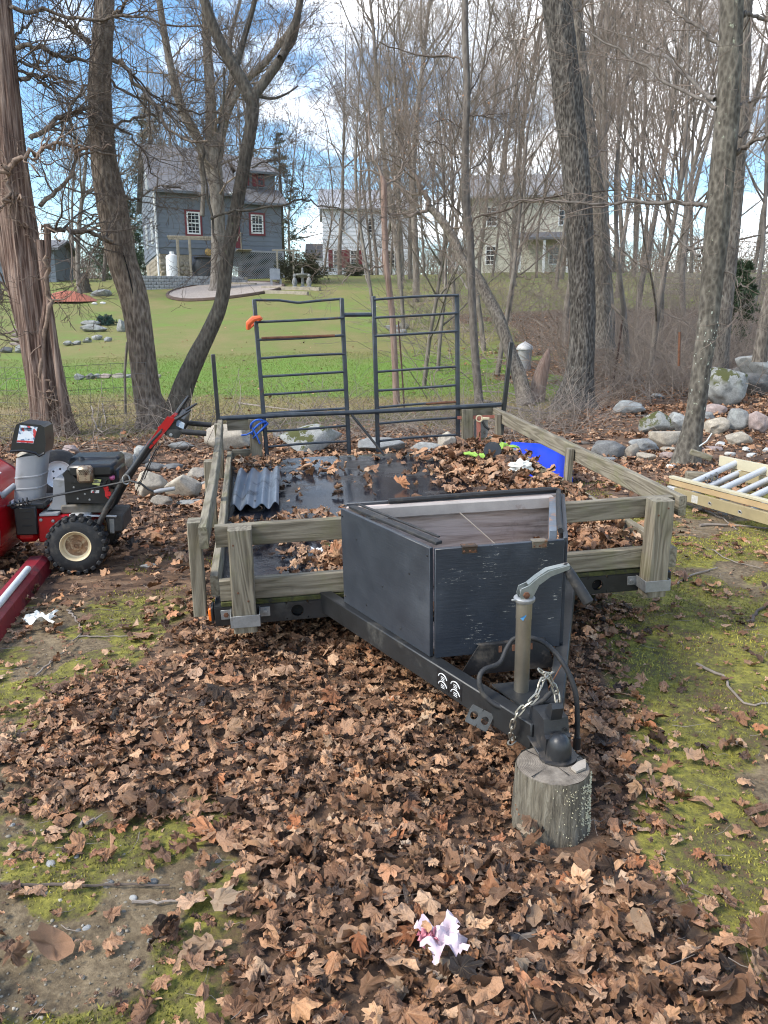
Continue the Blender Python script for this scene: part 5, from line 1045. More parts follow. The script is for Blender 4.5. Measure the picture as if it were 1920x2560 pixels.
# ---------------------------------------------------------------- the trailer (local frame: u right, v to the rear, z up; z 0 = top of the front rail)
def Rz(a): return Matrix.Rotation(a, 4, 'Z')
TM4 = Matrix.Translation((.298, 3.273, .658)) @ Rz(.165) @ Matrix.Rotation(.051, 4, 'X') @ Matrix.Rotation(-.029, 4, 'Y')
TR = tag(empty('utility_trailer'), 'black utility trailer with weathered wood rails, slate tool box and tongue resting on a log', 'trailer'); TR.matrix_world = TM4
def tl(u, v, z): return np.array(TM4 @ Vector((u, v, z)))
def B(name, lo, hi, mat, ch=.004, parent=None): return MB().box(lo, hi, ch).build(name, mat, parent or TR)
def plank(name, a, b, w, h, mat, up=(0,0,1), warp=.004, ch=.004, seg=10):
    """board with a slightly wavy, worn outline"""
    a, b = np.array(a, float), np.array(b, float); d = b-a; L = np.linalg.norm(d); d /= L; x = np.cross(d, np.array(up, float)); x /= np.linalg.norm(x); z = np.cross(x, d)
    V, F = [], []; ph = random.uniform(0, 50); cr = [(-1,-1+2*ch/h), (-1+2*ch/w,-1), (1-2*ch/w,-1), (1,-1+2*ch/h), (1,1-2*ch/h), (1-2*ch/w,1), (-1+2*ch/w,1), (-1,1-2*ch/h)]
    for i in range(seg+1):
        t = i/seg; c = a+d*L*t + x*warp*math.sin(ph+3*t) + z*warp*.8*math.sin(ph*2+2.3*t)
        for p, q in cr: V.append(c + x*w/2*p + z*h/2*q + (x*p+z*q)*random.uniform(-.0012, .0008))
    for i in range(seg):
        for j in range(8): F.append((i*8+j, i*8+(j+1) % 8, (i+1)*8+(j+1) % 8, (i+1)*8+j))
    F += [tuple(range(8))[::-1], tuple(seg*8+j for j in range(8))]
    return MB().add(V, F).build(name, mat, parent_ or TR, .5)
parent_ = None
# front rails and posts
plank('rail', (-1.02,.02,-.047), (1.043,.02,-.047), .038, .094, WX, seg=20); plank('rail', (-1.02,.02,-.292), (1.035,.02,-.288), .038, .095, WX, seg=20)
for u0, m_ in ((-.918, WZ), (.948, WZ)):
    plank('post', (u0,-.046,-.455), (u0+.001,-.045,.002), .098, .088, WZ, up=(0,1,0), warp=.003, ch=.006)
    g = MB().box((u0-.062,-.096,-.425), (u0+.062,-.092,-.372), .001).box((u0-.062,-.092,-.425), (u0-.058,-.001,-.372), .001).box((u0+.058,-.092,-.425), (u0+.062,-.001,-.372), .001).box((u0-.105,-.006,-.42), (u0-.062,-.002,-.377), .001).box((u0+.062,-.006,-.42), (u0+.105,-.002,-.377), .001).build('post_bracket', GALV, TR)
    for k in (-.083, .083): MB().lathe([(.011,0), (.011,.007), (.001,.008)], 6, (u0+k,-.006,-.398), (0,-1,0)).build('bolt', RUST if k*u0 > 0 else GALV, g)
# side rails and posts
plank('rail', (-1.072,-.03,-.047), (-1.095,2.85,-.040), .036, .094, WY, warp=.012, seg=24); plank('rail', (-1.045,.06,-.292), (-1.045,2.8,-.292), .036, .095, WY, seg=20)
plank('rail', (1.067,-.03,-.047), (1.062,2.83,-.045), .038, .094, WY, warp=.006, seg=24); plank('rail', (1.055,-.02,-.290), (1.045,2.8,-.292), .036, .095, WY, seg=20)
for (u, v, w, h0, h1) in ((-1.115,.07,.085,-.41,.012), (-1.12,1.35,.085,-.40,-.005), (-1.12,2.6,.085,-.40,.0), (1.022,.10,.05,-.40,-.10), (1.022,1.17,.05,-.40,-.012), (1.022,2.56,.05,-.40,-.02)):
    plank('side_post', (u,v,h0), (u+(.012 if u < 0 else 0),v,h1), .055 if u < 0 else .038, w, WZ, up=(0,1,0), warp=.003)
# rear rails and posts
plank('rail', (-1.05,2.80,-.045), (-.795,2.80,-.045), .036, .09, WX, seg=4); plank('rail', (.775,2.80,-.043), (1.04,2.80,-.043), .036, .09, WX, seg=4)
plank('rail', (-1.03,2.80,-.28), (-.80,2.80,-.28), .036, .08, WX, seg=4); plank('rail', (.79,2.80,-.28), (1.03,2.80,-.28), .036, .08, WX, seg=4)
plank('post', (-.845,2.76,-.33), (-.845,2.76,-.003), .09, .04, WZ, up=(0,1,0)); plank('post', (.825,2.76,-.33), (.825,2.76,-.002), .088, .04, WZ, up=(0,1,0))
lp_ = MB().holed((.945,2.776,-.165), .058, .075, .004, .002).build('license_plate', GALV, TR)
for (a, c) in ((.920,-.13), (.920,-.17), (.965,-.13), (.965,-.17), (.920,-.21), (.965,-.21)): MB().lathe([(.016,0), (.0175,.004), (.011,.005), (.010,.001)], 14, (a,2.775,c), (0,-1,0)).build('embossed_digit', GALV, lp_)
# deck boards, seam, moss strip and chassis
for (v0, v1) in ((.045, 1.22), (1.226, 2.44), (2.446, 2.83)):
    mb = MB(); mb.grid(lambda a, b: (-1.02+2.04*a, v0+(v1-v0)*b, -.336+.006*math.sin(7*a+3*v0)*math.sin(5*b+a*4)), 24, 14); mb.build('deck_board', DECK, TR, fix=False); B('deck_board', (-1.02, v0, -.362), (1.02, v1, -.345), DECK, .002)
B('moss_strip', (-1.02,-.001,-.364), (1.02,.044,-.343), simple('mossy wet wood', (.055,.058,.014), .95, 0, .6, 22, .7, (.02,.018,.014), .4), .003)
for sgn in (-1, 1):
    pass
ch = MB()
for s in (-1, 1):
    ch.box((s*.60, -.004, -.447), (s*.605+s*.04, .002, -.366), 0) if False else None
    hx = .695*s; ch.holed((hx, 0, -.4065), .05, .0405, .027, .006)
    a, b = sorted((s*1.05, hx+s*.05)); ch.box((a, -.003, -.447), (b, .003, -.366), 0)
ch.box((-.645, -.003, -.447), (.645, .003, -.366), 0); ch.box((-1.05,.003,-.453), (1.05,.05,-.447), 0).box((-1.05,.003,-.366), (1.05,.05,-.362), 0)
fr = ch.build('frame', FRAME_STEEL, TR, .5)
for s in (-1, 1): MB().lathe([(.001,.03), (.03,.03), (.03,.02)], 16, (.695*s,.0,-.4065), (0,1,0)).build('light_socket', HOLE, fr)
for s in (-1, 1): B('side_member', (s*1.05,.004,-.447), (s*1.0,2.82,-.3665), FRAME_STEEL)
B('rear_member', (-.999,2.78,-.447), (.999,2.82,-.3665), FRAME_STEEL)
for v in (.7, 1.4, 2.1): B('cross_member', (-.999,v,-.44), (.999,v+.05,-.3665), FRAME_STEEL)
for s, u in ((-1,-1.058), (1,1.058)):
    k = B('marker_light', (u,.02,-.435), (u+s*.02,.075,-.375), AMBER, .006); B('light_bezel', (u-s*.004,.012,-.442), (u+s*.008,.083,-.368), BLACKPL, .004, k)
B('corner_bracket', (1.0,-.02,-.44), (1.054,-.004,-.362), BLACKPL, .004)
# axle and wheels under the deck
MB().tube([(-.95,1.5,-.50), (.95,1.5,-.50)], .03, 10).build('axle', FRAME_STEEL, TR)
def wheel(mb_t, mb_r, o, ax, R, w, lug=0):
    mb_t.lathe([(R*.55,-w/2), (R*.8,-w/2), (R*.95,-w*.42), (R,-w*.25), (R,w*.25), (R*.95,w*.42), (R*.8,w/2), (R*.55,w/2)], 32, o, ax, True)
    mb_r.lathe([(.001,-w*.25), (R*.25,-w*.25), (R*.35,-w*.1), (R*.48,-w*.1), (R*.53,-w*.46), (R*.57,-w*.49), (R*.57,w*.45)], 28, o, ax)
for s in (-1, 1):
    t, r = MB(), MB(); wheel(t, r, (s*.86,1.5,-.50), (s,0,0), .20, .11); w_ = t.build('wheel', RUBBER, TR); r.build('rim', WHITE, w_)
# rear gate: two ladders of tube joined by a stub, leaning on the rear bar
gt = MB(); vG = 2.83
def gtube(a, b, r, n=8, k=2, sag=0): 
    P = np.array([np.array(a)+(np.array(b)-np.array(a))*t for t in np.linspace(0, 1, 7)]); P[:, 2] -= sag*np.sin(np.linspace(0, math.pi, 7)); return MB().tube(P, r, n)
G = gtube((-.128,vG,.745), (.105,vG,.742), .016).build('gate', GATE_STEEL, TR)
for a, b in (((-.786,vG,.874), (-.765,vG-.05,-.30)), ((-.137,vG,.868), (-.122,vG-.03,-.32)), ((.105,vG,.877), (.109,vG-.03,-.318)), ((.755,vG,.878), (.763,vG-.03,-.29))):
    MB().beam(a, b, .032, .030, .005, (0,1,0)).build('gate_upright', GATE_STEEL, G)
for i, z in enumerate((.862,.724,.596,.458,.322,.185,.040,-.095,-.221)):
    if i == 0: MB().tube([(-.78,vG,.868), (-.6,vG,.862), (-.47,vG,.842), (-.45,vG,.842), (-.3,vG,.853), (-.137,vG,.862)], .0095, 8).build('rung', GATE_STEEL, G)
    else: gtube((-.782,vG-.02,z-.014), (-.13,vG-.02,z), .0095, sag=random.uniform(-.008, .006)).build('rung', GATE_STEEL, G)
for i, z in enumerate((.869,.736,.601,.329,.185,.052,-.076,-.215)):
    gtube((.107,vG-.02,z-.018), (.76,vG-.02,z), .0095, sag=random.uniform(-.008, .004)).build('rung', GATE_STEEL, G)
MB().tube([(.50,vG-.022,.048), (.76,vG-.022,.052)], .0105, 8).build('rust_patch', RUST, G)
MB().tube([(-.75,vG-.022,.592), (-.5,vG-.022,.594), (-.2,vG-.022,.595)], .0102, 8).build('rust_patch', RUST, G)
P_ = np.array([(-1.10,2.775,.012), (-.6,2.775,.016), (0,2.775,.010), (.6,2.775,.014), (1.112,2.775,.02)]); MB().tube(P_, .018, 10).build('rear_bar', GATE_STEEL, TR)
MB().beam((-1.112,2.775,-.40), (-1.112,2.775,.49), .03, .022, .003, (0,1,0)).build('stake', BLACK_STEEL, TR); MB().beam((1.100,2.775,-.40), (1.179,2.775,.506), .034, .024, .003, (0,1,0)).build('stake', BLACK_STEEL, TR)
MB().tube([(-.10,2.74,.0), (.02,2.70,-.16), (.14,2.66,-.32)], .010, 8).build('brace', BLACK_STEEL, TR)
def strap_band(pts, w, th, name, mat, parent, up=(0,0,1)):
    mb = MB()
    for a, b in zip(pts[:-1], pts[1:]): mb.beam(a, b, w, th, .001, up)
    return mb.build(name, mat, parent)
oc = tag(empty('orange_clip', tl(-.79, 2.80, .71), 0), 'short orange rubber strap wrapped round the top left of the gate', 'strap')
MB().tube([(-.05,-.03,-.05), (-.04,-.045,-.01), (.0,-.05,.025), (.05,-.045,.035)], [.014,.022,.022,.013], 8).tube([(-.05,.0,-.045), (0,.03,.0), (.05,0,.03)], .012, 6).build('band', ORANGE, oc)
rp = tag(empty('blue_rope', tl(-.80, 2.74, -.06)), 'blue rope tied round the left gate post of the trailer', 'rope'); t_ = np.linspace(0, 6.28, 20)
for k in range(3): MB().tube(np.stack([.055*np.cos(t_)-.01*k, .065*np.sin(t_), (.018*k-.03)+.055*np.cos(t_+k*.6)], 1), .008, 6).build('loop', ROPE, rp)
MB().tube([(-.05,-.06,-.03), (-.10,-.05,-.055), (-.14,-.04,-.06)], .007, 6).tube([(-.05,-.06,0), (-.02,-.07,-.06), (.0,-.06,-.12)], .006, 6).build('loose_end', ROPE, rp)
# ratchet strap at the right rear post
rs = tag(empty('red_strap', tl(.90, 2.70, -.09)), 'faded red strap with a pale clasp hanging at the right rear post', 'strap')
MB().beam((-.16,.05,.02), (.14,.04,.03), .003, .026, .0005, (0,0,1)).build('band', STRAP, rs); MB().beam((.0,-.02,.02), (.005,-.03,-.17), .032, .004, .001, (0,1,0)).build('tail', STRAP, rs)
MB().box((.02,-.03,.012), (.085,-.018,.032), .003).lathe([(.020,-.006), (.028,-.006), (.028,.006), (.020,.006)], 16, (.005,-.025,.022), (0,1,0), True).build('clasp', simple('cream clasp', (.55,.47,.30), .5, 0, .2, 20, 0), rs)
MB().tube([(.03,-.03,0), (.05,-.035,-.04), (.085,-.035,-.065)], .010, 8).build('hook', BLACKPL, rs)
# tool box on the tongue
zt, zbx = .08, -.33; LB, FL, FR, RB = (-.487,-.12), (-.243,-.687), (.230,-.685), (.447,-.12)
def panel(name, a, b, z0, z1, th, mat, parent, inset=0):
    a, b = np.array(a, float), np.array(b, float); d = (b-a)/np.linalg.norm(b-a); n = np.array([-d[1], d[0]])
    return MB().beam((*(a+n*th/2), (z0+z1)/2), (*(b+n*th/2), (z0+z1)/2), th, z1-z0, .0015).build(name, mat, parent)
BX = MB().box((-.475,-.123,zbx), (.435,-.105,zt), .002).build('tool_box', PLY, TR)
sp = panel('side_panel', LB, FL, zbx-.002, zt, -.016, SLATE, BX); panel('front_panel', (FL[0]+.003, FL[1]), (FR[0]-.003, FR[1]), zbx-.003, zt-.002, -.018, SLATE_CHIP_SHADE, BX); panel('side_panel', FR, RB, zbx-.002, zt, -.016, SLATE, BX)
MB().prism([(-.47,-.13), (-.235,-.67), (.222,-.67), (.43,-.13)], zbx+.004, zbx+.016, 2).build('floor_panel', PLY, BX)
MB().box((-.475,-.104,zt-.005), (.44,-.09,zt+.012), .002).build('rear_lip', SLATE, BX)
PLYW = simple('sun bleached batten', (.36,.32,.29), .85, 0, .18, 9, .15, (.22,.16,.13), .15)
plank('batten', (-.40,-.141,zt-.028), (.40,-.141,zt-.022), .034, .05, PLYW).parent = BX
for (p, q) in ((LB, FL),): MB().beam((p[0]+.03,p[1]-.012,zt+.006), (q[0]+.028,q[1]+.03,zt+.004), .03, .012, .002).beam((p[0]+.055,p[1]-.01,zt+.016), (q[0]+.05,q[1]+.12,zt-.004), .012, .006, .001).build('rubber_seal', RUBBER, BX)
MB().tube([(-.30,-.112,zt+.014), (0,-.108,zt+.017), (.40,-.112,zt+.02), (.432,-.13,zt+.016), (.40,-.21,zt+.01), (.33,-.39,zt+.006), (.245,-.62,zt+.004)], .011, 8).build('rubber_seal', RUBBER, BX)
MB().beam((.395,-.16,zt-.05), (.225,-.60,zt-.05), .028, .10, .002).build('corner_strip', simple('chipped grey orange strip', (.11,.13,.155), .6, 0, .3, 9, .1, (.42,.19,.06), .38), BX)
for u in (-.118, .135):
    h = MB().box((u-.027,-.7065,zt-.024), (u+.027,-.7045,zt-.004), .0008).box((u-.027,-.7045,zt-.001), (u+.027,-.676,zt+.002), .0008).tube([(u-.027,-.706,zt), (u+.027,-.706,zt)], .0048, 8).build('hinge', simple('pale rusty hinge' if u > 0 else 'brown rusty hinge', (.17,.145,.11) if u > 0 else (.06,.042,.03), .6, .4, .3, 30, .1, (.2,.09,.04), .4), BX)
    for k in (-.02, 0, .02): MB().lathe([(.004,0), (.003,.002), (.001,.0025)], 6, (u+k,-.708,zt-.016), (0,-1,0)).build('screw', RUST, h)
for (px, zz) in ((.2,-.02), (.5,-.16), (.8,-.05), (.3,-.28), (.7,-.29), (.02,-.3), (.02,.05), (.98,.05)):
    a = np.array(LB)+(np.array(FL)-np.array(LB))*px; MB().lathe([(.005,0), (.004,.002), (.001,.0025)], 6, (a[0]-.0165*.92,a[1]-.0165*.4,zz), (-.918,-.395,0)).build('screw_head', BLACK_STEEL, sp)
MB().box((-.40,-.64,zbx+.017), (.40,-.14,zbx+.019), 0).build('box_bottom', PLY, BX) if False else None
# A-frame tongue
zt0, zt1 = -.332, -.425
for s, a, b in ((-1, (-.61,.10), (-.030,-1.17)), (1, (.61,.10), (.020,-1.17))):
    MB().beam((*a, (zt0+zt1)/2), (*b, (zt0+zt1)/2-.004), .05, zt0-zt1, .004).build('tongue_channel', FRAME_STEEL, TR)
d_ = np.array((.58,-1.27)); d_ /= np.linalg.norm(d_); n_ = np.array((-d_[1]*-1, d_[0]*-1)); n_ = np.array((-.91,-.416))
STB = simple('black sticker', (.012,.012,.013), .4, 0, .1, 9, 0)
for k, s0 in enumerate((.965, 1.035)):
    c = np.array((-.61,.10))+d_*s0+n_*.0256; st_ = MB().beam((*(c-d_*.033), -.375), (*(c+d_*.033), -.379), .0012, .066, .0003).build('warning_sticker', STB, TR)
    for j, (r_, zz) in enumerate(((.024, .004), (.024, -.026))):
        t = np.linspace(.25, 2.9, 12); P = [(*(c+n_*.0013+d_*(r_*math.cos(a))), -.377+zz+r_*.85*math.sin(a)) for a in t]; MB().tube(P, .0022, 5).build('white_arc', WHITE, st_)
        for q in range(3): MB().beam((*(c+n_*.0013-d_*.010), -.377+zz+.009-.006*q), (*(c+n_*.0013+d_*.010), -.3775+zz+.009-.006*q), .0006, .0022, .0001).build('small_print', WHITE, st_)
MB().beam((-.26,-.85,-.345), (.22,-.85,-.345), .05, .006, .001).build('tongue_plate', FRAME_STEEL, TR) if False else None
MB().prism([(-.085,-.292), (.165,-.292), (.205,-.405), (-.155,-.405)], -.722, -.716, 1).build('stone_guard', BLACK_STEEL, TR)
MB().box((-.085,-.716,-.294), (.165,-.700,-.290), .001).build('guard_fold', BLACK_STEEL, TR)
for u in (-.005, .045, .11): MB().box((u-.006,-.7235,-.345+.02), (u+.006,-.722,-.300), .001).build('guard_slot', RUST, TR)
MB().prism([(-.10,-.93), (.09,-.93), (.045,-1.08), (-.05,-1.08)], -.336, -.329, 2).build('jack_plate', FRAME_STEEL, TR)
# jack with crank
JK = MB().lathe([(.0245,-.50), (.0245,-.075)], 24, (-.017,-.985,0)).lathe([(.0255,-.075), (.0255,-.02), (.024,-.014)], 24, (-.017,-.985,0)).build('jack', ZINC, TR)
MB().lathe([(.020,-.016), (.031,-.016), (.034,-.011), (.034,-.004), (.030,0), (.020,.001)], 24, (-.017,-.985,0)).lathe([(.012,0), (.016,.02), (.001,.03)], 12, (-.017,-.985,0)).build('jack_cap', GALV, JK)
MB().box((-.062,-.998,-.008), (-.04,-.99,-.003), .001).build('cap_tab', GALV, JK)
MB().prism([(-.040,.012), (-.034,-.006), (-.012,-.010), (.004,.004), (.022,.042), (.060,.068), (.118,.086), (.122,.092), (.120,.100), (.055,.086), (.018,.066), (-.010,.043), (-.034,.034)], -1.006, -1.001, 1).prism([(-.040,.012), (-.034,-.006), (-.012,-.010), (.004,.004), (.016,.030), (-.010,.043), (-.034,.034)], -.976, -.972, 1).prism([(.055,.083), (.118,.096), (.122,.101), (.050,.089), (.018,.069), (-.012,.046), (-.010,.042), (.018,.064)], -1.001, -.978, 1).build('crank_arm', ARM, JK)
MB().lathe([(.011,0), (.011,.006), (.001,.008)], 6, (-.019,-1.006,.013), (0,-1,0)).build('pivot_bolt', RUST, JK)
MB().tube([(.108,-.985,.098), (.116,-.99,.087), (.128,-.998,.066), (.150,-1.02,.026), (.172,-1.04,-.014), (.175,-1.043,-.019)], [.010,.014,.0165,.0175,.0175,.011], 14).build('crank_handle', RUBBER, JK)
MB().prism([(-.038,-.062), (-.02,-.060), (-.018,-.052), (-.028,-.072)], -1.0108, -1.0098, 1).build('blue_sticker', simple('blue sticker', (.10,.35,.65), .4, 0, .1, 9, 0), JK)
# coupler, safety chain, chain plate and wiring
CP = MB().prism([(-1.13,-.335), (-1.15,-.290), (-1.20,-.280), (-1.25,-.278), (-1.262,-.322), (-1.275,-.328), (-1.275,-.378), (-1.13,-.388)], -.043, .033, 0).build('coupler', BLACK_STEEL, TR, .5)
MB().lathe([(.001,.048), (.018,.044), (.030,.030), (.036,.008), (.037,-.024)], 22, (-.006,-1.285,-.357)).build('ball_socket', BLACK_STEEL, CP)
t = np.linspace(0, 2*math.pi, 25)[:-1]; MB().prism([(-.008+.056*math.cos(a), -1.285+.050*math.sin(a)) for a in t], -.389, -.379, 2).box((-.06,-1.28,-.388), (.05,-1.12,-.380), .002).build('flange', BLACK_STEEL, CP)
MB().prism([(-1.20,-.285), (-1.235,-.235), (-1.255,-.228), (-1.262,-.24), (-1.25,-.287)], -.022, .012, 0).build('latch', BLACK_STEEL, CP)
MB().lathe([(.006,0), (.006,.003), (.001,.003)], 10, (.020,-1.263,-.310), (0,-1,0)).build('pin_hole', HOLE, CP)
MB().box((-.045,-1.15,-.41), (.035,-1.02,-.335), .006).build('tongue_nose', FRAME_STEEL, TR)
def link_mesh():
    t = np.linspace(0, 2*math.pi, 19); x = .0075*np.cos(t); y = .010*np.sign(np.sin(t))*(np.abs(np.sin(t)) > .01)+.009*np.sin(t); return MB().tube(np.stack([x, y, 0*t], 1), .0030, 6, False)
lk = link_mesh().build('link', CHAIN); lkm = lk.data; bpy.data.objects.remove(lk)
def chain(name, pts, n, label=None):
    T = empty(name, parent=TR); P = spline(pts, 200); s = np.r_[0, np.cumsum(np.linalg.norm(np.diff(P, axis=0), axis=1))]; m = int(s[-1]/.0265)
    for i in range(m):
        a = np.array([np.interp((i+.5)*s[-1]/m+d, s, P[:, k]) for d in (0,) for k in range(3)]); b = np.array([np.interp((i+.9)*s[-1]/m, s, P[:, k]) for k in range(3)]); d = b-a; d /= np.linalg.norm(d)
        u, v, _ = basis(d); 
        if i % 2: u, v = v, -u
        c = math.cos(.5), math.sin(.5); u2 = u*c[0]+v*c[1]; M = Matrix(((u2[0], d[0], 0, a[0]), (u2[1], d[1], 0, a[1]), (u2[2], d[2], 0, a[2]), (0,0,0,1)))
        w = np.cross(u2, d); M[0][2], M[1][2], M[2][2] = w; o = link('link', lkm, T); o.matrix_local = M
    return T
chain('safety_chain', [(.055,-1.06,-.235), (.0,-1.12,-.225), (-.035,-1.15,-.265), (-.085,-1.15,-.31), (-.100,-1.14,-.37), (-.088,-1.12,-.425), (-.06,-1.11,-.40)], 20)
chain('safety_chain', [(.0,-1.09,-.205), (.04,-1.08,-.245), (.062,-1.09,-.30), (.055,-1.12,-.345), (.05,-1.13,-.39)], 14)
cp = MB(); dd = np.array((.88,.47)); 
hp = MB().holed((0,0,0), .0185, .030, .0125, .005).build('chain_plate', GALV, TR); bpy.data.objects.remove(hp)
hb = MB(); hb.holed((-.020,0,0), .020, .030, .0135, .006); hb.holed((.020,0,0), .020, .030, .0135, .006); hp = hb.build('chain_plate', simple('grimy steel plate', (.12,.12,.115), .55, .5, .3, 20, .1), TR); hp.location = (-.168,-1.02,-.395); hp.rotation_euler = (-.45, .50, -.25)
cab = [(.05,-1.07,-.30), (.01,-1.08,-.325), (-.05,-1.07,-.350), (-.105,-1.05,-.347), (-.15,-1.02,-.32), (-.165,-1.0,-.275), (-.145,-.98,-.247), (-.085,-.96,-.238), (-.05,-.93,-.20), (-.02,-.92,-.175), (.03,-.94,-.170), (.075,-.97,-.188), (.112,-1.02,-.235), (.136,-1.06,-.31), (.140,-1.08,-.40), (.138,-1.09,-.475)]
MB().tube(spline(cab, 70), .0085, 10).build('wiring_cable', RUBBER, TR); MB().tube([(.138,-1.09,-.46), (.138,-1.092,-.50)], [.012,.012], 10).build('cable_plug', BLACKPL, TR)
MB().tube([(.055,-1.04,-.30), (.11,-1.01,-.235)], .0022, 6).build('split_pin', RUST, TR)
# the log the coupler rests on
sg = zg1(.487, 1.99); LG = tag(empty('log_stump', (.487, 1.995, sg-.03)), 'short upright log with grey bark and yellow lichen dots carrying the trailer coupler', 'log')
n = 72; V = []; hs = np.linspace(0, .233-sg, 16)
for h in hs:
    t = np.arange(n)*2*math.pi/n; r = .106*(1+.10*(1-h/.25)**2) + .0055*(fbm(np.stack([np.cos(t)*9, np.sin(t)*9, np.full(n, h*9)], 1), 8, 3)-.5)*2 + .013*(fbm(np.stack([np.cos(t)*1.5, np.sin(t)*1.5, t*0+h], 1), 18, 2)-.5)
    V.append(np.stack([r*np.cos(t), r*np.sin(t), np.full(n, h)], 1))
mb = MB().add(np.concatenate(V), [(i*n+j, i*n+(j+1) % n, (i+1)*n+(j+1) % n, (i+1)*n+j) for i in range(15) for j in range(n)])
def log_bark():
    m = Mt('grey log bark'); v = m.co((60, 60, 9)); f = m.noise(v, 1, 6, .7, .6); col = m.ramp(f, [(.3, (.05,.042,.03)), (.5, (.15,.13,.095)), (.72, (.27,.245,.19))])
    return m.out(col, .95, 0, m.bump(f, 1., .012))
mb.build('bark', log_bark(), LG, 1.5)
top = [(0,0,hs[-1]+.002)]; R_ = [.03, .06, .085, .1035]; t = np.arange(48)*2*math.pi/48
TV = [(0,0,hs[-1]+.003)]+[(r*math.cos(a), r*math.sin(a), hs[-1]+.002+random.uniform(-.001,.001)-(r > .1)*.004) for r in R_ for a in t]
def endgrain():
    m = Mt('sawn log end'); g = m.n('TexGradient', gradient_type='SPHERICAL'); m.put(g.inputs[0], m.co((9,9,0.01), loc=(0,0,0))); d = m.ma('ADD', m.ma('MULTIPLY', g.outputs[0], 1.), m.ma('MULTIPLY', m.noise(m.co(1.), 14, 4), .10))
    s = m.ma('SINE', m.ma('MULTIPLY', d, 150.)); col = m.ramp(m.ma('ADD', m.ma('MULTIPLY', s, .05), m.noise(m.co(1., loc=(1,1,1)), 22, 5, .7)), [(.3, (.085,.068,.052)), (.55, (.21,.175,.135)), (.8, (.36,.31,.25))]); return m.out(col, .9, 0, m.bump(s, .3, .002))
MB().add(TV, [(0, 1+k, 1+(k+1) % 48) for k in range(48)]+[(1+48*j+k, 1+48*(j+1)+k, 1+48*(j+1)+(k+1) % 48, 1+48*j+(k+1) % 48) for j in range(3) for k in range(48)]).build('sawn_top', endgrain(), LG, 1.5)
MB().prism([(.055,-.052), (.088,-.030), (.098,.015), (.072,.0), (.045,-.030)], hs[-1]+.004, hs[-1]+.010, 2).build('wood_chip', simple('pale wood flake', (.33,.29,.24), .85, 0, .2, 25, .2), LG)
cr_ = MB()
for a_, l0, l1 in ((.4,.02,.10), (2.3,.01,.095), (3.9,.03,.102), (5.2,.0,.07)):
    c_, s_ = math.cos(a_), math.sin(a_); cr_.add([(c_*l0, s_*l0, hs[-1]+.0042), (c_*l1-s_*.002, s_*l1+c_*.002, hs[-1]+.0042), (c_*l1+s_*.002, s_*l1-c_*.002, hs[-1]+.0042)], [(0,1,2)])
cr_.build('drying_crack', HOLE, LG, fix=False)
mb = MB()
for i in range(380):
    a = random.gauss(-.55, .55); h = random.uniform(.02, hs[-1]-.01); rr = .1075*(1+.10*(1-h/.25)**2)+.003; s = random.uniform(.0008, .0027)*(1.3 if a > -.9 else .6); p = np.array([rr*math.cos(a), rr*math.sin(a), h]); u, v, d = basis((math.cos(a), math.sin(a), 0)); tt = np.arange(5)*2*math.pi/5
    mb.add(np.vstack([p+d*.0015, p-d*.003+(np.cos(tt)*s)[:, None]*u+(np.sin(tt)*s*1.3)[:, None]*v]), [(0, 1+j, 1+(j+1) % 5) for j in range(5)])
tag(mb.build('lichen_dots', simple('yellow lichen', (.50,.46,.31), .9, 0, .2, 60, 0), LG), kind='stuff')
# nail heads where rails meet posts
nl = []
for (u_, w_) in ((-.945,-.06), (-.895,-.03), (-.94,-.27), (-.90,-.31), (.925,-.06), (.97,-.03), (.93,-.27), (.972,-.31)): nl.append(((u_,-.0895,w_), (0,-1,0)))
for (v_, w_) in ((.10,-.03), (.10,-.065), (1.17,-.03), (1.17,-.065), (2.56,-.03), (2.56,-.065)): nl.append(((1.0475,v_,w_), (-1,0,0))); nl.append(((-1.0535-.008*v_,v_,w_), (1,0,0)))
nm_ = None
for o_, a_ in nl:
    if nm_ is None: nm_ = MB().lathe([(.0048,0), (.004,.0012), (.001,.0015)], 8).build('nail_head', RUST, TR); k_ = nm_
    else: k_ = link('nail_head', nm_.data, TR)
    k_.location = o_; k_.rotation_euler = Vector(a_).to_track_quat('Z', 'Y').to_euler()
# load on the deck
zd = -.334
def heap(n, dens, hgt, x0, x1, y0, y1):
    u, v = rng.uniform(x0, x1, n), rng.uniform(y0, y1, n); d = dens(u, v); k = rng.random(n) < np.minimum(d*2, 1); u, v, d = u[k], v[k], d[k]; z = zd+.006+hgt*np.clip(d, 0, 1)*rng.random(len(u))**.6; return np.stack([u, v, z], 1)
def dn(u, v):
    q = fbm(xyz(u*3, v*3), 55, 3)-.5
    right = sstep(.30, .85, u+.25*q)*sstep(2.75, 2.35, v)*(.55+.55*sstep(.4, 1.2, v))*sstep(-.1,.1,v)
    front = sstep(.75, .2, v+.5*q)*(sstep(-.85, -.45, u)*.42*(u < .2) + .55*(u > .4))
    backr = .75*np.exp(-((u-.86)**2+(v-2.35)**2)/.07); left = .22*np.exp(-((u+.55)**2+(v-1.0)**2)/.04)+.26*np.exp(-((u+.9)**2+(v-.85)**2)/.04); bl = .50*np.exp(-((u+.88)**2+(v-2.45)**2)/.04)+.14*np.exp(-((u+.35)**2+(v-2.35)**2)/.03)
    return np.clip(np.maximum.reduce([right, front, backr, left, bl]) + .015, 0, 1)
P = heap(5200, dn, .15, -1.0, 1.0, .06, 2.72); V, F, c, U = make_leaves(P, np.clip(rng.normal(.100, .030, len(P)), .045, .16), np.abs(rng.normal(0, .6, len(P))), 2, 2.4)
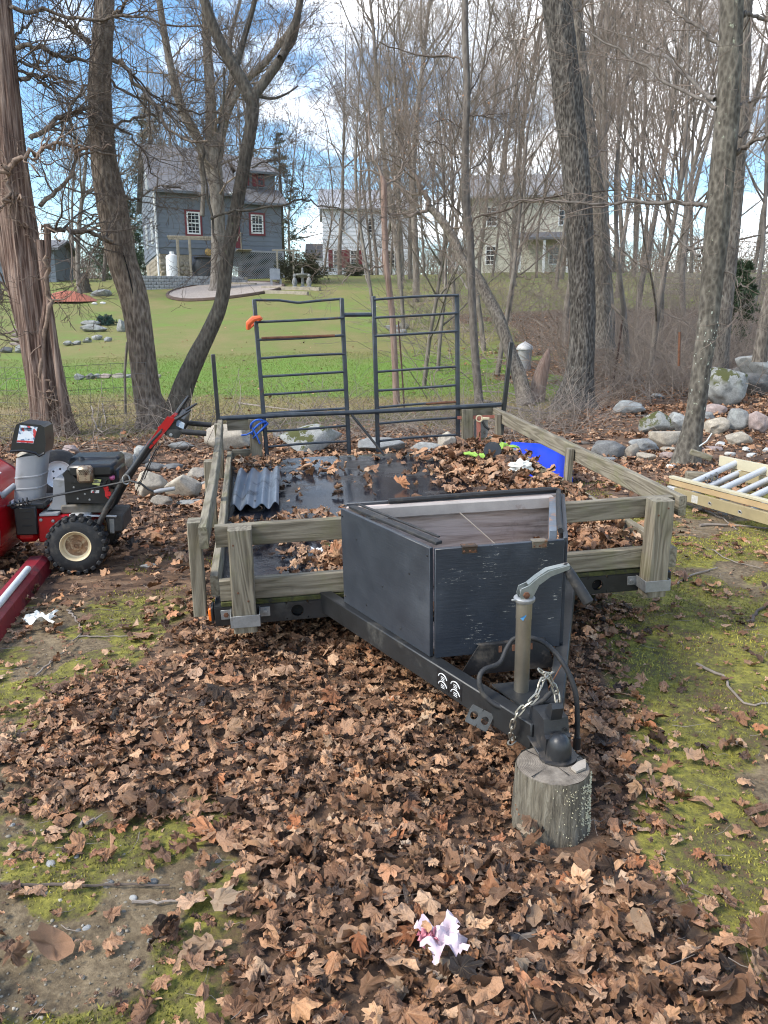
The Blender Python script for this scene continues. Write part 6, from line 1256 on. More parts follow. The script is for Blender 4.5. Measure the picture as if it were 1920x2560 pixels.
lo = mesh_np('leaf_heap', V, F, LEAF, None, attr={'lc': c, 'luv': U}); lo.matrix_world = TM4; tag(lo, 'heap of dry brown leaves drifted over the trailer deck', kind='stuff')
P = np.array([(rng.uniform(-.25, .30), rng.uniform(-.6, -.2), zbx+.03+.05*rng.random()) for _ in range(26)]+[(rng.uniform(.08,.32), rng.uniform(-.35,-.18), zbx+.10+.12*rng.random()) for _ in range(16)]); V, F, c, U = make_leaves(P, np.full(len(P), .11), np.abs(rng.normal(.4, .6, len(P))), 2, 2.6)
lo = mesh_np('leaf_heap', V, F, LEAF, None, attr={'lc': c, 'luv': U}); lo.matrix_world = TM4; tag(lo, 'few dry leaves in the open tool box', kind='stuff')
MB_ = MB().tube([(-.02,-.20,.05), (.10,-.30,-.06), (.16,-.38,-.14)], .003, 6).build('dry_twig', STICK); MB_.matrix_world = TM4; tag(MB_, 'dry stalk poking out of the open tool box', 'twig')
sd_ = tag(empty('corrugated_sheet', tl(-.855, 1.80, zd+.02)), 'blue grey corrugated plastic sheet lying at the left of the trailer deck', 'sheet'); sd_.matrix_world = TM4 @ Matrix.Translation((-.855,1.80,zd+.012)) @ Rz(-.03)
mb = MB(); 
def corr(a, b, o=0): return (-.145+.29*a+.012*b, -.44+.88*b, .017*math.sin(a*math.pi*7)*(1+.3*math.sin(a*9))+.022+.010*math.sin(b*4)-.003*o+.03*b)
mb.grid(lambda a, b: corr(a, b), 42, 6); mb.grid(lambda a, b: corr(a, b, 1), 42, 6); mb.build('sheet_skin', SHEET, sd_, 1.2, fix=False)
wb = tag(empty('plastic_bag'), 'crumpled dirty white plastic bag lying among the leaves on the trailer', 'bag'); wb.matrix_world = TM4 @ Matrix.Translation((.80,1.40,zd+.17))
V0 = I3[0]; V = V0*np.array([.08,.055,.045])*(.5+1.1*np.abs(fbm(V0*2.6, 77, 4)-.5)*2+.35*fbm(V0*1.2,3,2))[:, None]; mesh_np('crumpled_film', V, [I3[1]], WHITEBAG, wb, ang=.5)
cy = tag(empty('black_cap'), 'round black plastic cap lying on its side in the leaves on the trailer', 'cap'); cy.matrix_world = TM4 @ Matrix.Translation((.78,1.92,zd+.165)) @ Rz(-.35) @ Matrix.Rotation(1.25, 4, 'X')
MB().lathe([(.001,.045), (.058,.045), (.062,.041), (.062,-.03), (.056,-.03), (.056,.03), (.001,.03)], 28).build('cap_shell', BLACKPL, cy)
def glove(name, label, M):
    g = tag(empty(name), label, 'glove'); g.matrix_world = M; mb = MB(); V0 = I3[0]; mb.add(V0*np.array([.05,.06,.018]), I3[1])
    for k, (x, L) in enumerate(((-.035,.075), (-.012,.09), (.012,.085), (.034,.065))): mb.tube([(x,.03,0), (x*1.25,.055+L*.4,.008), (x*1.5,.05+L,-.004)], [.014,.013,.009], 8)
    mb.tube([(.035,-.01,0), (.075,.02,.01), (.09,.045,0)], [.015,.013,.009], 8).tube([(0,-.04,0), (0,-.11,.004)], [.038,.045], 12); mb.build('knit', LIME, g).scale = (.6, .6, .6)
glove('work_glove', 'lime green work glove left of the black cap on the trailer', TM4 @ Matrix.Translation((.66,1.93,zd+.14)) @ Rz(1.2) @ Matrix.Rotation(.2, 4, 'X')); glove('work_glove', 'lime green work glove right of the black cap on the trailer', TM4 @ Matrix.Translation((.94,2.05,zd+.165)) @ Rz(-1.3) @ Matrix.Rotation(-.15, 4, 'X'))
bg = tag(empty('snack_wrapper'), 'small silver and green wrapper on the deck behind the left front rail', 'wrapper'); bg.matrix_world = TM4 @ Matrix.Translation((-.56,.52,zd+.02)); MB().grid(lambda a, b: (-.05+.1*a, -.03+.06*b, .012*math.sin(a*9)*math.cos(b*7)), 10, 6).build('foil', WHITE, bg, fix=False); MB().grid(lambda a, b: (.051+.03*a, -.03+.06*b, .012*math.sin(a*5)), 5, 4).build('green_end', simple('green foil', (.04,.45,.2), .4, 0, .2, 20, 0), bg, fix=False)
# ---------------------------------------------------------------- snow blower
bw = at(195, 1437, z=0.)
SB = tag(empty('snow_blower', (bw[0], bw[1], zg1(bw[0], bw[1])-.005), .15), 'red and black snow blower with grey chute parked on leaves left of the trailer', 'snow blower')
S8 = .00061
def bl(zx, zy, dy): return np.array([S8*(zx-350*dy-775)*(1+dy/4.7), dy, .19+S8*(1310-zy-344*dy)])
def bxz(pts): return [(S8*(x-775), .19+S8*(1310-y)) for x, y in pts]
def BB(name, a, b, mat, ch=.006, par=None): return MB().box(a, b, ch).build(name, mat, par or SB)
# wheels with chunky lugs
for dy, nm in ((.06, 0), (.54, 1)):
    t, r = MB(), MB(); R = .176; w = .115
    t.lathe([(R*.50,-w/2), (R*.62,-w*.52), (R*.82,-w*.50), (R*.92,-w*.42), (R*.94,-w*.2), (R*.94,w*.2), (R*.92,w*.42), (R*.82,w*.5), (R*.5,w/2)], 40, (0,dy,.183), (0,1,0), True)
    for k in range(22):
        for s in (-1, 1):
            a = (k+.5*(s > 0))*2*math.pi/22; c, sn = math.cos(a), math.sin(a); Rm = np.array([[c,0,sn],[0,1,0],[-sn,0,c]]) @ np.array([[1,0,0],[0,1,0],[0,0,1]])
            t.box((-.014,-.030,-.012), (.014,.030,.012), .004, R=Rm, c=(R*.935*sn, dy+s*.030, .183+R*.935*c))
    wl = t.build('wheel', RUBBER, SB)
    m = r.lathe([(.001,-.030), (.03,-.032), (.034,-.022), (.062,-.022), (.076,-.03), (.084,-.056), (.090,-.060), (.094,-.055), (.094,.05)], 36, (0,dy,.183), (0,1,0)).build('rim', CREAM, wl)
    MB().lathe([(.001,-.034), (.031,-.0335), (.0355,-.024), (.060,-.0235), (.066,-.0255)], 30, (0,dy,.183), (0,1,0)).build('rusty_hub', simple('rusty hub', (.22,.12,.06), .7, .1, .55, 22, .1, (.45,.35,.22), .4), wl); MB().lathe([(.012,-.04), (.010,-.034)], 10, (0,dy,.183), (0,1,0)).build('axle_end', RUST, wl)
# auger housing: curved red back skin, side plates, inner drum, top lip
prof = bxz([(-420,545),(-300,560),(-160,605),(-40,690),(50,820),(100,980),(118,1130),(105,1260),(60,1380),(0,1470),(-110,1535),(-420,1560)])
mb = MB(); y0, y1 = -.035, .635
for off in (0, -.006):
    P = [(x+off, z) for x, z in prof]; V = [(x, y0, z) for x, z in P]+[(x, y1, z) for x, z in P]; n = len(P); mb.add(V, [(i, i+1, n+i+1, n+i) for i in range(n-1)])
hs_ = mb.build('auger_housing', REDPAINT, SB, .9)
for y in (y0-.004, y1): MB().prism(prof+bxz([(-620,1540),(-700,1300),(-640,800),(-520,600)]), y, y+.005, 1).build('side_plate', REDPAINT, hs_)
MB().tube([(x, y0-.002, z) for x, z in prof], .006, 6).tube([(x, y1+.002, z) for x, z in prof], .006, 6).build('rolled_edge', simple('dark red worn edge', (.15,.02,.02), .5, 0, .4, 20, .1, (.08,.06,.05), .4), hs_)
MB().box((S8*(-420-775), .26, .30), (S8*(-900-775), .34, .38), .01).tube([(S8*(-300-775), .05, .22), (S8*(-300-775), .55, .22)], .025, 10).build('auger', RUST, hs_)
lb = MB(); pA, pB = bl(0, 440, .30), bl(130, 530, .30)
q0 = np.array([prof[3][0]*.45+prof[2][0]*.55, 0, prof[3][1]*.45+prof[2][1]*.55]); q1 = np.array([prof[3][0], 0, prof[3][1]]); dd = (q1-q0)/np.linalg.norm(q1-q0); nn = np.array([-dd[2], 0, dd[0]])
nn = nn if nn[2] > 0 else -nn
V = [q0+nn*.004+np.array([0,y,0]) for y in (.17,.40)]+[q1+nn*.004+np.array([0,y,0]) for y in (.40,.17)]; MB().add(V, [(0,1,2,3)]).build('printed_label', BARCODE, hs_, fix=False)
# chassis
BB('chassis', bl(440,1275,.12), bl(930,1010,.12)+np.array([0,.36,0]), REDPAINT, .008); k = BB('drive_housing', bl(225,1280,.14), bl(438,900,.14)+np.array([0,.34,0]), REDPAINT, .03)
k = BB('dark_cover', bl(240,1195,.10), bl(440,915,.10)+np.array([0,.03,0]), BLACKPL, .01)
for zy in (960, 1030, 1100): MB().box(bl(300,zy+8,.094), bl(390,zy,.094)+np.array([0,.005,0]), .002).build('rib', BLACKPL, k)
for zx, zy in ((478,1045),(588,1060)): MB().lathe([(.010,0), (.010,.006), (.001,.008)], 6, bl(zx,zy,.119), (0,-1,0)).build('bolt', GALV, SB)
MB().prism(bxz([(530,930),(560,700),(690,720),(650,1010),(470,1005)]), .17, .42, 1).build('belt_cover', GREYPL, SB, .4); BB('belt_ledge', bl(465,1012,.11), bl(640,985,.11)+np.array([0,.3,0]), GREYPL, .004)
BB('engine_base', bl(745,1040,.12), bl(930,1000,.12)+np.array([0,.3,0]), ALU, .004); BB('engine_block', bl(665,1000,.16), bl(1080,905,.16)+np.array([0,.26,0]), simple('cast engine', (.13,.12,.105), .7, .3, .4, 18, .3, (.2,.15,.1), .4), .01); BB('rear_bracket', bl(1075,1200,.14), bl(1235,1020,.14)+np.array([0,.3,0]), simple('grimy rear', (.055,.05,.045), .7, 0, .4, 20, .2), .01)
MB().beam(bl(1130,1060,.138), bl(1125,1210,.138), .028, .006, .002, (0,1,0)).build('shift_plate', GALV, SB)
MB().beam(bl(740,1010,.11), bl(1180,1035,.11), .012, .012, .003).build('side_rail', ALU, SB)
# engine
EN = MB().prism([(x, z) for x, z in bxz([(692,905),(1050,930),(1112,890),(1130,640),(1060,610),(830,610),(700,620)])], .08, .44, 1).build('engine_shroud', BLACKPL, SB, .4)
MB().prism(bxz([(692,625),(735,580),(850,700),(1060,715),(1100,690),(1080,735),(735,700)]), .060, .078, 1).build('shroud_rim', BLACKPL, EN)
BB('top_cover', bl(758,640,.06)+np.array([0,.0,0]), bl(1185,480,.06)+np.array([0,.40,-.02]), BLACKPL, .022, EN)
TK = BB('fuel_tank', bl(770,560,.26), bl(1230,425,.26)+np.array([0,.24,0]), BLACKPL, .028, EN); MB().lathe([(.034,0), (.034,.028), (.031,.034), (.001,.035)], 18, bl(1015,452,.38)-np.array([0,0,.005])).build('fuel_cap', REDPL, TK)
for k_ in range(10): a = k_*.628; MB().box((-.004,-.004,0), (.004,.004,.026), .001, c=bl(1015,445,.38)+np.array([.034*math.cos(a), .034*math.sin(a), .005])).build('cap_grip', REDPL, TK)
MF = BB('muffler', bl(842,700,.02), bl(992,535,.02)+np.array([0,.07,0]), BRONZE, .016, EN)
for j in range(4):
    for i in range(7): MB().lathe([(.0032,0), (.0032,.0012), (.001,.0014)], 6, bl(868+i*16+(j % 2)*8, 567+j*13, .0195), (0,-1,0)).build('muffler_hole', HOLE, MF)
MB().add([bl(980,706,.056), bl(1045,722,.056), bl(1068,662,.056), bl(1000,652,.056)], [(0,1,2,3)]).build('printed_label', YLABEL, EN, fix=False); MB().add([bl(960,790,.078), bl(1035,795,.078), bl(1040,765,.078), bl(962,760,.078)], [(0,1,2,3)]).build('printed_label', BARCODE, EN, fix=False)
for zx, zy in ((836,845),(944,858),(905,800),(810,730),(1030,612)): MB().lathe([(.007,0), (.006,.004), (.001,.005)], 8, bl(zx,zy,.079), (0,-1,0)).build('screw', GALV, EN)
MB().lathe([(.016,0), (.018,.012), (.012,.024), (.001,.028)], 14, bl(1160,640,.10), (.6,-.8,0)).build('primer_bulb', simple('pink primer bulb', (.45,.10,.22), .35, 0, .1, 9, 0), EN)
kk = MB().prism(bxz([(1058,760),(1075,748),(1105,750),(1112,790),(1098,800),(1128,815),(1122,850),(1090,850),(1128,890),(1118,896),(1072,850),(1072,800)]), .062, .079, 1).build('choke_lever', REDPL, EN)
MB().tube([bl(870,480,.3), bl(900,500,.28), bl(960,500,.2), bl(1010,525,.1)], .005, 6).build('fuel_line', RUBBER, EN); MB().lathe([(.022,0), (.024,.03), (.014,.05)], 12, bl(895,500,.25)).build('spark_cover', BLACKPL, EN); BB('carburettor_cover', bl(1130,760,.12), bl(1230,560,.12)+np.array([0,.25,0]), BLACKPL, .012, EN)
# chute
CH = empty('chute', parent=SB); cb = bl(395,830,.30); ct = bl(468,370,.30); w0, w1 = .088, .088
def chute_ring(t, k=1., shift=0):
    c = cb+(ct-cb)*t; out = []; w = (.086+.004*t)*k
    for a in np.linspace(0, 2*math.pi, 29)[:-1]:
        ca, sa = math.cos(a), math.sin(a); e = .55; out.append(c+np.array([w*np.sign(ca)*abs(ca)**e*.98, w*np.sign(sa)*abs(sa)**e*1.05, .018*ca*t]))
    return out
rings = [(0,1.0),(.05,1.0),(.26,.985),(.27,1.02),(.295,1.02),(.305,.985),(.52,.99),(.53,1.025),(.555,1.025),(.565,.99),(1,1.)]
V = sum([chute_ring(t, k) for t, k in rings], []); mb = MB().add(V, [(i*28+j, i*28+(j+1) % 28, (i+1)*28+(j+1) % 28, (i+1)*28+j) for i in range(len(rings)-1) for j in range(28)]); mb.build('chute_tube', GREYPL, CH, .5)
rg = MB(); t = np.linspace(0, 2*math.pi, 73)[:-1]; rr = .122+.006*np.sign(np.sin(t*26)); V = [cb+np.array([r*math.cos(a), r*math.sin(a), -.012+h]) for h in (0, .008) for a, r in zip(t, rr)]
rg.add(V, [(j, (j+1) % 72, 72+(j+1) % 72, 72+j) for j in range(72)]+[tuple(range(72))[::-1], tuple(range(72, 144))]); rg.build('notched_ring', WHITE, CH, .3); MB().lathe([(.10,-.035), (.115,-.03), (.115,-.014), (.09,-.012)], 28, cb).build('ring_seat', BLACKPL, CH)
BB('chute_base', bl(215,935,.14), bl(520,880,.14)+np.array([0,.32,0]), BLACKPL, .015, CH)
hoodp = [(310,335),(318,300),(345,180),(385,60),(425,42),(600,66),(628,90),(628,250),(610,340),(560,378),(520,345),(420,325)]
hp_ = [(bl(x, y, .30)[0], bl(x, y, .30)[2]) for x, y in hoodp]; MB().prism(hp_, .205, .395, 1).build('chute_hood', BLACKPL, CH, .5)
o1 = MB(); lo_ = [bl(a, b, .30) for a, b in ((312,318),(420,312),(530,340),(560,370),(608,342))]; o1.tube([np.array([p[0], .2035, p[2]]) for p in lo_], .008, 6).build('hood_rim', BLACKPL, CH)
V = [np.array([bl(a, b, .30)[0], .2035, bl(a, b, .30)[2]]) for a, b in ((376,232),(520,244),(572,85),(420,62))]; lbm = MB().add(V, [(0,1,2,3)]).build('warning_label', LABEL, CH, fix=False)
for j, (a, b) in enumerate(((425,88),(425,104))): MB().add([np.array([bl(x, y, .30)[0], .2028, bl(x, y, .30)[2]]) for x, y in ((a,b+8),(a+90,b+15),(a+93,b+6),(a+3,b-1))], [(0,1,2,3)]).build('label_print', HOLE, lbm, fix=False)
MB().add([np.array([bl(x, y, .30)[0], .2029, bl(x, y, .30)[2]]) for x, y in ((378,228),(519,240),(524,222),(383,210))], [(0,1,2,3)]).build('label_band', REDPL, lbm, fix=False)
# crank rod and wire worm, clean-out stick
MB().tube([bl(190,895,.10), bl(300,870,.10), bl(700,795,.06), bl(1300,690,.02), bl(1345,686,.0), bl(1420,712,-.02)]+[np.array(bl((x*.3858)/.2531, (960+y*.3858-1040)/.2531, -.03)) for x, y in ((930,665),(985,715),(1025,733))], .0065, 8).build('crank_rod', BLACK_STEEL, SB)
gp_ = [bl((x*.3858)/.2531, (960+y*.3858-1040)/.2531, -.03) for x, y in ((1020,733),(1060,726),(1150,714))]; MB().tube(gp_, [.010,.0135,.012], 10).build('crank_grip', GREYPL, SB)
t = np.linspace(0, 1, 70); a0, a1 = bl(210,890,.10), bl(400,850,.10); MB().tube([a0+(a1-a0)*q+.022*np.array([0, math.cos(q*31), math.sin(q*31)]) for q in t], .004, 5).build('wire_worm', BLACK_STEEL, SB)
MB().tube([bl(78,850,.16), bl(150,790,.18), bl(275,685,.24)], [.015,.019,.016], 10).lathe([(.024,0), (.024,.012)], 12, bl(160,775,.18), (-.6,-.3,-.5)).build('clean_out_tool', GREYPL, SB)
eye = bl(1300,670,.02); tt = np.linspace(0, 6.28, 14); MB().tube([eye+np.array([.02*math.cos(a), 0, .028*math.sin(a)]) for a in tt], .005, 6).build('rod_eye', GALV, SB)
# handlebars
def b5(x, y, dy): return bl((x*.3858)/.2531, (960+y*.3858-1040)/.2531, dy)
for dy, sh in ((.06, 0), (.50, 1)):
    off = b5(0,0,0)*0
    base = [b5(665,930,.06), b5(730,810,.06), b5(840,640,.06), b5(900,570,.06), b5(1010,420,.06), b5(1090,335,.06)]
    P = [np.array([p[0], dy, p[2]]) for p in base]; MB().tube(spline(P, 24), .0175, 10).build('handlebar', BLACK_STEEL, SB)
    g0 = b5(1120,345,.06); g1 = b5(1215,345,.06); g2 = b5(1362,360,.06); MB().tube([np.array([p[0], dy, p[2]]) for p in (g0, g1, g2)], [.012,.012,.012], 8).tube([np.array([p[0], dy, p[2]]) for p in (g1, g1*.8+g2*.2, g2)], [.016,.0175,.0165], 12).build('grip', RUBBER, SB)
    l0, l1, l2 = b5(1095,330,.06), b5(1180,270,.06), b5(1275,212,.06); MB().tube([np.array([p[0], dy, p[2]+.004]) for p in (l0, l1, l2)], [.010,.011,.006], 8).build('clutch_lever', BLACKPL, SB); MB().prism([(b5(x, y, .06)[0], b5(x, y, .06)[2]) for x, y in ((1105,330),(1180,325),(1215,345),(1190,385),(1130,375))], dy-.012, dy+.012, 1).build('lever_bracket', BLACKPL, SB)
    MB().lathe([(.010,0), (.010,.005), (.001,.006)], 6, np.array([b5(1145,362,.06)[0], dy-.012, b5(1145,362,.06)[2]]), (0,-1,0)).build('bolt', GALV, SB)
cs = MB().prism([(b5(x, y, .06)[0], b5(x, y, .06)[2]) for x, y in ((992,425),(1015,450),(1090,370),(1150,300),(1175,262),(1130,245),(1085,300),(1020,390))], .045, .075, 1).build('side_panel', REDPAINT, SB, .5)
for zx, zy in ((1025,420),(1058,375),(1090,330)): MB().lathe([(.006,0), (.005,.004), (.001,.005)], 8, b5(zx,zy,.043), (0,-1,0)).build('screw', BLACKPL, cs)
MB().prism([(b5(x, y, .06)[0], b5(x, y, .06)[2]) for x, y in ((1075,330),(1180,245),(1225,270),(1215,330),(1110,372))], .077, .48, 1).build('control_panel', BLACKPL, SB, .5); MB().prism([(b5(x, y, .06)[0], b5(x, y, .06)[2]) for x, y in ((1060,320),(1160,238),(1182,247),(1078,332))], .08, .48, 1).build('panel_top', REDPAINT, SB, .5)
MB().tube([b5(1160,250,.22), b5(1205,180,.22), b5(1262,98,.22)], [.010,.014,.007], 8).build('speed_lever', BLACKPL, SB); MB().lathe([(.016,0), (.02,.02), (.001,.03)], 10, b5(1225,215,.35)).build('knob', BLACKPL, SB)
V = [b5(1185,262,.074), b5(1232,290,.074), b5(1222,328,.074), b5(1178,305,.074)]; MB().add(V, [(0,1,2,3)]).build('printed_label', LABEL, SB, fix=False)
for (a, b) in (((1060,420),(925,690)), ((1080,400),(960,640)), ((1045,440),(900,730))): MB().tube([b5(*a,.2), b5((a[0]+b[0])/2-15, (a[1]+b[1])/2+15, .22), b5(*b,.25)], .003, 5).build('control_cable', BLACK_STEEL, SB)
# ---------------------------------------------------------------- spare wheel, beam, pipe, ladder, blue tub, papers
p = at(147, 1186, Y=5.6); T = tag(empty('spare_wheel', tuple(p), .38), 'trailer tyre on a white rim leaning on stones behind the snow blower chute', 'wheel'); T.rotation_euler[0] = -.14
t, r = MB(), MB(); wheel(t, r, (0,0,0), (0,1,0), .185, .12); tt = t.build('tyre', RUBBER, T); r.build('rim', WHITE, T)
for k in range(5): a = k*1.2566; MB().lathe([(.008,0), (.001,.001)], 8, (.042*math.cos(a), -.031, .042*math.sin(a)), (0,-1,0)).build('lug_hole', HOLE, T)
a = gnd(100, 1440); b = gnd(-95, 1690); a[2] += .05; b[2] += .05; T = tag(empty('steel_beam'), 'maroon steel channel lying on the leaves at the left edge below the snow blower', 'steel beam'); d = (b-a)/np.linalg.norm(b-a); T.location = a; sd2 = np.array([-d[1], d[0], 0])
prof2 = [(-.065,-.06), (-.065,.035), (-.045,.058), (.030,.062), (.062,.040), (.068,-.06)]; L_ = np.linalg.norm(b-a); V = [sd2*x+np.array([0,0,z])+d*l for l in (0, L_) for x, z in prof2]; n = len(prof2); MB().add(V, [(i, (i+1) % n, n+(i+1) % n, n+i) for i in range(n)]+[tuple(range(n))[::-1], tuple(range(n, 2*n))]).build('channel', MAROON, T, .3)
a = at(70, 1422, z=.13); b = at(-60, 1580, z=.11); tag(MB().tube([a, b], .018, 14).build('pipe', WHITEPVC), 'grey white plastic pipe resting on the maroon beam', 'pipe')
def paper(px, py, w, h, label, mat, name='paper_scrap', seed=1):
    p = gnd(px, py); T = tag(empty(name, p+np.array([0,0,.062]), .2), label, 'paper'); n = 13
    V = np.array([(w*(i/n-.5)*(1+.2*math.sin(j*.9+seed))+random.gauss(0,.0015), h*(j/n-.5)*(1+.25*math.sin(i*.8+seed*2))+random.gauss(0,.0015), .016*math.sin(i*.8+seed)*math.cos(j*.7)+.008*random.random()) for i in range(n+1) for j in range(n+1)]); F = [(i*(n+1)+j, (i+1)*(n+1)+j, (i+1)*(n+1)+j+1, i*(n+1)+j+1) for i in range(n) for j in range(n) if random.random() > (.25 if i in (0, n-1) or j in (0, n-1) else .0)]
    MB().add(V, F).build('sheet', mat, T, .6, fix=False); return T
paper(1105, 2425, .095, .10, 'torn faded pink paper lying on the leaves in front of the trailer', PAPER, seed=3); t = paper(1070, 2418, .04, .04, 'small red and pink torn scrap beside the pink paper', simple('red pink scrap', (.62,.22,.26), .7, 0, .3, 20, .1), seed=5)
paper(104, 1575, .13, .10, 'crumpled white paper on the ground below the maroon beam', WHITEBAG, seed=2)
# ladder
zl1, zl2 = .20, .24
LA = tag(empty('extension_ladder'), 'yellow fibreglass extension ladder lying flat with grey rungs at the right edge', 'ladder')
def rail(a, b, name, mat, w=.028, h=.075): return MB().beam(a, b, w, h, .003).build(name, mat, LA)
A0 = at(1672, 1215, z=.17); A1 = at(2150, 1345, z=.17); B0 = at(1752, 1150, Y=A0[1]+.36); d = (A1-A0); d[2] = 0; dl = d/np.linalg.norm(d); nrm2 = B0-A0-dl*np.dot(B0-A0, dl); sep = np.linalg.norm(nrm2)-.02; nrm2 /= np.linalg.norm(nrm2); dA = A0
near_lo = rail(dA+np.array([0,0,-.04])+dl*.0, dA+dl*2.6+np.array([0,0,-.04]), 'rail', FIBER, .03, .085); 
for (o, zz, m, l0) in ((-.0, .062, FIBER2, -.02),):
    rail(dA+dl*l0+nrm2*.035+np.array([0,0,zz]), dA+dl*2.6+nrm2*.035+np.array([0,0,zz]), 'rail', m, .05, .022); rail(dA+dl*l0+nrm2*.022+np.array([0,0,zz-.035]), dA+dl*2.6+nrm2*.022+np.array([0,0,zz-.035]), 'rail_web', simple('brown fibreglass', (.42,.30,.16), .5, 0, .12, 6, 0), .012, .045)  # rail web in a browner fibreglass than the flange
rail(dA+nrm2*(sep+.02)+dl*.02+np.array([0,0,.03]), dA+nrm2*(sep+.02)+dl*2.6+np.array([0,0,.03]), 'rail', FIBER2, .03, .085); rail(dA+nrm2*sep+dl*.18+np.array([0,0,-.05]), dA+nrm2*sep+dl*2.6+np.array([0,0,-.05]), 'rail', FIBER, .03, .08)
rail(dA+np.array([0,0,-.042])-dl*.004, dA+dl*.085+np.array([0,0,-.042]), 'rail_end_cap', ALU, .034, .09)
for k in range(7):
    s = .20+k*.305
    for (zz, ds, r_) in ((.04, 0, .025), (-.03, .052, .025)):
        c0 = dA+dl*(s+ds)+np.array([0,0,zz]); MB().tube([c0+nrm2*.03, c0+nrm2*(sep+.02)], r_, 10).build('rung', ALU, LA)
    e_ = dA+dl*(s-.01)+np.array([0,0,-.04])-nrm2*.0165; MB().lathe([(.012,0), (.017,0), (.017,.004), (.012,.004)], 16, e_, -nrm2, True).build('rung_ferrule', ALU, LA); MB().lathe([(.0118,.001), (.001,.0012)], 12, e_, -nrm2).build('rung_bore', HOLE, LA)
c0 = dA+dl*.23+nrm2*.16+np.array([0,0,.04]); MB().tube([c0+np.array([.03*math.cos(a)*dl[0], .03*math.cos(a)*dl[1], .03*math.sin(a)-.02])+nrm2*.004*k for k, a in enumerate(np.linspace(0, 18, 40))], .005, 5).build('tied_cord', simple('dark grey cord', (.07,.075,.08), .8, 0, .2, 40, .2), LA)
V = [dA+dl*s_-nrm2*.0158+np.array([0,0,z_]) for s_, z_ in ((.29,-.07),(.36,-.07),(.36,-.01),(.29,-.01))]; MB().add(V, [(0,1,2,3)]).build('faded_label', simple('faded silver label', (.55,.53,.48), .5, .2, .2, 50, 0), LA, fix=False)
p = at(1760, 1205, z=.02); T = tag(empty('ladder_prop', p), 'grey weathered wooden block under the left end of the ladder', 'wood block'); MB().beam((-.16,.05,.05), (.10,.0,.04), .10, .09, .006).build('block', WX, T)
q_ = dA+dl*.42+nrm2*.2; T = tag(empty('turned_finial', (q_[0], q_[1], zg1(q_[0], q_[1]))), 'small grey turned metal finial standing between the ladder rungs', 'finial'); MB().lathe([(.035,0), (.035,.02), (.018,.05), (.03,.07), (.03,.09), (.016,.10), (.027,.12), (.027,.14), (.014,.155), (.02,.17), (.001,.185)], 16).build('turning', simple('dull pewter', (.20,.19,.19), .6, .4, .2, 30, .1), T)
p = dA-dl*.05+nrm2*.30; T = tag(empty('rope_tie'), 'frayed pale rope and timber offcut tied where the ladder meets the maple', 'rope')
c0 = at(1742, 1128, Y=A0[1]+.75); MB().beam(c0+np.array([-.06,0,0]), c0+np.array([.12,-.05,-.06]), .07, .05, .005).build('offcut', WX, T); MB().tube([c0+np.array([.0,-.04,.05]), c0+np.array([.06,-.05,.10]), c0+np.array([.11,-.03,.17])], .006, 6).build('cord', WHITEPVC, T)
# blue tub on its side behind the right rail
YB = 7.3; c0 = at(1300, 1128, Y=YB); T = tag(empty('blue_tub', (c0[0], YB, zg1(c0[0], YB)+.02)), 'bright blue plastic tub lying upside down on the leaves behind the right trailer rail', 'tub'); T.rotation_euler = (0, .03, -.30)
q = mpp(1315, 1118, YB)
def ringp(w, d, r, n=8):
    out = []
    for k, (sx, sy) in enumerate(((1,1), (-1,1), (-1,-1), (1,-1))):
        for i in range(n+1): a = k*math.pi/2+i*math.pi/2/n; out.append((sx*(w-r)+r*math.cos(a), sy*(d-r)+r*math.sin(a)))
    return out
lay = [(.33,.20,.0),(.36,.23,.04),(.375,.25,.20),(.375,.25,.235),(.41,.285,.245),(.41,.285,.285),(.36,.235,.285),(.32,.19,.03)]; n = 36; Rt = Matrix.Rotation(math.radians(172), 3, 'X'); V = []
for w, d, z in [(a*1.22, b*1.1, c*1.22) for a, b, c in lay]: V += [tuple(Rt @ Vector((x, y, z))) for x, y in ringp(w, d, .09)]
V = np.array(V); V[:, 2] -= V[:, 2].min()+.02
MB().add(V, [(i*n+j, i*n+(j+1) % n, (i+1)*n+(j+1) % n, (i+1)*n+j) for i in range(7) for j in range(n)]+[tuple(range(n))[::-1], tuple(7*n+j for j in range(n))]).build('tub_shell', BLUE, T, .5)
# metal can, fence posts and wire fence
p = gnd(1310, 925); q = mpp(1310, 925, p[1]); T = tag(empty('metal_can', p), 'grey ribbed metal can with a pale domed lid standing behind the brush', 'bin'); w = 19*q
MB().lathe([(w*.85,-.1)]+[(w*(.88+.10*(k % 2)*.4+.002*k), 50*q*k/12) for k in range(13)]+[(w,50*q)], 24).build('can_body', simple('grey zinc can', (.30,.30,.30), .6, .3, .15, 6, .1), T); MB().lathe([(w*1.1,50*q), (w*1.1,54*q), (w*.9,60*q), (w*.4,66*q), (w*.12,68*q), (.001,72*q)], 24).build('lid', simple('pale zinc lid', (.48,.47,.46), .55, .3, .15, 6, .1), T)
def post(pts, Y, r, label, mat, top=0): return tag(MB().tube([at(a, b, Y=Y) for a, b in pts], r, 6).build('fence_post', mat), label, 'fence post')
post([(1556,800), (1545,880), (1528,985)], gnd(1530, 975)[1], .022, 'leaning dark rusty fence post in the brush right of the oak', simple('dark rust post', (.06,.035,.028), .8, .2, .4, 12, .2)); post([(996,803), (1003,900), (1012,1040)], gnd(1010, 1030)[1], .016, 'thin rusty fence post beside the reddish dead sapling', simple('rust post', (.11,.06,.045), .8, .2, .4, 12, .2)); post([(1699,830), (1698,870), (1697,915)], 12.5, .02, 'short rusty fence post deep in the brush', RUST)
post([(318,855), (312,930), (314,1035)], gnd(314, 1042)[1], .022, 'thin grey stake standing between the leaning tree and the cedar', MIDB)
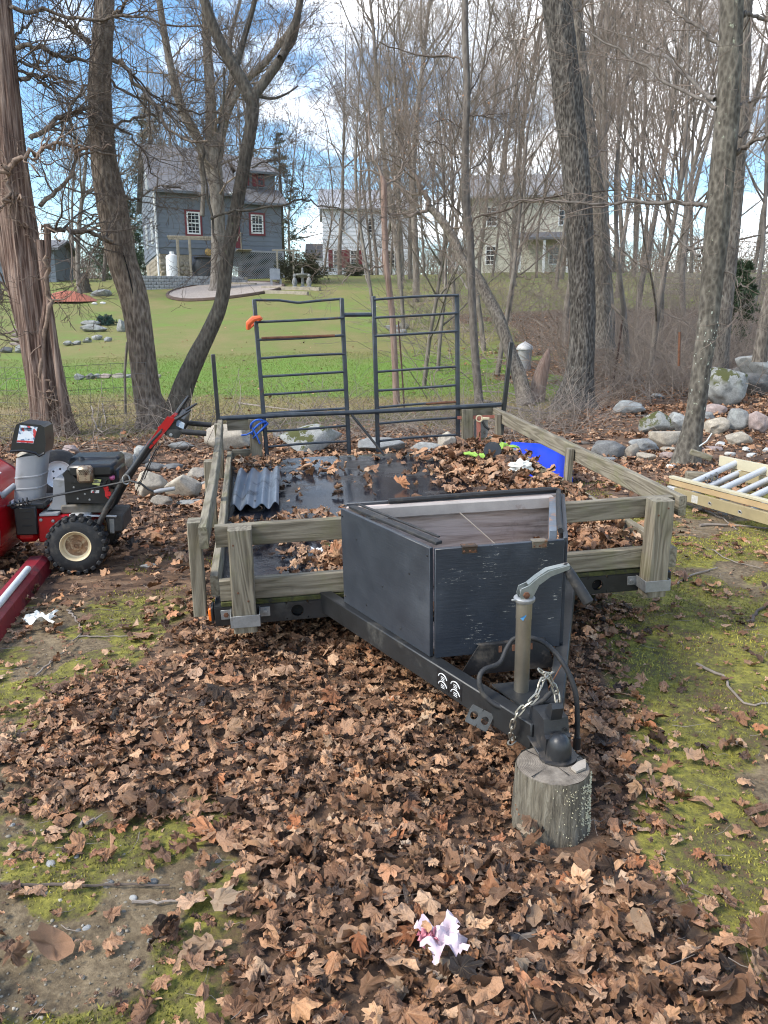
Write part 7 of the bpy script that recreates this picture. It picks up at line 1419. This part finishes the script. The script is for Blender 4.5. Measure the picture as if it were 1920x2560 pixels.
WF = tag(empty('wire_fence'), 'sagging square wire mesh fence strung left of the cedar', 'fence'); Yf = gnd(60, 1085)[1]+.2; WIRE = simple('dull fence wire', (.16,.15,.14), .6, .5, .3, 10, 0); xs_ = np.arange(-9.5, -3.1, .17); zt_ = [.95, .80, .62, .44, .26, .10]
for h in zt_: MB().tube([(x, Yf+.05*math.sin(x), zg1(x, Yf)+h+.04*math.sin(x*1.7+h)) for x in xs_[::3]], .0028, 4).build('wire', WIRE, WF)
mb = MB()
for x in xs_: mb.tube([(x+.01*math.sin(9*h+x), Yf+.05*math.sin(x), zg1(x, Yf)+h+.04*math.sin(x*1.7+h)) for h in zt_], .0024, 4)
tag(mb.build('upright_wires', WIRE, WF), kind='stuff')
# ---------------------------------------------------------------- stones
def rock(cx, cy, w, h, label, mat, flat=1., seed=None, sub=I4, name='stone', group=None, rough=.42, sink=.10, facets=9, Y=None, cat='stone'):
    p = gnd(cx, cy+h*.42) if Y is None else np.array([*at(cx, cy+h*.42, Y=Y)[:2], zg1(at(cx, cy, Y=Y)[0], Y)]); q = mpp(cx, cy, p[1]); a, c = w*q/2*1.1, h*q/2*1.12; b = (a+c)/2*.85*flat
    seed = seed or int(cx*7+cy*13) % 9973; r = np.random.default_rng(seed); V = sub[0].copy()
    d = 1+rough*2.2*(fbm(V*1.15+seed*.37, seed % 50, 3)-.5)+.22*(fbm(V*3.2+seed, 3, 4)-.5); V = V*d[:, None]
    for k in range(facets):
        n_ = r.normal(0, 1, 3); n_ /= np.linalg.norm(n_); lim_ = r.uniform(.55, .82); s = V@n_; V = V-np.maximum(s-lim_, 0)[:, None]*.85*n_
    e = np.abs(V).max(0); V = V/e*np.array([a, b, c]); zc = p[2]+c-2*c*sink
    if cy+h/2 < 0: pass
    o = mesh_np(name, V, [sub[1]], mat, None, True, .9); o.location = (p[0], p[1]+b*.6, zc if Y is None else at(cx, cy, Y=Y)[2]); o.rotation_euler = (0, 0, 0); return tag(o, label, cat, group)
def zr5(x, y, w, h): return (x*.3858, 960+y*.3858, w*.3858, h*.3858)
def zr3(x, y, w, h): return (1440+x*.2893, 860+y*.2893, w*.2893, h*.2893)
def zr6(x, y, w, h): return (480+x*.3858, 960+y*.3858, w*.3858, h*.3858)
def zr2(x, y, w, h): return (x*.2411, 620+y*.2411, w*.2411, h*.2411)
for a, l, m in [((770,510,150,160), 'pale standing stone behind the snow blower fuel cap', RK_BEIGE), ((850,510,70,80), 'small grey stone beside the pale standing stone', RK_GREY), ((915,470,100,120), 'grey triangular slab leaning at the black handlebar', RK_GREY), ((1000,548,130,60), 'flat grey slab behind the blower handlebar', RK_DARK), ((1110,548,140,60), 'dark flat slab between handlebar and trailer', RK_DARK),
    ((965,680,210,180), 'broad beige boulder under the crank handle', RK_BEIGE), ((1185,685,230,175), 'big round pale boulder at the end of the crank handle', RK_BEIGE), ((1280,600,190,100), 'long beige stone behind the round boulder', RK_BEIGE), ((1320,655,62,54), 'small round stone beside the round boulder', RK_GREY), ((1035,772,145,84), 'low yellowish stone below the crank handle', RK_BEIGE), ((1235,780,190,50), 'flat grey stone tilted over moss beside the trailer', RK_GREY), ((1355,715,60,60), 'small pale stone touching the left trailer stake', RK_BEIGE),
    ((1170,410,160,60), 'pale flat rock in the leaves behind the handlebar grip', RK_GREY), ((160,485,110,90), 'beige boulder half hidden behind the grey chute', RK_BEIGE), ((440,440,120,70), 'pinkish stone behind the spare tyre', RK_PINK), ((1490,360,300,180), 'large pale boulder behind the left rear corner of the trailer', RK_BEIGE), ((960,1195,100,40), 'low stone in the dirt between blower and trailer', RK_GREY)]: rock(*zr5(*a), l, m, flat=1.)
for a, l, m in [((775,375,400,200), 'large pale angular boulder with moss behind the left half of the gate', RK_MOSS), ((560,340,70,60), 'small grey stone left of the large angular boulder', RK_GREY), ((1215,405,310,110), 'smooth low grey boulder behind the middle of the gate', RK_GREY), ((1530,415,220,60), 'flat pale rock behind the right half of the gate', RK_GREY)]: rock(*zr6(*a), l, m, sub=I4)
rock(1080+100*.3858, 960+385*.3858, 50, 48, 'pale stone at the right rear corner of the deck', RK_BEIGE)
for a, l, m in [((710,700,310,195), 'grey pointed stone with a moss patch left of the maple', RK_MOSS), ((900,700,150,200), 'grey stone tucked behind the maple trunk', RK_GREY), ((775,830,290,190), 'rounded beige granite stone in front of the mossy pointed one', RK_BEIGE), ((610,890,260,125), 'smooth grey oval stone in the row', RK_GREY), ((480,940,140,145), 'pale upright beige stone in the row', RK_BEIGE), ((290,940,310,155), 'long dark brown layered stone at the left end of the row', RK_DARK), ((615,988,155,75), 'small angular cream stone at the foot of the row', RK_BEIGE),
    ((805,925,120,64), 'small brownish stone beside the maple foot', RK_BEIGE), ((815,980,155,74), 'small flat round stone beside the maple foot', RK_PINK), ((265,1015,150,64), 'flat light stone behind the right trailer rail', RK_GREY), ((450,565,310,120), 'flat pale slab on the leaves near the oak', RK_GREY), ((705,455,140,56), 'half buried grey rock in the leaves above the stone row', RK_GREY), ((1210,715,225,175), 'egg shaped beige boulder right of the maple', RK_BEIGE), ((1420,690,195,215), 'tall triangular grey stone right of the egg shaped boulder', RK_GREY),
    ((1600,705,210,200), 'pinkish round boulder at the right edge', RK_PINK), ((1430,835,215,140), 'angular beige block below the triangular stone', RK_BEIGE), ((1210,580,200,100), 'low pinkish stone under the big boulder', RK_PINK), ((1145,640,100,86), 'small grey stone behind the egg shaped boulder', RK_GREY), ((1190,912,200,40), 'flat pink stone behind the ladder', RK_PINK),
    ((1257,875,90,68), 'round white stone near the ladder', RK_WHITE), ((1480,915,75,44), 'white pebble behind the ladder rail', RK_WHITE), ((1525,965,110,40), 'flat white stone at the right edge behind the ladder', RK_WHITE), ((1340,950,90,40), 'small white stone touching the ladder rail', RK_WHITE), ((830,1062,80,36), 'small white stone at the foot of the maple', RK_WHITE), ((1650,925,60,50), 'white stone cut by the right edge', RK_WHITE)]: rock(*zr3(*a), l, m)
rock(*zr3(1290,395,360,360), 'big angular boulder with a bright white top edge and moss', RK_MOSS, sub=I4, cat='boulder', name='boulder', facets=8, sink=.05); rock(*zr3(1550,350,300,270), 'dark grey boulder behind the big angular one', RK_DARK, sub=I4, cat='boulder', name='boulder', facets=7, sink=.05)
rock(*zr3(1570,185,330,200), 'blue grey slab lying on top of the boulders at the right edge', RK_GREY, sub=I4, cat='boulder', name='boulder', facets=7, Y=gnd(*zr3(1550,350+135,1,1)[:2])[1]+.3)
for a, l, m in [((930,780,200,64), 'flat pale slab behind the garden boulder on the lawn', RK_GREY), ((960,835,270,90), 'long pale garden boulder beside the blue green shrub', RK_GREY), ((1250,810,100,150), 'bluish garden rocks left of the leaning tree', RK_GREY), ((60,1060,130,70), 'dark stone at the garden step foot', RK_DARK), ((225,1055,160,90), 'pale blocky stone left of the cedar on the lawn', RK_GREY), ((820,1340,110,72), 'first grey stone of the row at the lawn edge', RK_GREY), ((930,1332,90,74), 'second grey stone of the row at the lawn edge', RK_DARK), ((1010,1332,90,56), 'tilted flat stone of the row at the lawn edge', RK_GREY), ((1085,1332,120,56), 'pinkish stone of the row at the lawn edge', RK_PINK), ((1210,1325,120,60), 'pale stone of the row left of the thin stake', RK_BEIGE), ((1310,1325,110,54), 'last stone of the row beside the leaning tree', RK_GREY), ((1640,1330,60,50), 'pale stone between the twin trunks', RK_BEIGE),
    ((690,990,110,60), 'rubble stone at the left end of the garden bed edge', RK_GREY), ((790,985,90,50), 'second rubble stone of the garden bed edge', RK_GREY), ((890,960,90,60), 'mossy rubble stone of the garden bed edge', RK_MOSS), ((1000,930,110,60), 'pale rubble stone of the garden bed edge', RK_GREY), ((1120,950,90,56), 'right rubble stone of the garden bed edge', RK_GREY), ((660,240,170,50), 'flat grey stone patch far up the left lawn', RK_PINK), ((960,150,170,50), 'grey ledge at the top of the left lawn', RK_GREY), ((1040,465,200,90), 'pile of grey rocks behind the red mulch bed', RK_GREY), ((980,575,70,30), 'pale edging stone of the red mulch bed', RK_WHITE), ((1060,572,60,28), 'second pale edging stone of the red mulch bed', RK_WHITE)]: rock(*zr2(*a), l, m, sink=.18)
for k in range(5):
    p = gnd(48+2*k, 862-12*k); tag(MB().box(p+np.array([-.28,-.16,-.03]), p+np.array([.28,.16,.07]), .015).build('stone_step', RK_PINK), ['lowest', 'second', 'third', 'fourth', 'highest'][k]+' stone step climbing the lawn left of the cedar', 'step')
for (px, py, w, lb) in ((880, 708, 26, 'low dark stone heap in the lawn left of the dead sapling'), (898, 720, 30, 'small stone ring on the lawn behind the right gate'), (905,705,22,'stone in the bed edge behind the right half of the gate')): rock(px+100, py+110, w*1.6, w*.8, lb, RK_GREY, sink=.2)
p = gnd(170, 752); q = mpp(170, 752, p[1]); T = tag(empty('red_mulch_bed', p), 'mound of red mulch on the lawn behind the cedar', 'garden bed'); MB().grid(lambda a, b: ((a-.5)*150*q*(.6+.4*math.sin(b*3.1)), (b-.5)*2.6, .55*math.sin(a*3.14)*math.sin(b*3.14)-.05+.5*(b-.3)*.3), 18, 10).build('mulch', REDM, T)
p = gnd(213, 730); q = mpp(213, 730, p[1]); T = tag(empty('old_stump', p), 'dark rotten stump with a planter on top behind the red mulch', 'tree stump'); mb = MB(); add_trunk(mb, np.array([(0,0,-.2), (0,0,.3), (.02,0,44*q*.75)]), np.array([15,12,10])*q, 18, 24, .3, 91, .3); mb.build('trunk', DARKB, T, 1.2); MB().lathe([(7*q,44*q*.7), (9*q,44*q), (9.6*q,44*q), (9.6*q,46*q), (.01,45*q)], 14).build('planter', simple('dark pot', (.07,.075,.08), .6, 0, .1, 5, 0), T)
